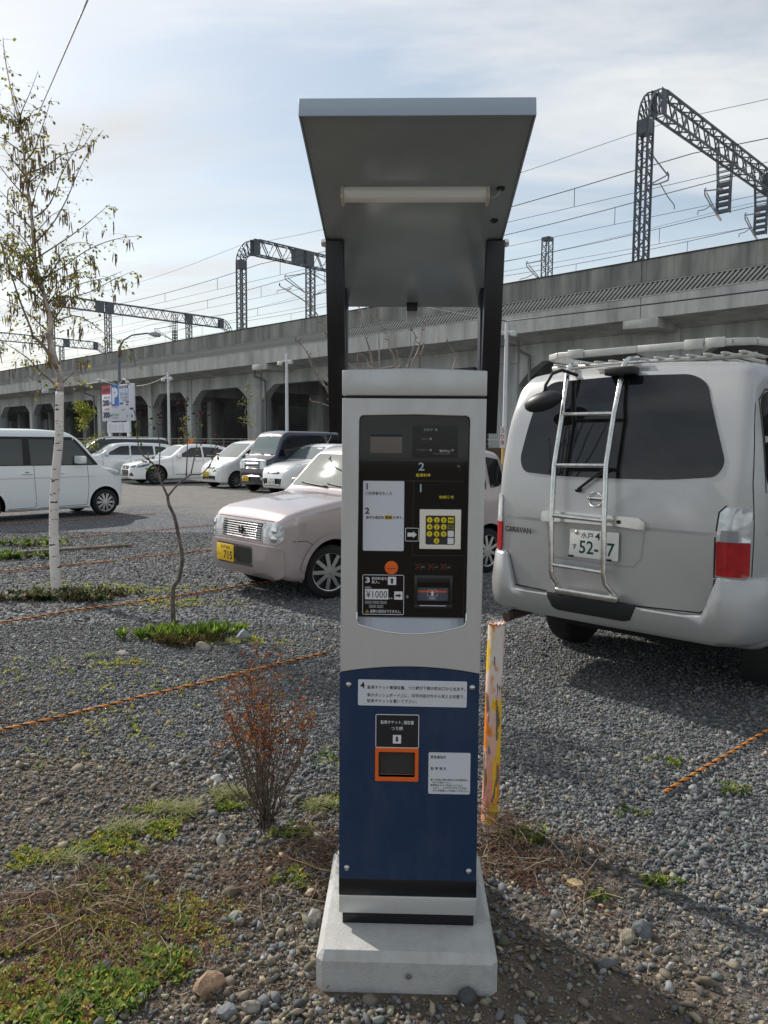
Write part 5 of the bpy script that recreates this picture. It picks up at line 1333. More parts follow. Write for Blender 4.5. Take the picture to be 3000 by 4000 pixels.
# ---------------------------------------------------------------- railway viaduct (local x = towards the right along it, y = away from the camera)
VROT = math.atan2(-V.y, -V.x)
def vroot(name, q, s, z, label, cat, group=None):
    p = uv(q, s, z)
    return empty(name, p, VROT, label, cat, group)
def concrete(key, c, c2, sc=0.5, streak=0.12):
    m = mat(key, c, 0.9, dirt=(0.75, 1.1, (1, 1, 0.14), tuple(q * 0.35 for q in c)), col2=c2, vscale=sc, thr=(0.30, 0.62), bump=0.25, bscale=6, stretch=(1, 1, streak), detail=8, var=0.06)
    return m
c_par = concrete('parapet_concrete', (0.33, 0.33, 0.30), (0.10, 0.10, 0.093), 1.3, 0.14)
c_fas = concrete('fascia_concrete', (0.54, 0.54, 0.505), (0.40, 0.40, 0.375), 0.5, 0.5)
c_col = concrete('column_concrete', (0.50, 0.515, 0.49), (0.36, 0.37, 0.355), 0.6, 0.3)
c_slat = concrete('slat_concrete', (0.48, 0.48, 0.46), (0.28, 0.28, 0.27), 0.9, 0.3)
c_dark = mat('stained_edge', (0.05, 0.047, 0.045), 0.9, var=0.4, vscale=3)
VD = empty('railway_viaduct', (0, 0, 0), VROT, 'long grey concrete railway viaduct on arched columns crossing behind the parked cars', 'viaduct')
VD.rotation_euler.y = -0.0062      # the line climbs gently to the right
S0, S1 = -22.0, 172.0
j0 = 14.5 - 12.5 * 3
pan = MB(); pan.box(-12.485, -0.015, 30.0, 30.22, 8.07, 8.93)
pan_me = pan.mesh('parapet_panel', [c_par])
fas = MB(); fas.box(-12.485, -0.015, 30.0, 30.5, 6.63, 7.49)
fas_me = fas.mesh('fascia_beam', [c_fas])
cap = MB(); cap.box(-12.49, -0.01, 29.965, 30.27, 8.93, 8.975)
cap_me = cap.mesh('coping', [c_dark])
k = 0
while j0 + 12.5 * k < S1:
    x_ = -(j0 + 12.5 * k)
    for nm, me in (('parapet_panel', pan_me), ('fascia_beam', fas_me), ('coping', cap_me)):
        obj(nm, me, VD, (x_, 0, 0))
    k += 1
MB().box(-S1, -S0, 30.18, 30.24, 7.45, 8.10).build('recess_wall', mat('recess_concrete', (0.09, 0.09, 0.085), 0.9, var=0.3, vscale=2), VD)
MB().box(-S1, -S0, 30.02, 30.10, 8.03, 8.065).build('band_rail', c_fas, VD)
MB().box(-S1, -S0, 29.975, 30.10, 7.495, 7.53).build('band_rail', c_fas, VD)
sl = MB(); sl.bar((0, 30.10, 7.53), (0.50, 30.10, 8.03), 0.075, 0.10, up=(0, 1, 0))
sl_me = sl.mesh('slat', [c_slat])
s_ = 8.6
for i in range(300):
    obj('slat', sl_me, VD, (-(s_ + 0.2 * i), 0, 0))
rest = MB()
for i in range(300, 800):
    x0 = -(s_ + 0.2 * i)
    rest.bar((x0, 30.10, 7.53), (x0 + 0.5, 30.10, 8.03), 0.075, 0.10, up=(0, 1, 0))
for i in range(-150, 0):
    x0 = -(s_ + 0.2 * i)
    rest.bar((x0, 30.10, 7.53), (x0 + 0.5, 30.10, 8.03), 0.075, 0.10, up=(0, 1, 0))
o_ = rest.build('slat_band', c_slat, VD, fix=False); o_['kind'] = 'stuff'
# deck with tapering cantilever
d_ = MB()
d_.add([(-S1, 30.5, 6.66), (-S1, 32.2, 6.40), (-S1, 50.5, 6.40), (-S1, 52.2, 6.66), (-S1, 52.2, 7.5), (-S1, 30.5, 7.5),
        (-S0, 30.5, 6.66), (-S0, 32.2, 6.40), (-S0, 50.5, 6.40), (-S0, 52.2, 6.66), (-S0, 52.2, 7.5), (-S0, 30.5, 7.5)],
       [(0, 1, 7, 6), (1, 2, 8, 7), (2, 3, 9, 8), (3, 4, 10, 9), (4, 5, 11, 10), (5, 0, 6, 11), (0, 5, 4, 3, 2, 1), (6, 7, 8, 9, 10, 11)])
d_.build('deck', c_fas, VD)
MB().box(-S1, -S0, 52.2, 52.4, 6.7, 8.9).build('far_parapet', c_par, VD)
for s_ in (-10.5, 14.5, 39.9, 72.6, 98.0, 126.0):
    MB().prism([(-(s_ + 0.75), 6.63), (-(s_ - 0.75), 6.63), (-(s_ - 0.75), 6.24), (-(s_ + 0.75), 6.28)], 29.985, 32.4).build('corbel', c_fas, VD, bevel=0.02)
cols = [-13.0, -4.0, 5.0, 14.0, 22.6, 28.5, 34.5, 43.2, 51.4, 57.2, 66.1, 75.2, 81.2, 90.1, 99.2, 105.2, 114.1, 123.2, 129.2, 138, 147, 156]
wide = {22.6: 1.7, 43.2: 1.5}
for row, q in enumerate((32.0, 37.6, 44.0, 50.0)):
    for s_ in cols:
        w_c = wide.get(s_, 0.62)
        hw_ = w_c / 2
        MB().box(-s_ - hw_, -s_ + hw_, q, q + 0.95, -1.2, 5.55).build('column', c_col, VD, bevel=0.03, seg=1)
    sp_b = MB()
    for a, b in zip(cols[:-1], cols[1:]):
        xl = -b + wide.get(b, 0.62) / 2; xr2 = -a - wide.get(a, 0.62) / 2
        hh = min(1.35, (xr2 - xl) * 0.2)
        poly = [(xl, 4.45)]
        for k in range(1, 9):
            t = R(90 * k / 8)
            poly.append((xl + hh * (1 - math.cos(t)) * 0.35 + hh * 0.65 * k / 8, 4.45 + 1.1 * (0.75 * k / 8 + 0.25 * math.sin(t))))
        poly += [(xr2 - (x - xl), z) for x, z in poly[::-1]]
        poly += [(xr2, 6.398), (xl, 6.398)]
        if row > 0: poly = [(xl, 5.7), (xr2, 5.7), (xr2, 6.398), (xl, 6.398)]
        o_ = MB().prism(poly, q + 0.12, q + 0.72).build('arched_beam' if row == 0 else 'beam', c_col, VD)
    for s_ in cols:
        if row < 3:
            q2 = (32.0, 37.6, 44.0, 50.0)[row + 1]
            MB().box(-s_ - 0.35, -s_ + 0.35, q + 0.952, q2 - 0.002, 5.2, 6.398).build('cross_beam', c_col, VD)
    for s_ in cols:
        w_c = wide.get(s_, 0.62) / 2
        MB().box(-s_ - w_c, -s_ + w_c, q + 0.001, q + 0.949, 5.552, 6.396).build('column_head', c_col, VD)
# water pipes at two piers
pipe_m = mat('drain_pipe', (0.20, 0.21, 0.21), 0.5)
for s_ in (21.2, 42.0, 67.0):
    MB().tube([(-s_, 31.2, 6.5), (-s_, 31.2, 6.05), (-s_ + 0.2, 31.9, 5.8), (-s_ + 0.2, 31.93, 5.0), (-s_ + 0.2, 31.93, 0.1)], 0.08, 8).build('drain_pipe', pipe_m, VD, smooth=True, ang=60)
# added wall, coloured near black to stand in for the shade under the viaduct
bw = MB().box(-S1, -S0, 57.5, 58.0, 0, 6.2).build('dark_backdrop', mat('backdrop_shade', (0.03, 0.03, 0.028), 0.9, var=0.35, vscale=0.6))
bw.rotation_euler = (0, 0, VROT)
tag(bw, 'added dark wall standing in for the deep shade behind the viaduct columns', 'wall')
# brown boarded fence along the foot of the viaduct
FN = vroot('boarded_fence', 28.4, 0, 0, 'low brown boarded fence with a top wire at the foot of the viaduct', 'fence')
fb_ = mat('fence_brown', (0.11, 0.062, 0.034), 0.8, var=0.35, vscale=1.4)
bd_ = MB(); bd_.box(0.02, 1.78, 0, 0.04, 0.12, 1.28); bd_me = bd_.mesh('fence_board', [fb_])
po_ = MB(); po_.box(-0.03, 0.03, -0.03, 0.05, 0, 1.68); po_me = po_.mesh('post', [mat('fence_post_grey', (0.22, 0.22, 0.21), 0.7)])
for k in range(52):
    x_ = -110 + k * 1.8
    obj('fence_board', bd_me, FN, (x_, 0, 0)); obj('post', po_me, FN, (x_, 0, 0))
MB().bar((-110, 0, 1.64), (-16, 0, 1.64), 0.03).build('top_wire', mat('wire_light', (0.45, 0.45, 0.42), 0.5, 0.6), FN)
MB().bar((-110, 0, 1.45), (-16, 0, 1.45), 0.012).build('top_wire', MATS['wire_light'], FN)
org = mat('safety_orange', (0.75, 0.22, 0.03), 0.6, var=0.2, vscale=3)
for s_, w_c in ((-11.6, 0.8), (-38.0, 0.9), (-45.4, 0.7), (-50.5, 0.6)):
    MB().box(s_ - w_c / 2, s_ + w_c / 2, -0.06, -0.02, 0.75, 1.62).build('orange_board', org, FN)

# ---------------------------------------------------------------- lattice masts, portal gantries
st_m = mat('gantry_steel', (0.085, 0.10, 0.115), 0.55, 0.3, var=0.15, vscale=2)
def lattice(mb, a, b, w, h, pitch, chord=0.05, brace=0.03, side=None):
    """four chords from a to b with zigzag bracing; side = direction of the width w"""
    a = Vector(a); b = Vector(b); d = (b - a); L = d.length; d.normalize()
    sx = Vector(side); sy = d.cross(sx)
    c4 = [sx * (i * w / 2) + sy * (j * h / 2) for i, j in ((-1, -1), (1, -1), (1, 1), (-1, 1))]
    for c in c4: mb.bar(a + c, b + c, chord, chord, up=sx)
    n = max(1, int(round(L / pitch)))
    for f in range(4):
        p, q = c4[f], c4[(f + 1) % 4]
        for i in range(n):
            t0, t1 = a + d * (L * i / n), a + d * (L * (i + 0.5) / n)
            t2 = a + d * (L * (i + 1) / n)
            mb.bar(t0 + p, t1 + q, brace, brace, up=sx); mb.bar(t1 + q, t2 + p, brace, brace, up=sx)
def corner(mb, x0, H, hh, sgn):
    """curved corner between mast and beam: mast at x0, beam goes towards sgn"""
    Ro = 1.6
    outer, inner = [], []
    for k in range(7):
        a = R(90 * k / 6)
        outer.append((x0 + sgn * (-0.23 + Ro * (1 - math.cos(a))), H - Ro + Ro * math.sin(a)))
        inner.append((x0 + sgn * (0.23 + (Ro - 0.46) * (1 - math.cos(a))), (H - Ro) + (Ro - hh) * math.sin(a)))
    for y in (-0.22, 0.22):
        for pl in (outer, inner):
            for p, q in zip(pl[:-1], pl[1:]): mb.bar((p[0], y, p[1]), (q[0], y, q[1]), 0.055, 0.055, up=(0, 1, 0))
        for p, q in zip(outer, inner): mb.bar((p[0], y, p[1]), (q[0], y, q[1]), 0.045, 0.045, up=(0, 1, 0))
        for k in range(6): mb.bar((outer[k][0], y, outer[k][1]), (inner[k + 1][0], y, inner[k + 1][1]), 0.03, 0.03, up=(0, 1, 0))
    for p in outer + inner: mb.bar((p[0], -0.22, p[1]), (p[0], 0.22, p[1]), 0.03)
    mb.box(x0 + sgn * 1.15 - 0.25, x0 + sgn * 1.15 + 0.25, -0.24, -0.215, H - hh, H); mb.box(x0 + sgn * 1.15 - 0.25, x0 + sgn * 1.15 + 0.25, 0.215, 0.24, H - hh, H)
br_m = mat('bracket_grey', (0.20, 0.21, 0.23), 0.45, 0.4)
ins_m = mat('insulator', (0.42, 0.36, 0.36), 0.3)
def bracket(root, x, zt, sgn):
    b_ = MB()
    P = lambda dx, z: (x + sgn * dx, 0, z)
    b_.tube([P(0.25, zt), P(2.25, zt - 0.55)], 0.035, 6)
    b_.tube([P(0.25, zt - 1.45), P(1.3, zt - 1.15), P(2.3, zt - 0.75), P(2.35, zt - 0.52), P(2.2, zt - 0.42)], 0.035, 6)
    b_.tube([P(0.25, zt - 1.50), P(2.1, zt - 0.60)], 0.03, 6)
    b_.tube([P(1.5, zt - 1.05), P(2.3, zt - 1.42), P(3.0, zt - 1.62), P(3.05, zt - 1.8)], 0.025, 6)
    o = b_.build('cantilever_bracket', br_m, root, smooth=True, ang=50)
    for z0 in (zt, zt - 1.46):
        MB().tube([P(0.25, z0), P(0.75, z0 - (0.12 if z0 == zt else -0.14))], [0.06, 0.06], 8).build('insulator', ins_m, o)
def portal(s, H, masts, drops, label, ends=(0.0, 19.9), near=True):
    p = uv(30.9, s, 0)
    g_ = empty('overhead_gantry', (p.x, p.y, 0), HEAD, label, 'railway gantry', 'railway gantries on the viaduct')
    bm2 = MB()
    lattice(bm2, (ends[0] + 1.37, 0, H - 0.5), (ends[1] - 1.37, 0, H - 0.5), 0.44, 1.0, 1.25, 0.085, 0.05, side=(0, 1, 0))
    corner(bm2, ends[0], H, 1.0, 1); corner(bm2, ends[1], H, 1.0, -1)
    for x in ((ends[0] + 4.8, ends[0] + 5.8, ends[1] - 5.2) if len(masts) > 2 else (ends[1] - 5.0,)): bm2.box(x - 0.35, x + 0.35, -0.25, 0.25, H - 0.99, H - 0.01)
    bm2.build('gantry_beam', st_m, g_)
    for x in masts:
        top_z = H - 1.6 if x in ends else H - 1.0
        m2 = MB(); lattice(m2, (x, 0, 7.5), (x, 0, top_z), 0.44, 0.46, 0.62, 0.08, 0.04, side=(0, 1, 0))
        if x in ends: m2.box(x - 0.27, x + 0.27, -0.25, 0.25, top_z - 0.5, top_z + 0.05)
        m2.build('mast', st_m, g_)
    for x in drops:
        m2 = MB()
        for y in (-0.10, 0.10):      # broad faces look along the tracks' cross direction
            xx = x + y
            for sx in (-1, 1):
                m2.bar((xx, sx * 0.42, H - 0.2), (xx, sx * 0.30, H - 2.0), 0.05, 0.05, up=(1, 0, 0)); m2.bar((xx, sx * 0.30, H - 2.0), (xx, sx * 0.30, H - 3.4), 0.05, 0.09, up=(1, 0, 0))
            for k in range(4): m2.bar((xx, -0.38 + 0.03 * k, H - 1.15 - 0.25 * k), (xx, 0.38 - 0.03 * k, H - 1.15 - 0.25 * k), 0.04, 0.03, up=(1, 0, 0))
            for k in range(5): m2.box(xx - 0.015, xx + 0.015, -0.29, 0.29, H - 2.13 - 0.31 * k, H - 1.98 - 0.31 * k)
        m2.build('drop_post', st_m, g_)
    return g_
g1 = portal(15.05, 16.2, (0.0, 19.9), (8.6, 13.9), 'nearest railway gantry with two drop posts above the silver van')
bracket(g1, 0.0, 13.6, 1); bracket(g1, 8.6, 13.9, -1); bracket(g1, 13.9, 13.9, -1)
g2 = portal(43.0, 14.95, (0.0, 6.0, 19.9), (), 'railway gantry just left of the pay machine canopy')
bracket(g2, 6.0, 13.5, -1); bracket(g2, 6.0, 13.5, 1)
g3 = portal(73.0, 14.95, (0.0, 5.6, 14.7, 19.9), (13.0,), 'railway gantry beside the birch crown sloping down to the right')
bracket(g3, 13.0, 13.5, -1); bracket(g3, 19.9, 13.5, -1)
g4 = portal(103.0, 14.9, (0.0, 5.5, 14.0, 19.9), (12.6,), 'farthest railway gantry seen through the birch branches')
sm = empty('overhead_line_mast', (10.38, 50.7, 0), HEAD, 'single lattice mast standing alone between the pay machine canopy and nearest gantry', 'mast')
m2 = MB(); lattice(m2, (0, 0, 7.5), (0, 0, 14.6), 0.5, 0.5, 0.66, 0.06, 0.035, side=(0, 1, 0)); m2.box(-0.28, 0.28, -0.28, 0.28, 14.45, 14.65); m2.build('lattice_column', st_m, sm)
bracket(sm, 0.0, 13.2, -1)

# ---------------------------------------------------------------- overhead lines
wire_m = mat('overhead_wire', (0.05, 0.055, 0.07), 0.5, 0.5)
sup = [-16.0, 14.5, 43.2, 74.0, 104.0, 134.0, 165.0]
def sag(s, hi, lo):
    for a, b in zip(sup[:-1], sup[1:]):
        if a <= s <= b:
            t = (s - a) / (b - a)
            return hi - (hi - lo) * 4 * t * (1 - t)
    return hi
for q, lab in ((33.2, 'nearest to the parapet'), (37.2, 'second from the parapet'), (42.4, 'third from the parapet'), (46.2, 'farthest from the parapet')):
    e = vroot('overhead_line', q, 0, 0, 'overhead contact line with droppers, the one ' + lab, 'overhead wire', 'overhead contact lines above the viaduct')
    ss = [ -16 + 3.0 * k for k in range(61) if -16 + 3.0 * k <= 165]
    MB().tube([(-s, 0, sag(s, 13.75, 13.3)) for s in ss], 0.020 if q < 40 else 0.017, 5).build('messenger_wire', wire_m, e)
    MB().tube([(-s, 0, 12.65) for s in ss], 0.012, 5).build('contact_wire', wire_m, e)
    for k in range(17):
        s = -10 + 7.4 * k
        MB().bar((-s, 0, 12.65), (-s, 0, sag(s, 13.75, 13.3)), 0.022).build('dropper', wire_m, e)
for q, z, r_ in ((31.5, 14.65, 0.011), (40.0, 13.2, 0.009)):
    e = MB().tube([(-s, 0, z - 0.6 * (1 - abs(((s - 14.5) % 29.8) / 14.9 - 1) ** 2)) for s in range(-16, 165, 3)], r_, 5).build('feeder_wire', wire_m)
    e.location = uv(q, 0, 0); e.rotation_euler = (0, 0, VROT)
    tag(e, 'thin feeder wire running highest over the viaduct' if z > 14 else 'thin feeder wire between the contact lines over the viaduct', 'wire')

# ---------------------------------------------------------------- lamp poles, cables, street lamp
pole_w = mat('pole_white', (0.62, 0.63, 0.64), 0.45, var=0.06, vscale=4)
pole_y = mat('pole_yellow', (0.55, 0.38, 0.16), 0.6)
def atX(q, px):
    X = (px - 1500) / 3000
    return q * (0.6934 - 0.7206 * X) / (0.6934 * X + 0.7206)
def lamp_pole(px, H, lab, foot=True, q=19.5):
    r = vroot('light_pole', q, atX(q, px), 0, lab, 'pole', 'white light poles behind the parked cars')
    MB().tube([(0, 0, 0), (0, 0, H)], [0.075, 0.055], 12).build('pole', pole_w, r, smooth=True, ang=60)
    MB().tube([(0, 0, 0), (0, 0, 1.35)], [0.0785, 0.0765], 12).build('yellow_guard', pole_y, r, smooth=True, ang=60)
    MB().box(-0.30, 0.30, -0.03, 0.03, H - 0.30, H - 0.24).build('crossarm', pole_w, r)
    for sx in (-1, 1):
        f = MB(); f.prism([(-0.10, -0.08), (0.06, -0.10), (0.10, 0.02), (-0.06, 0.06)], -0.08, 0.08)
        f.build('flood_lamp', mat('lamp_head_white', (0.55, 0.56, 0.55), 0.4), r, bevel=0.01, loc=(sx * 0.33, -0.08, H - 0.34), rot=(0, 0, R(20 * sx)))
        MB().bar((sx * 0.12, 0, H - 0.26), (sx * 0.12, 0, H - 0.06), 0.03).build('insulator', ins_m, r)
    return r
lamp_pole(663, 4.75, 'white light pole with a yellow foot right of the price sign')
lamp_pole(1121, 4.95, 'white light pole rising behind the navy van')
pc = lamp_pole(1966, 5.1, 'white light pole between the pay machine and silver van')
bn = MB().box(-0.09, 0.09, -0.10, -0.09, 1.35, 2.0).build('pole_banner', mat('banner_white', (0.6, 0.58, 0.56), 0.6), pc)
for i, ch in enumerate('うり場'): text(ch, -0.06, 0.06, 1.80 - i * 0.18, 1.94 - i * 0.18, -0.103, mat('banner_red', (0.5, 0.08, 0.05), 0.6), bn, bold=0.02)
cab_m = mat('cable_dark', (0.035, 0.045, 0.06), 0.6)
cab_w = mat('cable_white', (0.60, 0.60, 0.60), 0.6)
def cable(name, pts, r_, m, label, n=5, drop=0.0):
    a, b = Vector(pts[0]), Vector(pts[-1])
    if len(pts) == 2:
        pts = [a.lerp(b, t / 16) - Vector((0, 0, drop * 4 * (t / 16) * (1 - t / 16))) for t in range(17)]
    o = MB().tube(pts, r_, n).build(name, m, smooth=True)
    return tag(o, label, 'cable')
sC = atX(19.5, 1966)
cable('power_cable', [uv(19.5, sC, 5.15), uv(19.5, -12, 5.35)], 0.022, cab_m, 'dark sagging cable from the light pole over the silver van to the right', drop=0.10)
cable('power_cable', [uv(19.5, sC, 5.15), (-3.2, 36.0, 9.2)], 0.016, cab_m, 'dark cable slanting up from the light pole behind the machine canopy', drop=0.25)
sA = atX(19.5, 663)
sl_, sr_ = 2.046 * 19.5, 1.868 * 19.5          # price sign extents along the viaduct direction
cable('lamp_cable', [uv(19.5, sA, 4.62), uv(19.4, sr_ - 0.5, 4.22)], 0.018, cab_w, 'white cable drooping from the light pole to the price sign', drop=0.12)
cable('guy_cable', [(-1.535, 4.2, 3.807), (-5.874, 12.6, 5.806)], 0.005, mat('cable_pale', (0.8, 0.8, 0.82), 0.6, var=0.5, vscale=30), 'thin pale twisted cable crossing the sky behind the top of the birch', n=5)
# price sign
SG = vroot('parking_sign', 19.5, sl_, 0, 'large white price board with a blue P panel and prices 200 and 300', 'sign')
Wd = sl_ - sr_
Zb, Zt = 2.50, 4.38
sb = MB().box(0, Wd, 0, 0.08, Zb, Zt).build('sign_board', mat('board_white', (0.62, 0.63, 0.70), 0.5, var=0.03, vscale=3), SG, bevel=0.01)
def fx(u_): return u_ * Wd
def fz(v_): return Zb + v_ * (Zt - Zb)
def srect(name, u0, u1, v0, v1, m): return MB().box(fx(u0), fx(u1), -0.006, 0.0, fz(v0), fz(v1)).build(name, m, sb)
def stext(s, u0, u1, v0, v1, m, bold=0.03): return text(s, fx(u0), fx(u1), fz(v0), fz(v1), -0.010, m, sb, bold=bold)
s_red = mat('sign_red', (0.60, 0.05, 0.04), 0.5); s_blue = mat('sign_blue', (0.03, 0.15, 0.55), 0.5); s_navy = mat('sign_navy', (0.015, 0.03, 0.08), 0.5); s_wh = mat('sign_white', (0.75, 0.76, 0.8), 0.5)
s_pink = mat('sign_pink', (0.75, 0.25, 0.25), 0.5); s_grn = mat('sign_green', (0.15, 0.35, 0.28), 0.5); s_lb = mat('sign_light_blue', (0.25, 0.50, 0.78), 0.5)
srect('red_panel', 0.0, 0.29, 0.76, 1.0, s_red)
stext('1日駐車料', 0.03, 0.27, 0.80, 0.93, s_navy, 0.05)
stext('本日1ヶ月', 0.07, 0.25, 0.64, 0.70, s_navy)
stext('200', 0.03, 0.24, 0.43, 0.61, s_navy, 0.06); stext('円', 0.25, 0.30, 0.46, 0.53, s_navy)
stext('1台毎', 0.08, 0.24, 0.31, 0.37, s_red)
stext('300', 0.04, 0.25, 0.09, 0.27, s_navy, 0.06); stext('円', 0.26, 0.31, 0.12, 0.19, s_navy)
srect('blue_panel', 0.31, 0.545, 0.42, 1.0, s_blue)
stext('P', 0.335, 0.525, 0.48, 0.93, s_wh, 0.06)
stext('月極駐車場', 0.33, 0.53, 0.37, 0.41, s_pink, 0.01)
stext('お泊まり駐車', 0.56, 0.84, 0.88, 0.97, s_navy)
srect('light_blue_panel', 0.565, 0.855, 0.77, 0.85, s_lb)
stext('最大料金', 0.58, 0.84, 0.785, 0.835, s_wh)
stext('平日 500円', 0.58, 0.84, 0.69, 0.75, s_navy, 0.0); stext('土日 600円', 0.58, 0.84, 0.61, 0.67, s_navy, 0.0); stext('夜間 300円', 0.66, 0.84, 0.54, 0.59, s_navy, 0.0)
srect('small_blue_panel', 0.565, 0.68, 0.45, 0.51, s_blue); srect('small_blue_panel', 0.76, 0.85, 0.49, 0.53, s_navy)
stext('お問合せ', 0.63, 0.74, 0.29, 0.33, s_navy, 0.0)
srect('green_panel', 0.32, 0.54, 0.14, 0.21, s_grn); stext('ご利用は専用機', 0.33, 0.53, 0.15, 0.20, s_wh, 0.0); stext('おつりは出ます', 0.33, 0.53, 0.07, 0.11, s_navy, 0.0)
for u_ in (0.21, 0.80):
    MB().box(fx(u_) - 0.14, fx(u_) + 0.14, 0.02, 0.12, 0.0, Zb).build('leg', s_wh, SG, bevel=0.01)
nb = MB().prism(rrect(fx(0.16), fx(0.86), 1.90, 2.44, 0.05), -0.02, 0.018).build('notice_board', s_wh, SG)
for i in range(9): text('駐車場利用約款', fx(0.22) + i * 0.16, fx(0.22) + i * 0.16 + 0.05, 1.98, 2.36, -0.024, mat('notice_grey', (0.30, 0.30, 0.33), 0.6), nb) if i != 6 else MB().box(fx(0.66), fx(0.67), -0.024, -0.021, 1.95, 2.40).build('notice_line', s_navy, nb)
for u_, z_ in ((-0.20, 4.50), (0.22, 4.68), (1.10, 4.42)):
    a_ = MB(); a_.tube([(fx(0.5), 0.05, Zt - 0.05), (fx((0.5 + u_) / 2), -0.2, Zt + 0.25), (fx(u_), -0.5, z_)], 0.018, 6)
    a_ = a_.build('lamp_arm', cab_w, SG, smooth=True)
    MB().lathe([(0.0, -0.12), (0.07, -0.12), (0.10, 0.02), (0.06, 0.10), (0.0, 0.10)], 14).build('spot_lamp', MATS['lamp_head_white'], a_, smooth=True, ang=40, loc=(fx(u_), -0.5, z_ - 0.05), rot=(R(150), 0, R(20)))
# street lamp behind the sign
SL = empty('street_lamp', (-0.342 * 50, 50, 0), R(-5), 'tall grey street lamp with a curved arm behind the price sign', 'street lamp')
MB().tube([(0, 0, 0), (0, 0, 6.8)], [0.12, 0.09], 12).build('pole', mat('lamp_pole_grey', (0.16, 0.19, 0.23), 0.5, 0.3), SL, smooth=True, ang=60)
MB().tube([(0, 0, 6.8), (0.05, 0, 7.4), (0.35, 0, 7.9), (0.9, 0, 8.2), (2.0, 0, 8.32)], [0.08, 0.07, 0.06, 0.055, 0.05], 10).build('arm', MATS['lamp_pole_grey'], SL, smooth=True)
MB().lathe([(0.02, -0.1), (0.10, 0.1), (0.17, 0.4), (0.14, 0.75), (0.0, 0.85)], 14, axis='X').build('lamp_head', mat('lamp_head_grey', (0.35, 0.36, 0.38), 0.4), SL, smooth=True, loc=(2.0, 0, 8.3), rot=(0, R(8), 0))
# ---------------------------------------------------------------- stones, weeds, ropes, shrubs and trees
def attr_mat(key, rough=0.85, trans=0.0, spec=0.3, bump=0.0, bscale=200):
    m = bpy.data.materials.new(key); m.use_nodes = True
    t = m.node_tree; b = t.nodes['Principled BSDF']
    a = t.nodes.new('ShaderNodeAttribute'); a.attribute_name = 'tone'
    t.links.new(a.outputs['Color'], b.inputs['Base Color'])
    b.inputs['Roughness'].default_value = rough; b.inputs['Specular IOR Level'].default_value = spec
    if bump > 0:
        tcn = t.nodes.new('ShaderNodeTexCoord'); n = t.nodes.new('ShaderNodeTexNoise'); n.inputs['Scale'].default_value = bscale
        bp = t.nodes.new('ShaderNodeBump'); bp.inputs['Strength'].default_value = bump; bp.inputs['Distance'].default_value = 0.004
        t.links.new(tcn.outputs['Object'], n.inputs[0]); t.links.new(n.outputs[0], bp.inputs['Height']); t.links.new(bp.outputs[0], b.inputs['Normal'])
    if trans > 0:
        tr = t.nodes.new('ShaderNodeBsdfTranslucent'); mixs = t.nodes.new('ShaderNodeMixShader'); mixs.inputs[0].default_value = trans
        t.links.new(a.outputs['Color'], tr.inputs[0]); t.links.new(b.outputs[0], mixs.inputs[1]); t.links.new(tr.outputs[0], mixs.inputs[2])
        t.links.new(mixs.outputs[0], t.nodes['Material Output'].inputs[0])
    return m
def np_mesh(name, verts, faces, tone, m, parent=None, smooth=False):
    """verts (n,3), faces (k, 3 or 4) index array, tone (n,3) vertex colours"""
    me = bpy.data.meshes.new(name)
    nv, nf, w = len(verts), len(faces), faces.shape[1]
    me.vertices.add(nv); me.vertices.foreach_set('co', verts.astype(np.float32).ravel())
    me.loops.add(nf * w); me.loops.foreach_set('vertex_index', faces.astype(np.int32).ravel())
    me.polygons.add(nf); me.polygons.foreach_set('loop_start', np.arange(0, nf * w, w, dtype=np.int32))
    if smooth: me.polygons.foreach_set('use_smooth', np.ones(nf, dtype=bool))
    if tone is not None:
        at = me.color_attributes.new('tone', 'FLOAT_COLOR', 'POINT')
        at.data.foreach_set('color', np.concatenate([tone, np.ones((nv, 1))], 1).astype(np.float32).ravel())
    me.update(calc_edges=True); me.validate()
    me.materials.append(m)
    return obj(name, me, parent)
def rand_rot(n, g):
    q = g.normal(size=(n, 4)); q /= np.linalg.norm(q, axis=1, keepdims=True)
    w, x, y, z = q.T
    return np.stack([1 - 2 * (y*y + z*z), 2 * (x*y - z*w), 2 * (x*z + y*w), 2 * (x*y + z*w), 1 - 2 * (x*x + z*z), 2 * (y*z - x*w), 2 * (x*z - y*w), 2 * (y*z + x*w), 1 - 2 * (x*x + y*y)], 1).reshape(n, 3, 3)
def ico():
    b = bmesh.new(); bmesh.ops.create_icosphere(b, subdivisions=1, radius=1)
    v = np.array([p.co[:] for p in b.verts]); b.verts.index_update()
    f = np.array([[q.index for q in x.verts] for x in b.faces]); b.free(); return v, f
def octa():
    return (np.array([(1, 0, 0), (-1, 0, 0), (0, 1, 0), (0, -1, 0), (0, 0, 1), (0, 0, -1)], float),
            np.array([(0, 2, 4), (2, 1, 4), (1, 3, 4), (3, 0, 4), (2, 0, 5), (1, 2, 5), (3, 1, 5), (0, 3, 5)]))
G1, G2 = (0.075, 0.079, 0.087), (0.25, 0.253, 0.255)
def stones(name, base, pts, rad, cols, seed, sink=0.35):
    g = np.random.default_rng(seed)
    bv, bf = base; n = len(pts); k = len(bv)
    sc = rad[:, None] * g.uniform(0.55, 1.25, (n, 3)); sc[:, 2] *= 0.55
    v = bv[None] * (1 + np.clip(g.normal(0, 0.27, (n, k, 1)), -0.5, 0.5)) * sc[:, None, :]
    Rm = rand_rot(n, g)
    tilt = np.einsum('nij,nkj->nki', Rm, v)
    tilt[:, :, 2] *= 0.85
    P = tilt + pts[:, None, :]
    P[:, :, 2] += (rad * sink)[:, None]
    F = (bf[None] + (np.arange(n) * k)[:, None, None]).reshape(-1, 3)
    tone = np.repeat(cols, k, axis=0)
    o = np_mesh(name, P.reshape(-1, 3), F, tone, STONE)
    return o
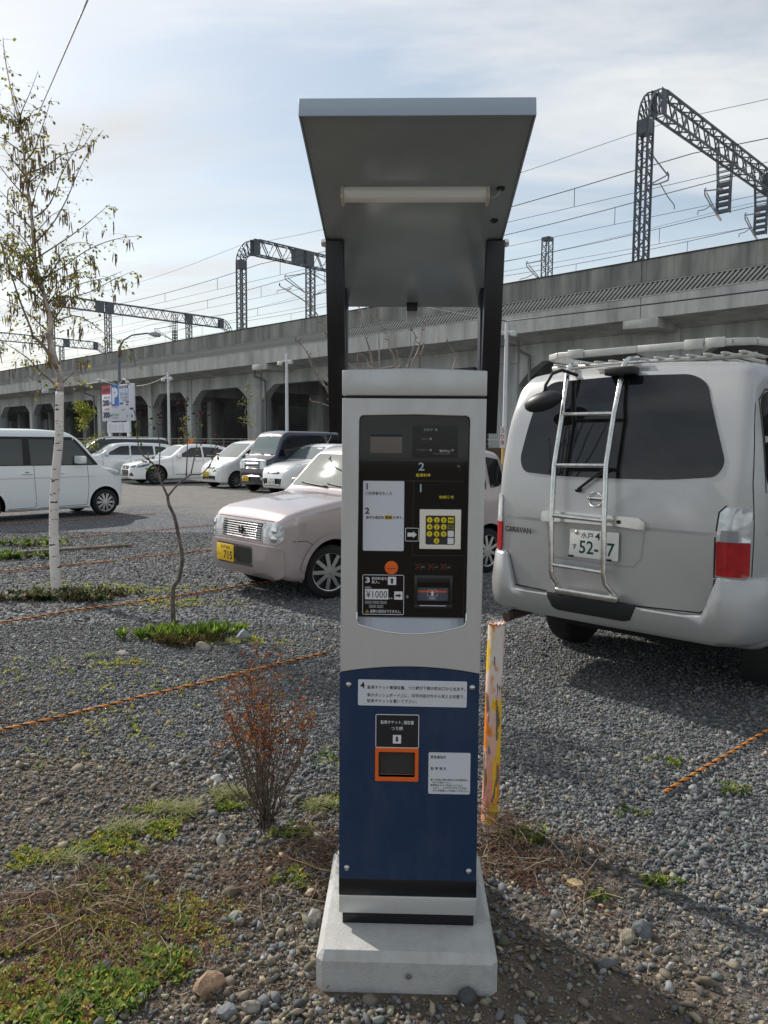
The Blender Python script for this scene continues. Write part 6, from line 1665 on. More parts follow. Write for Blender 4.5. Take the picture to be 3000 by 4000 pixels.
STONE = attr_mat('gravel_stone', 0.85, bump=0.4, bscale=260)
def qof(x, y): return U.x * x + U.y * y
def stone_cols(x, y, g, warm):
    n = len(x)
    t = g.beta(1.4, 2.6, n)[:, None]
    c = np.array(G1) * (1 - t) + np.array(G2) * t * 1.15
    lt = g.random(n) < 0.05
    c[lt] = g.uniform(0.24, 0.38, lt.sum())[:, None] * np.array((1.0, 0.99, 0.95))
    br = g.random(n) < (0.10 + 0.45 * warm)
    c[br] = c[br] * np.array((1.35, 1.12, 0.82))
    gn = g.random(n) < 0.15
    c[gn] = c[gn] * np.array((0.95, 1.08, 0.98))
    return c
def in_block(x, y): return (np.abs(x - 0.073) < 0.262) & (y > 1.955) & (y < 2.545)
g0 = np.random.default_rng(5)
def sample(n, d0, d1, half=0.56, p=1.0):
    d = np.sqrt(g0.uniform(d0 * d0, d1 * d1, n)); a = g0.uniform(-half, half, n)
    return a * d, d
# near
x, y = sample(56000, 1.62, 3.6, 0.58)
soil = 1 / (1 + np.exp(-(2.35 - qof(x, y) + 0.25 * np.sin(5 * x + 3 * y)) * 6)) * (x < 0.0)
left = (x < -0.35) & (qof(x, y) < 1.75)
keep = ~in_block(x, y) & (g0.random(len(x)) > 0.50 * left) & (g0.random(len(x)) > 0.58 * ((qof(x, y) < 2.45) & (x > 0))) & (g0.random(len(x)) > 0.35 * ((x > 0.3) & (y < 2.05)))
x, y = x[keep], y[keep]
warm = np.clip((2.2 + 0.55 * (x > 0) - qof(x, y)) * 1.8, 0, 1)
rad = np.exp(g0.normal(math.log(0.0068), 0.42, len(x))); rad = np.clip(rad, 0.003, 0.020)
rad = np.where((qof(x, y) < 1.9), rad * 0.9, rad)
rad = np.where((qof(x, y) < 2.1) & (g0.random(len(x)) < 0.10), rad * 1.7, rad)
z = np.zeros(len(x))
o = stones('near_gravel', ico(), np.stack([x, y, z], 1), rad, stone_cols(x, y, g0, warm), 1); tag(o, 'loose grey and brown pebbles in front of the camera', 'gravel', kind='stuff')
x, y = sample(60000, 1.62, 3.3, 0.58)
kq = (qof(x, y) < 2.75) & ~in_block(x, y)
x, y = x[kq], y[kq]
rad = g0.uniform(0.0016, 0.0042, len(x))
o = stones('fine_grit', octa(), np.stack([x, y, np.zeros(len(x))], 1), rad, stone_cols(x, y, g0, np.ones(len(x)) * 0.8), 4); tag(o, 'fine brown grit between the pebbles of the soil strip', 'grit', kind='stuff')
x, y = sample(84000, 3.5, 6.2, 0.56)
rad = np.clip(np.exp(g0.normal(math.log(0.0080), 0.33, len(x))), 0.005, 0.024)
o = stones('middle_gravel', octa(), np.stack([x, y, np.zeros(len(x))], 1), rad, stone_cols(x, y, g0, np.zeros(len(x)) + 0.05), 2); tag(o, 'crushed grey stone covering the parking lot', 'gravel', kind='stuff')
x, y = sample(80000, 6.0, 12.5, 0.58)
kq = qof(x, y) < 8.6 + 0.8 * np.sin(2 * x) * g0.random(len(x))
x, y = x[kq], y[kq]
rad = np.clip(np.exp(g0.normal(math.log(0.0145), 0.3, len(x))), 0.009, 0.034)
o = stones('far_gravel', octa(), np.stack([x, y, np.zeros(len(x))], 1), rad, stone_cols(x, y, g0, np.zeros(len(x))) * 0.9, 3, sink=0.1); tag(o, 'crushed grey stone farther back between the parked cars', 'gravel', kind='stuff')

# single rocks
def rock(x, y, rx, ry, rz, col, label, seed, rz0=0.0):
    b = bmesh.new(); bmesh.ops.create_icosphere(b, subdivisions=2, radius=1)
    g = random.Random(seed)
    dirs = [Vector((g.uniform(-1, 1), g.uniform(-1, 1), g.uniform(-0.4, 1))).normalized() for _ in range(9)]
    cuts = [g.uniform(0.62, 0.9) for _ in dirs]
    for v in b.verts:
        for d, c in zip(dirs, cuts):
            k = v.co.dot(d)
            if k > c: v.co -= d * (k - c)
        v.co = Vector((v.co.x * rx, v.co.y * ry, v.co.z * rz)) * g.uniform(0.97, 1.03)
    me = bpy.data.meshes.new('rock'); b.to_mesh(me); b.free()
    me.materials.append(mat('rock_%02d_%02d_%02d' % tuple(int(c * 100) for c in col), col, 0.85, var=0.35, vscale=22, bump=0.5, bscale=90))
    shade(me, True, 28)
    o = obj('rock', me, None, (x, y, rz * 0.45), (0, 0, rz0))
    return tag(o, label, 'rock', 'larger rocks among the gravel')
tan = (0.30, 0.20, 0.13); gr = (0.17, 0.18, 0.19); pale = (0.46, 0.45, 0.42)
rock(-0.475, 1.975, 0.052, 0.040, 0.036, tan, 'biggest tan brown rock, left of the front of the concrete block', 1, 0.5)
rock(-0.735, 3.27, 0.030, 0.022, 0.026, pale, 'pale pointed stone on the gravel left of the brown shrub', 2)
rock(-0.25, 2.80, 0.026, 0.020, 0.015, (0.55, 0.54, 0.50), 'white flat stone lying just left of the blue lower panel', 3)
rock(-1.30, 5.42, 0.062, 0.05, 0.045, (0.33, 0.29, 0.25), 'rounded brown grey stone in the plants under the crooked sapling', 4)
rock(-1.06, 5.72, 0.060, 0.05, 0.060, (0.27, 0.29, 0.31), 'upright grey boulder right of the crooked sapling trunk', 5)
rock(-1.83, 5.28, 0.050, 0.035, 0.022, (0.38, 0.33, 0.29), 'flat pinkish stone left of the crooked sapling trunk', 6)
rock(0.655, 2.49, 0.036, 0.024, 0.016, (0.36, 0.27, 0.15), 'ochre flat stone right of the rear of the concrete block', 7, -0.4)
rock(0.745, 2.20, 0.032, 0.024, 0.026, (0.28, 0.25, 0.19), 'beige angular stone beside a dark rounded one on the right', 8, 0.3)
rock(0.80, 2.225, 0.034, 0.030, 0.034, (0.13, 0.14, 0.15), 'dark rounded stone touching a beige angular stone on the right', 9)
rock(-0.212, 2.28, 0.034, 0.024, 0.034, (0.33, 0.31, 0.27), 'pale stone leaning on the left side of the concrete block', 10, 0.9)
rock(-0.405, 1.885, 0.030, 0.026, 0.022, gr, 'blue grey stone just below the biggest tan rock', 11, 0.2)
rock(-0.345, 1.905, 0.030, 0.022, 0.022, (0.24, 0.22, 0.19), 'grey brown stone right of the blue grey one below the tan rock', 12)
rock(-0.46, 2.29, 0.030, 0.022, 0.022, (0.25, 0.25, 0.23), 'squarish grey stone halfway between the tan rock and brown shrub', 13, 0.6)
rock(-0.60, 2.74, 0.022, 0.018, 0.032, (0.36, 0.37, 0.35), 'upright light grey stone below the brown shrub', 14)
rock(0.235, 1.945, 0.028, 0.022, 0.026, (0.07, 0.075, 0.08), 'dark round stone against the front right of the concrete block', 15)
rock(-0.79, 2.06, 0.036, 0.022, 0.016, (0.12, 0.12, 0.13), 'dark flat stone among the green weeds at lower left', 16, 0.2)

# leaves of low weeds
LEAF = attr_mat('leaf_surface', 0.55, trans=0.5, spec=0.3)
def leaf_batch(P, D, Nn, ln, wd, fold=0.25):
    """rhombic folded leaves: P base points, D directions, Nn side vectors"""
    n = len(P)
    mid = P + D * (ln * 0.5)[:, None]
    up = np.cross(Nn, D)
    a = P; b = mid + Nn * (wd * 0.5)[:, None] + up * (wd * fold)[:, None]; c = P + D * ln[:, None]; d = mid - Nn * (wd * 0.5)[:, None] + up * (wd * fold)[:, None]
    V = np.stack([a, b, c, d], 1).reshape(-1, 3)
    i = np.arange(n) * 4
    F = np.concatenate([np.stack([i, i + 1, i + 2], 1), np.stack([i, i + 2, i + 3], 1)])
    return V, F
def rosettes(name, centres, nl, ln, elev, cols, label, seed, wratio=0.55, parent=None, zj=0.01, cat='weeds'):
    g = np.random.default_rng(seed)
    C = np.repeat(np.asarray(centres), nl, axis=0); n = len(C)
    az = g.uniform(0, 2 * np.pi, n); el = np.radians(g.uniform(elev[0], elev[1], n))
    D = np.stack([np.cos(az) * np.cos(el), np.sin(az) * np.cos(el), np.sin(el)], 1)
    Nn = np.stack([-np.sin(az), np.cos(az), np.zeros(n)], 1)
    L = g.uniform(ln[0], ln[1], n)
    P = C + np.stack([g.normal(0, 0.004, n), g.normal(0, 0.004, n), g.uniform(0, zj, n)], 1)
    V, F = leaf_batch(P, D, Nn, L, L * wratio)
    ct = np.repeat(np.array(cols)[g.integers(0, len(cols), len(centres))], nl, axis=0) * g.uniform(0.7, 1.3, (n, 1))
    o = np_mesh(name, V, F, np.repeat(ct, 4, axis=0), LEAF, parent)
    if parent is None: tag(o, label, cat)
    o['kind'] = 'stuff'
    return o
def blob(cx, cy, rx, ry, n, g, clump=True):
    a = g.uniform(0, 2 * np.pi, n); r = np.sqrt(g.random(n)) * (0.7 + 0.3 * np.sin(3 * a + cx * 9))
    return np.stack([cx + rx * r * np.cos(a), cy + ry * r * np.sin(a), np.full(n, 0.004)], 1)
g1 = np.random.default_rng(21)
yg = (0.36, 0.38, 0.07); gg = (0.18, 0.26, 0.04); dg = (0.05, 0.09, 0.02); rd = (0.26, 0.12, 0.07); ye = (0.45, 0.36, 0.09)
C = np.concatenate([blob(-1.02, 2.72, 0.20, 0.13, 230, g1), blob(-0.86, 2.84, 0.14, 0.10, 160, g1), blob(-1.25, 2.62, 0.12, 0.08, 90, g1), blob(-0.92, 3.0, 0.15, 0.06, 60, g1)])
rosettes('moss_patch', C, 7, (0.008, 0.018), (10, 70), [yg, gg, yg, gg, ye], 'yellow green mossy weeds at the edge of the gravel, lower left', 31)
C = np.concatenate([blob(-0.72, 1.98, 0.20, 0.12, 260, g1), blob(-0.82, 1.88, 0.25, 0.10, 200, g1), blob(-0.62, 2.09, 0.10, 0.07, 70, g1)])
rosettes('clover_patch', C, 6, (0.012, 0.026), (10, 60), [(0.24, 0.36, 0.06), (0.36, 0.44, 0.12), gg, (0.10, 0.19, 0.03), ye], 'bright green leafy weeds in the lower left corner', 32, 0.75)
C = np.concatenate([blob(-0.95, 2.25, 0.42, 0.32, 1500, g1), blob(-0.60, 2.28, 0.18, 0.2, 330, g1), blob(-0.5, 2.15, 0.1, 0.1, 40, g1), blob(-1.0, 1.95, 0.25, 0.15, 600, g1)])
rosettes('sparse_weeds', C, 5, (0.007, 0.018), (5, 60), [yg, ye, gg, rd, rd, yg], 'sparse yellow and reddish weeds on the brown soil strip', 33)
C = np.concatenate([blob(-0.62, 3.02, 0.10, 0.05, 40, g1), blob(-0.22, 3.05, 0.12, 0.10, 60, g1), blob(-0.32, 2.82, 0.14, 0.08, 50, g1), blob(0.55, 2.80, 0.14, 0.10, 50, g1), blob(0.95, 2.50, 0.10, 0.05, 30, g1), blob(-0.30, 2.50, 0.10, 0.08, 50, g1), blob(1.35, 3.5, 0.12, 0.08, 26, g1), blob(1.55, 3.2, 0.15, 0.1, 26, g1), blob(1.0, 3.0, 0.1, 0.06, 12, g1), blob(0.72, 2.42, 0.06, 0.04, 14, g1), blob(-0.27, 3.5, 0.15, 0.15, 24, g1)])
rosettes('scattered_weeds', C, 6, (0.010, 0.024), (10, 70), [gg, dg, yg, gg], 'scattered small green weeds round the pay machine', 34)
C = np.concatenate([blob(-1.5, 4.6, 0.9, 0.8, 60, g1), blob(-2.7, 7.6, 1.2, 0.5, 420, g1), blob(-1.1, 5.65, 0.5, 0.2, 130, g1), blob(-1.75, 5.05, 0.25, 0.12, 60, g1), blob(-1.9, 7.0, 0.7, 0.4, 160, g1), blob(-2.2, 4.9, 0.5, 0.5, 40, g1), blob(-1.3, 3.9, 0.8, 0.6, 40, g1)])
rosettes('low_weeds', C, 5, (0.012, 0.03), (10, 60), [yg, gg, yg, ye], 'low yellow green weeds scattered over the gravel behind', 35)
C = np.concatenate([blob(-1.66, 5.74, 0.40, 0.20, 105, g1), blob(-1.32, 5.85, 0.30, 0.16, 55, g1)])
rosettes('leafy_border', C, 9, (0.035, 0.095), (35, 85), [(0.15, 0.24, 0.03), (0.22, 0.31, 0.05), (0.10, 0.17, 0.03)], 'bright green leafy plants round the foot of the crooked sapling', 36, 0.28, zj=0.03)
C = blob(-1.45, 5.55, 0.33, 0.16, 120, g1)
rosettes('brown_border', C, 9, (0.02, 0.05), (30, 85), [(0.09, 0.065, 0.025), (0.14, 0.09, 0.03), (0.07, 0.08, 0.02)], 'brown green heath-like plants before the crooked sapling', 37, 0.3, zj=0.05)
C = np.concatenate([blob(-3.15, 7.15, 0.75, 0.28, 260, g1), blob(-2.75, 7.3, 0.45, 0.2, 110, g1)])
rosettes('ivy_patch', C, 7, (0.03, 0.06), (15, 70), [(0.03, 0.055, 0.015), (0.05, 0.07, 0.02), (0.20, 0.21, 0.12), (0.10, 0.055, 0.025)], 'dark green and white edged ground leaves round the birch foot', 38, 0.55, zj=0.05)
C = np.concatenate([blob(-4.75, 9.6, 0.55, 0.25, 150, g1), blob(-5.0, 10.8, 0.7, 0.3, 120, g1)])
rosettes('ivy_patch', C, 8, (0.03, 0.07), (15, 75), [(0.20, 0.30, 0.03), (0.10, 0.16, 0.03), (0.25, 0.26, 0.15), (0.04, 0.07, 0.02)], 'small mixed bed of yellow and green leaves at the left edge', 39, 0.5, zj=0.06)
# grass tufts and dry straw
def blades(name, tufts, nb, ln, w, cols, label, seed, droop=0.6, cat='grass'):
    g = np.random.default_rng(seed)
    C = np.repeat(np.asarray(tufts), nb, axis=0); n = len(C)
    az = g.uniform(0, 2 * np.pi, n); L = g.uniform(ln[0], ln[1], n)
    h = np.stack([np.cos(az), np.sin(az), np.zeros(n)], 1); sd_ = np.stack([-np.sin(az), np.cos(az), np.zeros(n)], 1)
    el = np.radians(g.uniform(20, 80, n))
    P0_ = C + g.normal(0, 0.008, (n, 3)) * np.array([1, 1, 0]); pts = []
    for t in (0, 0.4, 0.75, 1.0):
        e = el - droop * t * 1.6
        pts.append(P0_ + h * (L * t * np.cos(el * (1 - 0.4 * t)))[:, None] + np.array([0, 0, 1.0]) * np.maximum(0.004, L * (t * np.sin(el) - droop * t * t * 0.75))[:, None])
    W_ = [w, w * 0.9, w * 0.6]
    V = []
    for i in range(3): V += [pts[i] + sd_ * W_[i] / 2, pts[i] - sd_ * W_[i] / 2]
    V.append(pts[3])
    V = np.stack(V, 1).reshape(-1, 3); i = np.arange(n) * 7
    F = np.concatenate([np.stack([i + a, i + b, i + c], 1) for a, b, c in ((0, 1, 3), (0, 3, 2), (2, 3, 5), (2, 5, 4), (4, 5, 6))])
    ct = np.array(cols)[g.integers(0, len(cols), n)] * g.uniform(0.7, 1.25, (n, 1))
    o = np_mesh(name, V, F, np.repeat(ct, 7, axis=0), LEAF)
    tag(o, label, cat, kind='stuff'); return o
T = np.concatenate([blob(-0.62, 3.12, 0.16, 0.05, 34, g1), blob(-0.82, 2.98, 0.12, 0.05, 26, g1), blob(-0.98, 2.84, 0.10, 0.04, 16, g1), blob(-0.25, 3.02, 0.07, 0.03, 12, g1), blob(-1.12, 2.60, 0.1, 0.04, 8, g1)])
blades('pale_grass', T, 16, (0.03, 0.10), 0.003, [(0.36, 0.36, 0.16), (0.30, 0.34, 0.13), (0.42, 0.40, 0.22)], 'pale dry grass tufts in a line left of the brown shrub', 41)
T = np.concatenate([blob(-2.0, 5.2, 0.12, 0.05, 12, g1), blob(-1.0, 2.42, 0.05, 0.03, 3, g1), blob(-0.97, 2.55, 0.04, 0.03, 3, g1), blob(-0.8, 1.92, 0.2, 0.1, 8, g1)])
blades('green_grass', T, 10, (0.03, 0.08), 0.004, [(0.16, 0.24, 0.06), (0.26, 0.30, 0.12)], 'small green grass tufts in the soil strip', 42)
# dry twigs, straws and dead stems lying about
def twigs(name, C, ln, r, cols, label, seed, lift=0.02, curl=0.6):
    g = np.random.default_rng(seed); n = len(C)
    az = g.uniform(0, 2 * np.pi, n); L = g.uniform(ln[0], ln[1], n)
    K = 5; V = []; F = []
    p = C.copy(); p[:, 2] = g.uniform(0.006, 0.012 + lift * 0.5, n)
    slope = g.normal(0, 0.25, n) + lift * 3
    dz = slope
    rr = g.uniform(r * 0.5, r * 1.4, n)
    rings = []
    for k in range(K):
        rings.append((p.copy(), az.copy()))
        az = az + g.normal(0, curl, n)
        p = p + np.stack([np.cos(az), np.sin(az), dz], 1) * (L / K)[:, None]
        dz = dz * 0.6 + g.normal(0, 0.15, n)
        p[:, 2] = np.maximum(p[:, 2], 0.006)
    for k, (q, a) in enumerate(rings):
        s_ = np.stack([-np.sin(a), np.cos(a), np.zeros(n)], 1) * (rr * (1 - 0.12 * k))[:, None]
        u_ = np.array([0, 0, 1.0]) * (rr * (1 - 0.12 * k))[:, None]
        V += [q + s_, q - s_ * 0.5 + u_ * 0.87, q - s_ * 0.5 - u_ * 0.87]
    V = np.stack(V, 1).reshape(-1, 3); i = np.arange(n) * (3 * K)
    for k in range(K - 1):
        for e in range(3):
            a, b = k * 3 + e, k * 3 + (e + 1) % 3
            F.append(np.stack([i + a, i + b, i + b + 3, i + a + 3], 1))
    ct = np.array(cols)[g.integers(0, len(cols), n)] * g.uniform(0.6, 1.4, (n, 1))
    o = np_mesh(name, V, np.concatenate(F), np.repeat(ct, 3 * K, axis=0), attr_mat(name + '_surface', 0.8))
    tag(o, label, 'twigs', kind='stuff'); return o
bro = (0.13, 0.085, 0.055); stw = (0.36, 0.27, 0.16); drk = (0.05, 0.035, 0.028); red_ = (0.16, 0.075, 0.05)
C = np.concatenate([blob(-0.95, 2.30, 0.45, 0.38, 1300, g1), blob(-0.45, 2.35, 0.28, 0.25, 170, g1), blob(-0.30, 2.68, 0.22, 0.22, 260, g1), blob(0.46, 2.68, 0.18, 0.24, 420, g1), blob(0.75, 2.65, 0.32, 0.25, 260, g1), blob(-0.5, 2.0, 0.4, 0.15, 150, g1), blob(0.7, 2.15, 0.5, 0.3, 90, g1), blob(-0.25, 3.1, 0.2, 0.2, 90, g1)])
twigs('dry_twigs', C, (0.03, 0.12), 0.0011, [bro, bro, stw, drk, red_], 'dry brown twigs and stems littering the soil strip', 51)
C = np.concatenate([blob(-0.9, 2.3, 0.5, 0.4, 70, g1), blob(0.6, 2.6, 0.4, 0.4, 60, g1), blob(-0.3, 2.5, 0.3, 0.4, 50, g1)])
twigs('long_twigs', C, (0.12, 0.30), 0.0013, [stw, bro, (0.30, 0.24, 0.18)], 'long pale dead stems lying over the stones', 52, lift=0.05, curl=0.3)
C = np.concatenate([blob(0.43, 2.80, 0.10, 0.12, 140, g1), blob(-0.18, 2.6, 0.08, 0.15, 90, g1)])
twigs('dead_brush', C, (0.10, 0.22), 0.0012, [bro, drk, stw, red_], 'dead brush tangled round the foot of the painted post', 53, lift=0.18, curl=0.5)
C = np.concatenate([blob(-0.95, 2.3, 0.5, 0.42, 1700, g1), blob(-0.3, 2.6, 0.3, 0.3, 400, g1), blob(0.55, 2.6, 0.4, 0.3, 300, g1)])
rosettes('leaf_litter', C, 2, (0.010, 0.030), (-5, 25), [(0.14, 0.08, 0.05), (0.10, 0.06, 0.04), (0.22, 0.14, 0.08), (0.17, 0.07, 0.05)], 'dead brown leaves lying on the soil strip', 54, 0.5, cat='leaf litter')
dl = []
for (x_, y_, c_) in ((-0.80, 1.90, (0.20, 0.07, 0.055)), (-0.93, 1.86, (0.24, 0.13, 0.11)), (-0.98, 2.02, (0.22, 0.12, 0.09)), (-0.72, 1.86, (0.12, 0.05, 0.04))):
    V_, F_ = leaf_batch(np.array([[0, 0, 0.012]]), np.array([[0.9, 0.3, 0.3]]), np.array([[-0.3, 0.9, 0.1]]), np.array([0.055]), np.array([0.04]))
    o_ = np_mesh('dead_leaf', V_, F_, np.tile(c_, (4, 1)), LEAF); o_.location = (x_, y_, 0); o_.rotation_euler = (0, 0, x_ * 40)
    tag(o_, {-0.80: 'dark red curled dead leaf, the one nearest the tan rock side of the weeds', -0.93: 'pinkish curled dead leaf at the lower left corner', -0.98: 'pinkish dead leaf farthest up in the lower left weeds', -0.72: 'darkest curled dead leaf at the bottom edge'}[x_], 'leaf', 'curled dead leaves at lower left')

# orange and black twisted ropes staked on the gravel along the bays
rope_o = mat('rope_orange', (0.66, 0.24, 0.04), 0.6, var=0.15, vscale=60)
rope_k = mat('rope_black', (0.02, 0.018, 0.016), 0.7)
def rope(pts, label, seg=0.012, r=0.0046, pitch=0.078, straight=False):
    P = [Vector((p[0], p[1], 0.0)) for p in pts]
    L = [0.0]
    for a, b in zip(P[:-1], P[1:]): L.append(L[-1] + (b - a).length)
    n = int(L[-1] / seg) + 1
    root = empty('boundary_rope', (P[0].x, P[0].y, 0), 0, label, 'rope', 'orange ropes marking the parking bays')
    cen = []
    j = 0
    for i in range(n + 1):
        t = L[-1] * i / n
        while j < len(L) - 2 and t > L[j + 1]: j += 1
        c = P[j].lerp(P[j + 1], (t - L[j]) / (L[j + 1] - L[j]))
        cen.append((c - P[0] + Vector((0, 0, 0.022 + 0.004 * math.sin(t * 2.1 + P[0].x * 5) + 0.002 * math.sin(t * 7))), t))
    d = (P[-1] - P[0]).normalized(); side = Vector((-d.y, d.x, 0))
    for k, m in enumerate((rope_o, rope_o, rope_k)):
        pp = []
        for c, t in cen:
            a = 2 * math.pi * (t / pitch + k / 3)
            pp.append(c + (side * math.cos(a) + Vector((0, 0, 1)) * math.sin(a)) * r * 1.05)
        MB().tube(pp, r, 5).build('strand', m, root, smooth=True, fix=False)
    return root
rope([(-2.9, 2.95), (-2.12, 3.64), (-1.94, 3.80), (-1.55, 4.16), (-1.06, 4.65), (-0.65, 5.07), (-0.40, 5.32)], 'orange and black rope nearest the camera, passing behind the brown shrub', 0.012, 0.0044)
rope([(-4.0, 5.1), (-3.11, 6.08), (-2.72, 6.55), (-2.01, 7.22), (-1.37, 7.85), (-0.8, 8.4)], 'orange rope running from the birch foot to under the pink car', 0.015, 0.0048)
rope([(-5.3, 7.6), (-4.34, 8.52), (-3.32, 9.40)], 'orange rope just behind the birch foot, left piece of that line', 0.02, 0.0045)
rope([(-3.25, 9.49), (-2.26, 10.50), (-1.83, 10.92)], 'orange rope behind the crooked sapling ending at the pink car', 0.02, 0.0045)
rope([(-6.4, 10.0), (-5.5, 10.90), (-4.34, 12.06)], 'orange rope farther back crossing behind the birch trunk', 0.03, 0.0045)
rope([(-4.23, 12.2), (-2.93, 13.55)], 'orange rope farther back in line with the pink bonnet', 0.03, 0.0045)
rope([(-7.5, 12.5), (-6.71, 13.33), (-4.62, 15.5)], 'thin looking orange rope in the shade of the tall wagon', 0.035, 0.0045)
rope([(-8.6, 14.6), (-7.2, 16.2)], 'farthest orange rope under the tall wagon sill', 0.04, 0.0045)
rope([(1.21, 3.16), (1.59, 3.50), (1.97, 3.84), (2.7, 4.45)], 'orange and black rope on the right in front of the silver van', 0.012, 0.0044)
MB().tube([(-4.74, 9.95, 0.03), (-4.1, 10.35, 0.035), (-3.55, 10.72, 0.03)], 0.022, 7).build('wooden_stick', mat('weathered_wood', (0.22, 0.17, 0.13), 0.8, var=0.3, vscale=10), None, smooth=True)
tag(bpy.data.objects['wooden_stick'], 'long thin weathered wooden stick lying on the gravel behind the birch', 'stick')

# painted post
def paint_mat():
    m = bpy.data.materials.new('peeling_paint'); m.use_nodes = True
    t = m.node_tree; b = t.nodes['Principled BSDF']; L = t.links.new
    tcn = t.nodes.new('ShaderNodeTexCoord')
    def nz_(scale, st, off, lo, hi, det=6):
        mp_ = t.nodes.new('ShaderNodeMapping'); mp_.inputs['Scale'].default_value = st; mp_.inputs['Location'].default_value = off
        n = t.nodes.new('ShaderNodeTexNoise'); n.inputs['Scale'].default_value = scale; n.inputs['Detail'].default_value = det
        r = t.nodes.new('ShaderNodeMapRange'); r.inputs['From Min'].default_value = lo; r.inputs['From Max'].default_value = hi
        L(tcn.outputs['Object'], mp_.inputs[0]); L(mp_.outputs[0], n.inputs[0]); L(n.outputs[0], r.inputs[0]); return r.outputs[0]
    def mx_(f, a, c):
        x = t.nodes.new('ShaderNodeMix'); x.data_type = 'RGBA'; L(f, x.inputs[0])
        for i, q in ((6, a), (7, c)):
            if isinstance(q, tuple): x.inputs[i].default_value = q + (1,)
            else: L(q, x.inputs[i])
        return x.outputs[2]
    c = mx_(nz_(5, (1, 1, 0.45), (0, 0, 3.1), 0.42, 0.60), (0.68, 0.63, 0.58), (0.72, 0.30, 0.22))
    c = mx_(nz_(11, (1, 1, 0.4), (4, 0, 1.0), 0.49, 0.515), c, (0.78, 0.48, 0.01))
    c = mx_(nz_(12, (1, 1, 0.5), (7, 2, 5.0), 0.50, 0.545), c, (0.75, 0.22, 0.02))
    c = mx_(nz_(34, (1, 1, 0.22), (1, 5, 2), 0.56, 0.60, 9), c, (0.16, 0.12, 0.085))
    L(c, b.inputs['Base Color']); b.inputs['Roughness'].default_value = 0.6
    bp = t.nodes.new('ShaderNodeBump'); bp.inputs['Strength'].default_value = 0.4; bp.inputs['Distance'].default_value = 0.003
    n2 = t.nodes.new('ShaderNodeTexNoise'); n2.inputs['Scale'].default_value = 50; L(tcn.outputs['Object'], n2.inputs[0]); L(n2.outputs[0], bp.inputs['Height']); L(bp.outputs[0], b.inputs['Normal'])
    return m
pm_ = paint_mat()
PB = MB()
nn_ = 28
ringz = [-0.02, 0.1, 0.25, 0.4, 0.55, 0.7, 0.80]
for i, z in enumerate(ringz):
    for k in range(nn_):
        a = 2 * math.pi * k / nn_
        r_ = 0.0335 + 0.0012 * math.sin(3 * a + z * 9) - 0.002 * z
        PB.v.append((r_ * math.cos(a), r_ * math.sin(a), z if i < len(ringz) - 1 else z + 0.008 * rnd.random()))
for i in range(len(ringz) - 1):
    for k in range(nn_): PB.f.append([i * nn_ + k, i * nn_ + (k + 1) % nn_, (i + 1) * nn_ + (k + 1) % nn_, (i + 1) * nn_ + k])
b0 = (len(ringz) - 1) * nn_
PB.v.append((0, 0, 0.785)); PB.f += [[b0 + k, b0 + (k + 1) % nn_, len(PB.v) - 1] for k in range(nn_)]
PB.mi = [0] * len(PB.f)
po = PB.build('painted_post', pm_, smooth=True, ang=50); po.location = (0.428, 2.93, 0); po.rotation_euler = (0, R(0.8), 0)
tag(po, 'round post with peeling white, pink and yellow paint behind the pay machine', 'post')
fr = MB()
for k in range(15):
    a = 2 * math.pi * k / 15
    fr.bar((0.030 * math.cos(a), 0.030 * math.sin(a), 0.80), (0.036 * math.cos(a), 0.036 * math.sin(a), 0.805 + 0.006 * rnd.random()), 0.008, 0.004)
fr.build('frayed_rim', mat('pink_flake', (0.55, 0.33, 0.25), 0.7), po)

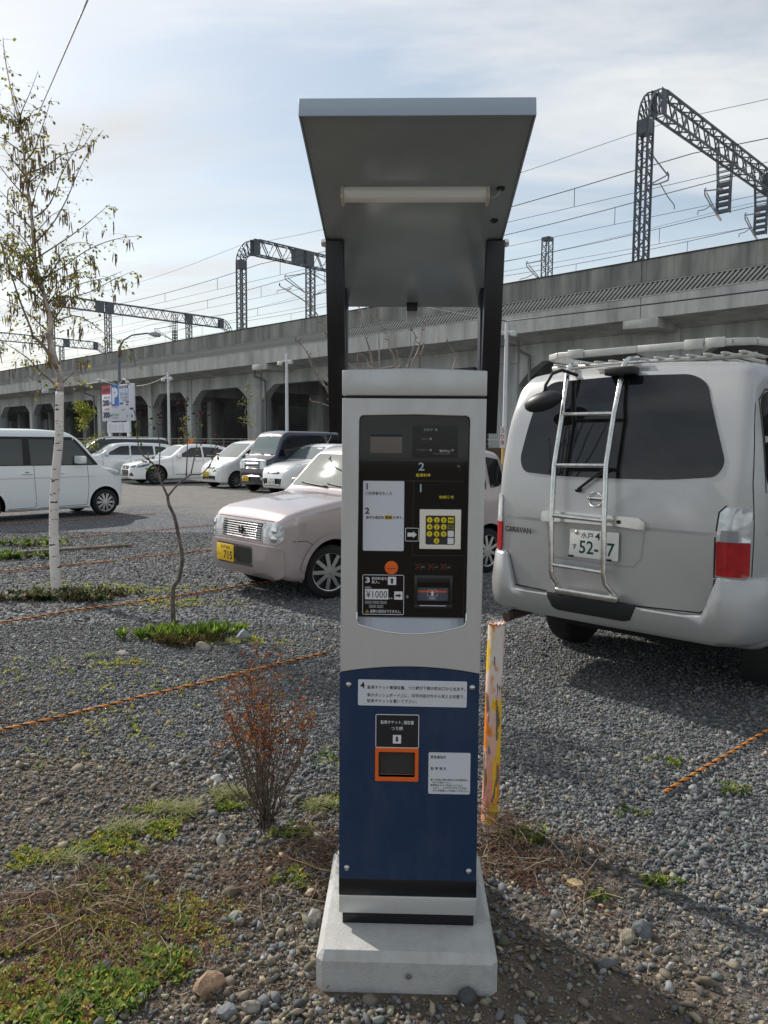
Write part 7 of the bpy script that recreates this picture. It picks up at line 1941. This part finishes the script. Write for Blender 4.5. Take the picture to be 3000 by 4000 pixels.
# ---- woody plants
BIRCH = [[(-0.0,-0.013),(-0.009,0.278),(-0.011,0.604),(0.005,0.928),(0.027,1.176),(0.067,1.495),(0.08,1.739),(0.089,1.958)],[(0.089,1.958),(0.09,2.078),(0.056,2.225),(0.033,2.342),(0.016,2.5),(0.037,2.612),(-0.009,2.774),(-0.067,2.995),(-0.11,3.139),(-0.116,3.312),(-0.121,3.65),(-0.147,3.857),(-0.166,4.067),(-0.185,4.272),(-0.211,4.414),(-0.266,4.642),(-0.313,4.968),(-0.322,5.161)],[(0.089,1.958),(0.011,2.054),(-0.11,2.152),(-0.225,2.269),(-0.368,2.364),(-0.605,2.505)],[(0.069,2.175),(-0.004,2.342),(-0.076,2.437),(-0.109,2.459),(-0.119,2.533),(-0.181,2.772),(-0.222,2.98),(-0.271,3.217),(-0.327,3.451),(-0.366,3.564),(-0.435,3.775)],[(0.108,2.03),(0.164,2.098),(0.22,2.161),(0.262,2.272),(0.336,2.321)],[(-0.166,4.076),(-0.064,4.145),(0.021,4.267),(0.123,4.42),(0.201,4.548)],[(-0.136,3.975),(-0.007,4.054),(0.121,4.192),(0.261,4.269),(0.324,4.399),(0.363,4.524)],[(-0.098,3.566),(0.015,3.662),(0.092,3.806),(0.134,3.947),(0.221,4.124),(0.296,4.239),(0.335,4.353),(0.354,4.445)],[(-0.106,3.331),(0.098,3.484),(0.277,3.694),(0.415,3.905),(0.553,4.081),(0.696,4.221)],[(-0.096,3.195),(0.126,3.384),(0.299,3.548),(0.423,3.688),(0.509,3.781)],[(-0.057,3.007),(0.142,3.126),(0.339,3.28),(0.529,3.377),(0.679,3.422),(0.826,3.447)],[(0.052,2.622),(0.154,2.737),(0.254,2.823),(0.451,2.869),(0.57,2.917),(0.683,2.963),(0.894,3.035)],[(0.036,2.598),(0.218,2.68),(0.364,2.624),(0.464,2.537),(0.605,2.456),(0.717,2.386)],[(-0.211,4.414),(-0.158,4.509),(-0.071,4.612),(0.065,4.793)],[(-0.185,4.272),(-0.268,4.418),(-0.321,4.576),(-0.331,4.621)],[(-0.145,3.915),(-0.257,4.052),(-0.348,4.166),(-0.439,4.28)],[(-0.126,3.707),(-0.264,3.868),(-0.377,4.029),(-0.492,4.142)],[(-0.111,3.452),(-0.273,3.614),(-0.411,3.775),(-0.548,3.912)],[(-0.078,3.031),(-0.241,3.194),(-0.38,3.334),(-0.565,3.496)],[(-0.009,2.774),(-0.177,2.936),(-0.341,3.076),(-0.552,3.215)],[(0.016,2.5),(-0.163,2.651),(-0.328,2.769),(-0.542,2.862)],[(-0.056,2.96),(0.093,3.079),(0.216,3.174),(0.384,3.175),(0.503,3.105)],[(-0.009,2.774),(0.136,2.914),(0.283,3.009),(0.478,3.081),(0.6,3.153)]]
SAPLING = [[(-0.0,-0.011),(-0.004,0.128),(0.003,0.302),(0.031,0.35),(0.055,0.393),(0.079,0.565),(0.051,0.745),(0.022,0.889),(-0.02,0.986),(-0.029,1.052)],[(-0.029,1.052),(-0.062,1.122),(-0.088,1.171),(-0.111,1.252),(-0.159,1.321),(-0.234,1.378),(-0.268,1.439),(-0.275,1.462),(-0.292,1.561),(-0.293,1.671),(-0.326,1.764)],[(-0.101,1.252),(-0.092,1.297),(-0.077,1.41),(-0.081,1.543),(-0.083,1.665)],[(-0.029,1.052),(0.045,1.144),(0.12,1.208),(0.162,1.227),(0.228,1.231),(0.282,1.289),(0.327,1.378),(0.338,1.474)],[(0.123,1.216),(0.135,1.342),(0.143,1.462),(0.145,1.587),(0.142,1.796)],[(0.162,1.235),(0.185,1.358),(0.2,1.442),(0.207,1.5),(0.217,1.72)],[(-0.159,1.321),(-0.177,1.358),(-0.183,1.389)]]
BARE = [[(-0.015,1.091),(-0.04,1.391),(-0.064,1.688),(-0.08,1.865),(-0.091,1.923),(-0.097,2.098),(-0.102,2.26),(-0.113,2.343)],[(-0.064,1.688),(-0.11,1.835),(-0.127,1.923),(-0.148,2.023),(-0.181,2.122),(-0.211,2.264),(-0.23,2.343)],[(-0.048,1.54),(-0.005,1.762),(0.005,1.924),(-0.009,2.002),(-0.036,2.05),(-0.042,2.113),(-0.085,2.176),(-0.149,2.264),(-0.215,2.328)],[(0.005,1.924),(0.026,1.931),(0.006,2.03)],[(-0.016,1.242),(0.055,1.689),(0.069,1.927),(0.098,2.025),(0.11,2.099),(0.091,2.13)],[(-0.016,1.242),(0.07,1.615),(0.093,1.924),(0.13,2.031),(0.15,2.104),(0.162,2.184),(0.191,2.209)],[(0.06,1.924),(0.092,1.977),(0.141,1.999),(0.164,2.059)],[(-0.016,1.242),(0.233,1.69),(0.327,1.926),(0.333,1.968),(0.319,2.016),(0.286,2.058)],[(-0.079,1.659),(-0.243,1.628),(-0.362,1.686),(-0.387,1.776),(-0.457,1.912),(-0.536,2.047),(-0.587,2.093)],[(-0.228,1.613),(-0.347,1.775),(-0.423,1.833),(-0.472,1.91),(-0.51,2.006)],[(-0.094,1.747),(-0.244,1.922),(-0.347,2.009),(-0.383,2.076),(-0.443,2.211),(-0.509,2.285),(-0.656,2.37)],[(-0.362,1.686),(-0.375,1.701),(-0.444,1.727),(-0.494,1.735)],[(-0.387,1.776),(-0.375,1.863),(-0.392,1.877)],[(-0.063,1.451),(-0.212,1.315),(-0.318,1.338),(-0.354,1.367),(-0.371,1.401)],[(0.001,1.924),(0.023,1.938),(-0.095,1.923),(-0.155,1.937),(-0.167,1.981),(-0.217,2.01),(-0.221,1.937)]]
def branch_obj(name, pts, r0, r1, m, parent, n=7):
    k = len(pts)
    return MB().tube(pts, [r0 + (r1 - r0) * (i / (k - 1)) ** 0.8 for i in range(k)], n).build(name, m, parent, smooth=True, fix=False)
def smooth_path(pts, sub=3):
    P = [Vector(p) for p in pts]; out = []
    for i in range(len(P) - 1):
        p0 = P[max(i - 1, 0)]; p1 = P[i]; p2 = P[i + 1]; p3 = P[min(i + 2, len(P) - 1)]
        for k in range(sub):
            t = k / sub
            out.append(0.5 * ((2 * p1) + (p2 - p0) * t + (2 * p0 - 5 * p1 + 4 * p2 - p3) * t * t + (-p0 + 3 * p1 - 3 * p2 + p3) * t ** 3))
    out.append(P[-1]); return out
def bark_mat():
    m = bpy.data.materials.new('birch_bark'); m.use_nodes = True
    t = m.node_tree; b = t.nodes['Principled BSDF']; L = t.links.new
    tcn = t.nodes.new('ShaderNodeTexCoord')
    def nz_(scale, st, lo, hi):
        mp_ = t.nodes.new('ShaderNodeMapping'); mp_.inputs['Scale'].default_value = st
        n = t.nodes.new('ShaderNodeTexNoise'); n.inputs['Scale'].default_value = scale; n.inputs['Detail'].default_value = 4
        r = t.nodes.new('ShaderNodeMapRange'); r.inputs['From Min'].default_value = lo; r.inputs['From Max'].default_value = hi
        L(tcn.outputs['Object'], mp_.inputs[0]); L(mp_.outputs[0], n.inputs[0]); L(n.outputs[0], r.inputs[0]); return r.outputs[0]
    def mx_(f, a, c):
        x = t.nodes.new('ShaderNodeMix'); x.data_type = 'RGBA'; L(f, x.inputs[0])
        for i, q in ((6, a), (7, c)):
            if isinstance(q, tuple): x.inputs[i].default_value = q + (1,)
            else: L(q, x.inputs[i])
        return x.outputs[2]
    c = mx_(nz_(3, (1, 1, 1), 0.35, 0.7), (0.80, 0.75, 0.72), (0.66, 0.59, 0.54))
    c = mx_(nz_(9, (1.0, 1.0, 3.6), 0.615, 0.655), c, (0.035, 0.028, 0.024))
    c = mx_(nz_(30, (0.6, 0.6, 4.0), 0.66, 0.70), c, (0.12, 0.09, 0.075))
    L(c, b.inputs['Base Color']); b.inputs['Roughness'].default_value = 0.7
    return m
birch_b = bark_mat()
twig_b = mat('birch_twig', (0.10, 0.065, 0.05), 0.75)
limb_b = mat('birch_limb', (0.26, 0.19, 0.155), 0.7, var=0.35, vscale=9)
BR = empty('birch_tree', (-3.192, 7.401, 0), 0, 'slender white birch with hanging catkins and small leaves', 'tree')
g2 = random.Random(3)
def lift(pl, k, y0=0.0, curve=0.0):
    """give a traced outline its own distance: it leaves the trunk plane as it goes out"""
    tot = sum(math.hypot(b[0] - a[0], b[1] - a[1]) for a, b in zip(pl[:-1], pl[1:])); s = 0; out = []
    for i, p in enumerate(pl):
        if i: s += math.hypot(p[0] - pl[i - 1][0], p[1] - pl[i - 1][1])
        out.append((p[0] * (1 + 0.0), y0 + k * s, p[1]))
    return out
tr0 = smooth_path([(p[0], 0, p[1]) for p in BIRCH[0]], 3)
tr0[0].z = -0.03
branch_obj('trunk', tr0, 0.048, 0.036, birch_b, BR, 16)
main = smooth_path([(p[0], 0.02 * math.sin(i), p[1]) for i, p in enumerate(BIRCH[1])], 3)
branch_obj('trunk', main, 0.034, 0.003, mat('birch_leader', (0.52, 0.44, 0.39), 0.7, var=0.4, vscale=7), BR, 10)
limbs = []
for i, pl in enumerate(BIRCH[2:]):
    k = [0.15, -0.25, 0.3, -0.4, 0.45, 0.1, -0.3, 0.35][i % 8]
    y0 = 0.0
    P3 = smooth_path(lift(pl, k, y0), 3)
    r0 = 0.015 if i in (0, 1) else 0.0075
    branch_obj('branch', P3, r0 if i != 1 else 0.020, 0.0016, limb_b if i in (0, 1, 2) else twig_b, BR, 6)
    limbs.append(P3)
for i in range(26):          # limbs growing away from and towards the camera and to the left
    t = g2.uniform(0.16, 0.9); idx = int(t * (len(main) - 1)); b = main[idx]
    az = g2.uniform(0, 2 * math.pi); L_ = (1.25 - 0.85 * t) * g2.uniform(0.7, 1.1)
    if math.cos(az) > 0.4: L_ *= 0.65
    pts = [b]
    el = R(g2.uniform(35, 62))
    for k in range(1, 7):
        f = k / 6; e = el - 0.75 * f * f
        pts.append(pts[-1] + Vector((math.cos(az) * math.cos(e), math.sin(az) * math.cos(e), math.sin(e))) * (L_ / 6) + Vector((g2.gauss(0, 0.012), g2.gauss(0, 0.012), 0)))
    branch_obj('branch', pts, 0.006, 0.0014, twig_b, BR, 5)
    limbs.append(pts)
limbs.append(main[len(main) // 4:])
tw = MB(); leafP = []; leafD = []; cat_pts = []
for L3 in limbs:
    for a, b in zip(L3[:-1], L3[1:]):
        seg = (b - a).length; m_n = seg / (0.030 if a.z < 3.3 else 0.048)
        cnt = int(m_n) + (1 if g2.random() < m_n % 1 else 0)
        for _ in range(cnt):
            p = a.lerp(b, g2.random())
            hf = max(0.0, min(1.0, (p.z - 2.1) / 3.2))      # height fraction
            az = g2.uniform(0, 2 * math.pi); ln = g2.uniform(0.05, 0.20) * (1.2 - 0.6 * hf)
            d = Vector((math.cos(az) * 0.7, math.sin(az) * 0.7, g2.uniform(-0.5, 0.35))).normalized()
            q = [p]; dd = d.copy()
            for k in range(3):
                dd = (dd + Vector((0, 0, -0.35 * (1 - hf)))).normalized(); q.append(q[-1] + dd * (ln / 3))
            tw.tube(q, [0.0014, 0.0012, 0.001, 0.0008], 3, cap=False)
            for k in range(g2.randint(2, 5) if hf < 0.8 else g2.randint(1, 3)):
                w_ = q[g2.randint(1, 3)]
                leafP.append(w_ + Vector((g2.gauss(0, 0.012), g2.gauss(0, 0.012), g2.gauss(0, 0.01))))
                a2 = g2.uniform(0, 2 * math.pi); leafD.append(Vector((math.cos(a2) * 0.6, math.sin(a2) * 0.6, g2.uniform(-1.1, 0.1))).normalized())
            if g2.random() < 0.30 * (1 if 0.05 < hf < 0.75 else 0.15):
                for _k in range(g2.randint(2, 4)):
                    cat_pts.append(q[-1] + Vector((g2.gauss(0, 0.012), g2.gauss(0, 0.012), 0)))
tw.build('twigs', twig_b, BR, fix=False)['kind'] = 'stuff'
n_ = len(leafP); gl = np.random.default_rng(8)
Dn = np.array([tuple(d) for d in leafD]); Pn = np.array([tuple(p) for p in leafP])
Sd = np.cross(Dn, gl.normal(size=(n_, 3))); Sd /= np.linalg.norm(Sd, axis=1, keepdims=True)
Ln = gl.uniform(0.022, 0.042, n_)
V_, F_ = leaf_batch(Pn, Dn, Sd, Ln, Ln * 0.72, 0.12)
lc = np.array([(0.20, 0.21, 0.04), (0.30, 0.30, 0.05), (0.16, 0.12, 0.04), (0.40, 0.36, 0.05), (0.13, 0.17, 0.04)])[gl.integers(0, 5, n_)] * gl.uniform(0.7, 1.2, (n_, 1))
np_mesh('crown', V_, F_, np.repeat(lc, 4, axis=0), LEAF, BR)['kind'] = 'stuff'
ck = MB()
for p in cat_pts:
    ln = g2.uniform(0.06, 0.13); sw = Vector((g2.gauss(0, 0.010), g2.gauss(0, 0.010), 0))
    ck.tube([p, p + sw * 0.5 + Vector((0, 0, -ln * 0.5)), p + sw + Vector((0, 0, -ln))], [0.003, 0.0052, 0.002], 4, cap=False)
ck.build('catkins', mat('catkin_brown', (0.19, 0.115, 0.06), 0.8, var=0.4, vscale=6), BR, fix=False)['kind'] = 'stuff'

# crooked sapling with dark red buds
SP = empty('crooked_sapling', (-1.716, 6.176, 0), 0, 'thin crooked sapling forking low with dark red buds at its tips', 'tree')
sb_ = mat('sapling_bark', (0.13, 0.105, 0.085), 0.8, var=0.4, vscale=18, bump=0.3, bscale=60)
P3 = smooth_path([(p[0], 0, p[1]) for p in SAPLING[0]], 4); P3[0].z = -0.03
branch_obj('trunk', P3, 0.020, 0.012, sb_, SP, 10)
lp_, ld_, bp_, bd_ = [], [], [], []
for i, pl in enumerate(SAPLING[1:]):
    P3 = smooth_path(lift(pl, (0.12, -0.15, 0.2, -0.1, 0.15, 0.0)[i % 6]), 3)
    branch_obj('branch', P3, 0.010 if i in (0, 2) else 0.006, 0.003, sb_, SP, 6)
    tip = P3[-1]
    for _ in range(16 if i < 5 else 3):
        for lst, dl_ in ((bp_, bd_),):
            lst.append(tip + Vector((g2.gauss(0, 0.03), g2.gauss(0, 0.03), g2.gauss(-0.015, 0.045)))); dl_.append(Vector((g2.gauss(0, 1), g2.gauss(0, 1), g2.gauss(0, 0.7))).normalized())
    for _ in range(9):
        p = P3[g2.randint(max(0, len(P3) * 2 // 3), len(P3) - 1)]
        lp_.append(p + Vector((g2.gauss(0, 0.02), g2.gauss(0, 0.02), g2.gauss(-0.05, 0.05)))); ld_.append(Vector((g2.gauss(0, 1), g2.gauss(0, 1), g2.gauss(0.3, 0.5))).normalized())
def leaves_obj(name, P_, D_, ln, cols, parent, seed, wr=0.6):
    g = np.random.default_rng(seed); n = len(P_)
    Pa = np.array([tuple(p) for p in P_]); Da = np.array([tuple(p) for p in D_])
    S_ = np.cross(Da, g.normal(size=(n, 3))); S_ /= np.linalg.norm(S_, axis=1, keepdims=True)
    L_ = g.uniform(ln[0], ln[1], n)
    V, F = leaf_batch(Pa, Da, S_, L_, L_ * wr, 0.15)
    c = np.array(cols)[g.integers(0, len(cols), n)] * g.uniform(0.75, 1.2, (n, 1))
    o = np_mesh(name, V, F, np.repeat(c, 4, axis=0), LEAF, parent); o['kind'] = 'stuff'; return o
leaves_obj('bud_clusters', bp_, bd_, (0.02, 0.05), [(0.05, 0.015, 0.022), (0.08, 0.02, 0.035), (0.035, 0.015, 0.018)], SP, 61, 0.5)
leaves_obj('leaves', lp_, ld_, (0.02, 0.05), [(0.14, 0.25, 0.02), (0.09, 0.17, 0.02), (0.2, 0.26, 0.03)], SP, 62)

# bare budding tree standing behind the pay machine
BTr = empty('bare_tree', (0.06, 4.5, 0), 0, 'leafless budding tree behind the pay machine, seen through its raised canopy', 'tree')
bb_ = mat('bare_bark', (0.27, 0.24, 0.21), 0.75, var=0.4, vscale=14)
branch_obj('trunk', [(-0.02, 0, -0.02), (0.0, 0.02, 0.8), (0.045, 0, 1.1)], 0.022, 0.018, bb_, BTr, 8)
budm = mat('bud_red', (0.22, 0.10, 0.08), 0.6)
for i, pl in enumerate(BARE):
    P3 = smooth_path(lift(pl, (0.1, -0.15, 0.12, 0.0, -0.1, 0.15)[i % 6]), 3)
    long_ = len(pl) > 4
    br_ = branch_obj('branch', P3, 0.0085 if long_ else 0.0045, 0.0026, bb_, BTr, 6)
    bud = MB()
    for k in range(2, len(P3), 3):
        s_ = Vector((g2.choice((-1, 1)) * g2.uniform(0.008, 0.018), 0, g2.uniform(0.004, 0.012)))
        bud.tube([P3[k], P3[k] + s_, P3[k] + s_ * 1.5], [0.0018, 0.0035, 0.0012], 5)
    bud.tube([P3[-1], P3[-1] + Vector((0, 0, 0.010)), P3[-1] + Vector((0.002, 0, 0.018))], [0.0026, 0.0048, 0.001], 6)
    bud.build('buds', budm, br_, fix=False)['kind'] = 'stuff'

# brown-leaved shrub left of the machine
SH = empty('brown_shrub', (-0.458, 2.886, 0), 0, 'small twiggy shrub with orange brown leaves left of the blue panel', 'shrub')
st_b = mat('shrub_stem', (0.13, 0.095, 0.075), 0.8, var=0.35, vscale=30)
g3 = random.Random(12)
cl_p, cl_d = [], []
def cluster(p, n=6, s=0.010):
    for _ in range(n):
        d = Vector((g3.gauss(0, 0.7), g3.gauss(0, 0.7), g3.uniform(0.1, 1.1))).normalized()
        cl_p.append(p + Vector((g3.gauss(0, s * 0.5), g3.gauss(0, s * 0.5), g3.gauss(0, s * 0.5)))); cl_d.append(d)
sub = MB()
for i in range(40):
    az = 2 * math.pi * i / 40 + g3.gauss(0, 0.2)
    spread = g3.uniform(0.03, 0.21); H_ = g3.uniform(0.36, 0.70) * (1 - 0.25 * abs(math.cos(az)))
    p = Vector((g3.gauss(0, 0.022), g3.gauss(0, 0.022), -0.01)); pts = [p.copy()]
    for k in range(1, 8):
        f = k / 7
        tgt = Vector((math.cos(az) * spread * f ** 0.8 * (1.1 if math.cos(az) > 0 else 1.0) - 0.02 * f, math.sin(az) * spread * f ** 0.8, H_ * f))
        pts.append(tgt + Vector((g3.gauss(0, 0.008), g3.gauss(0, 0.008), 0)))
    branch_obj('stem', pts, 0.0030, 0.0012, st_b, SH, 5)
    for k in range(2, 8):
        for _ in range(2 if k < 4 else 3):
            a2 = g3.uniform(0, 2 * math.pi); l2 = g3.uniform(0.04, 0.11) * (1.1 - k / 14)
            q = pts[k] + Vector((math.cos(a2) * l2 * 0.6, math.sin(a2) * l2 * 0.6, l2 * 0.85))
            sub.tube([pts[k], pts[k].lerp(q, 0.5) + Vector((0, 0, -0.006)), q], [0.0012, 0.0010, 0.0007], 3, cap=False)
            if (q.z > 0.30 and g3.random() < 0.85) or g3.random() < 0.12: cluster(q, 6 if q.z > 0.32 else 3)
    cluster(pts[-1], 7)
sub.build('twigs', st_b, SH, fix=False)['kind'] = 'stuff'
leaves_obj('leaves', cl_p, cl_d, (0.010, 0.020), [(0.42, 0.13, 0.035), (0.28, 0.075, 0.04), (0.15, 0.055, 0.03), (0.28, 0.16, 0.03), (0.10, 0.05, 0.03)], SH, 63, 0.42)

# small trees by the row of cars
def small_tree(name, loc, H_, crown_w, nl, lsize, cols, label, seed, trunk_r=0.035, low=0.25):
    g = random.Random(seed)
    T_ = empty(name, loc, 0, label, 'tree')
    tb = mat('young_bark', (0.22, 0.19, 0.16), 0.8, var=0.3, vscale=8)
    tr = [Vector((g.gauss(0, 0.03) * k, g.gauss(0, 0.03), H_ * k / 6)) for k in range(7)]; tr[0] = Vector((0, 0, -0.03))
    branch_obj('trunk', tr, trunk_r, 0.008, tb, T_, 7)
    P_, D_ = [], []
    for i in range(22):
        t = g.uniform(low, 0.98); b = tr[min(5, int(t * 6))].lerp(tr[min(6, int(t * 6) + 1)], (t * 6) % 1)
        az = g.uniform(0, 2 * math.pi); L_ = crown_w * g.uniform(0.5, 1.0) * (1.15 - t * 0.7)
        pts = [b]
        for k in range(1, 5): pts.append(pts[-1] + Vector((math.cos(az) * 0.8, math.sin(az) * 0.8, 0.55 - 0.12 * k)) * (L_ / 4) + Vector((g.gauss(0, 0.03), g.gauss(0, 0.03), g.gauss(0, 0.02))))
        branch_obj('branch', pts, 0.012, 0.004, tb, T_, 4)
        for _ in range(nl // 22):
            p = pts[g.randint(1, 4)]
            P_.append(p + Vector((g.gauss(0, 0.09), g.gauss(0, 0.09), g.gauss(0, 0.08)))); D_.append(Vector((g.gauss(0, 1), g.gauss(0, 1), g.gauss(0, 0.6))).normalized())
    leaves_obj('crown', P_, D_, lsize, cols, T_, seed + 100)
    return T_
small_tree('young_tree', (-11.5, 29.6, 0), 2.9, 0.95, 1300, (0.06, 0.11), [(0.25, 0.27, 0.03), (0.18, 0.22, 0.03), (0.32, 0.30, 0.04), (0.12, 0.16, 0.03)], 'yellow green young tree left of the price sign', 71)
small_tree('young_birch', (-5.15, 30.0, 0), 3.9, 0.85, 420, (0.04, 0.08), [(0.22, 0.24, 0.05), (0.16, 0.19, 0.04)], 'thin pale young birch in front of the widest viaduct column', 72, 0.03)
small_tree('young_tree', (-8.6, 33.5, 0), 2.6, 0.55, 300, (0.04, 0.08), [(0.22, 0.16, 0.07), (0.18, 0.18, 0.06)], 'small orange brown budding tree in the shade behind the sedan', 73, 0.025)
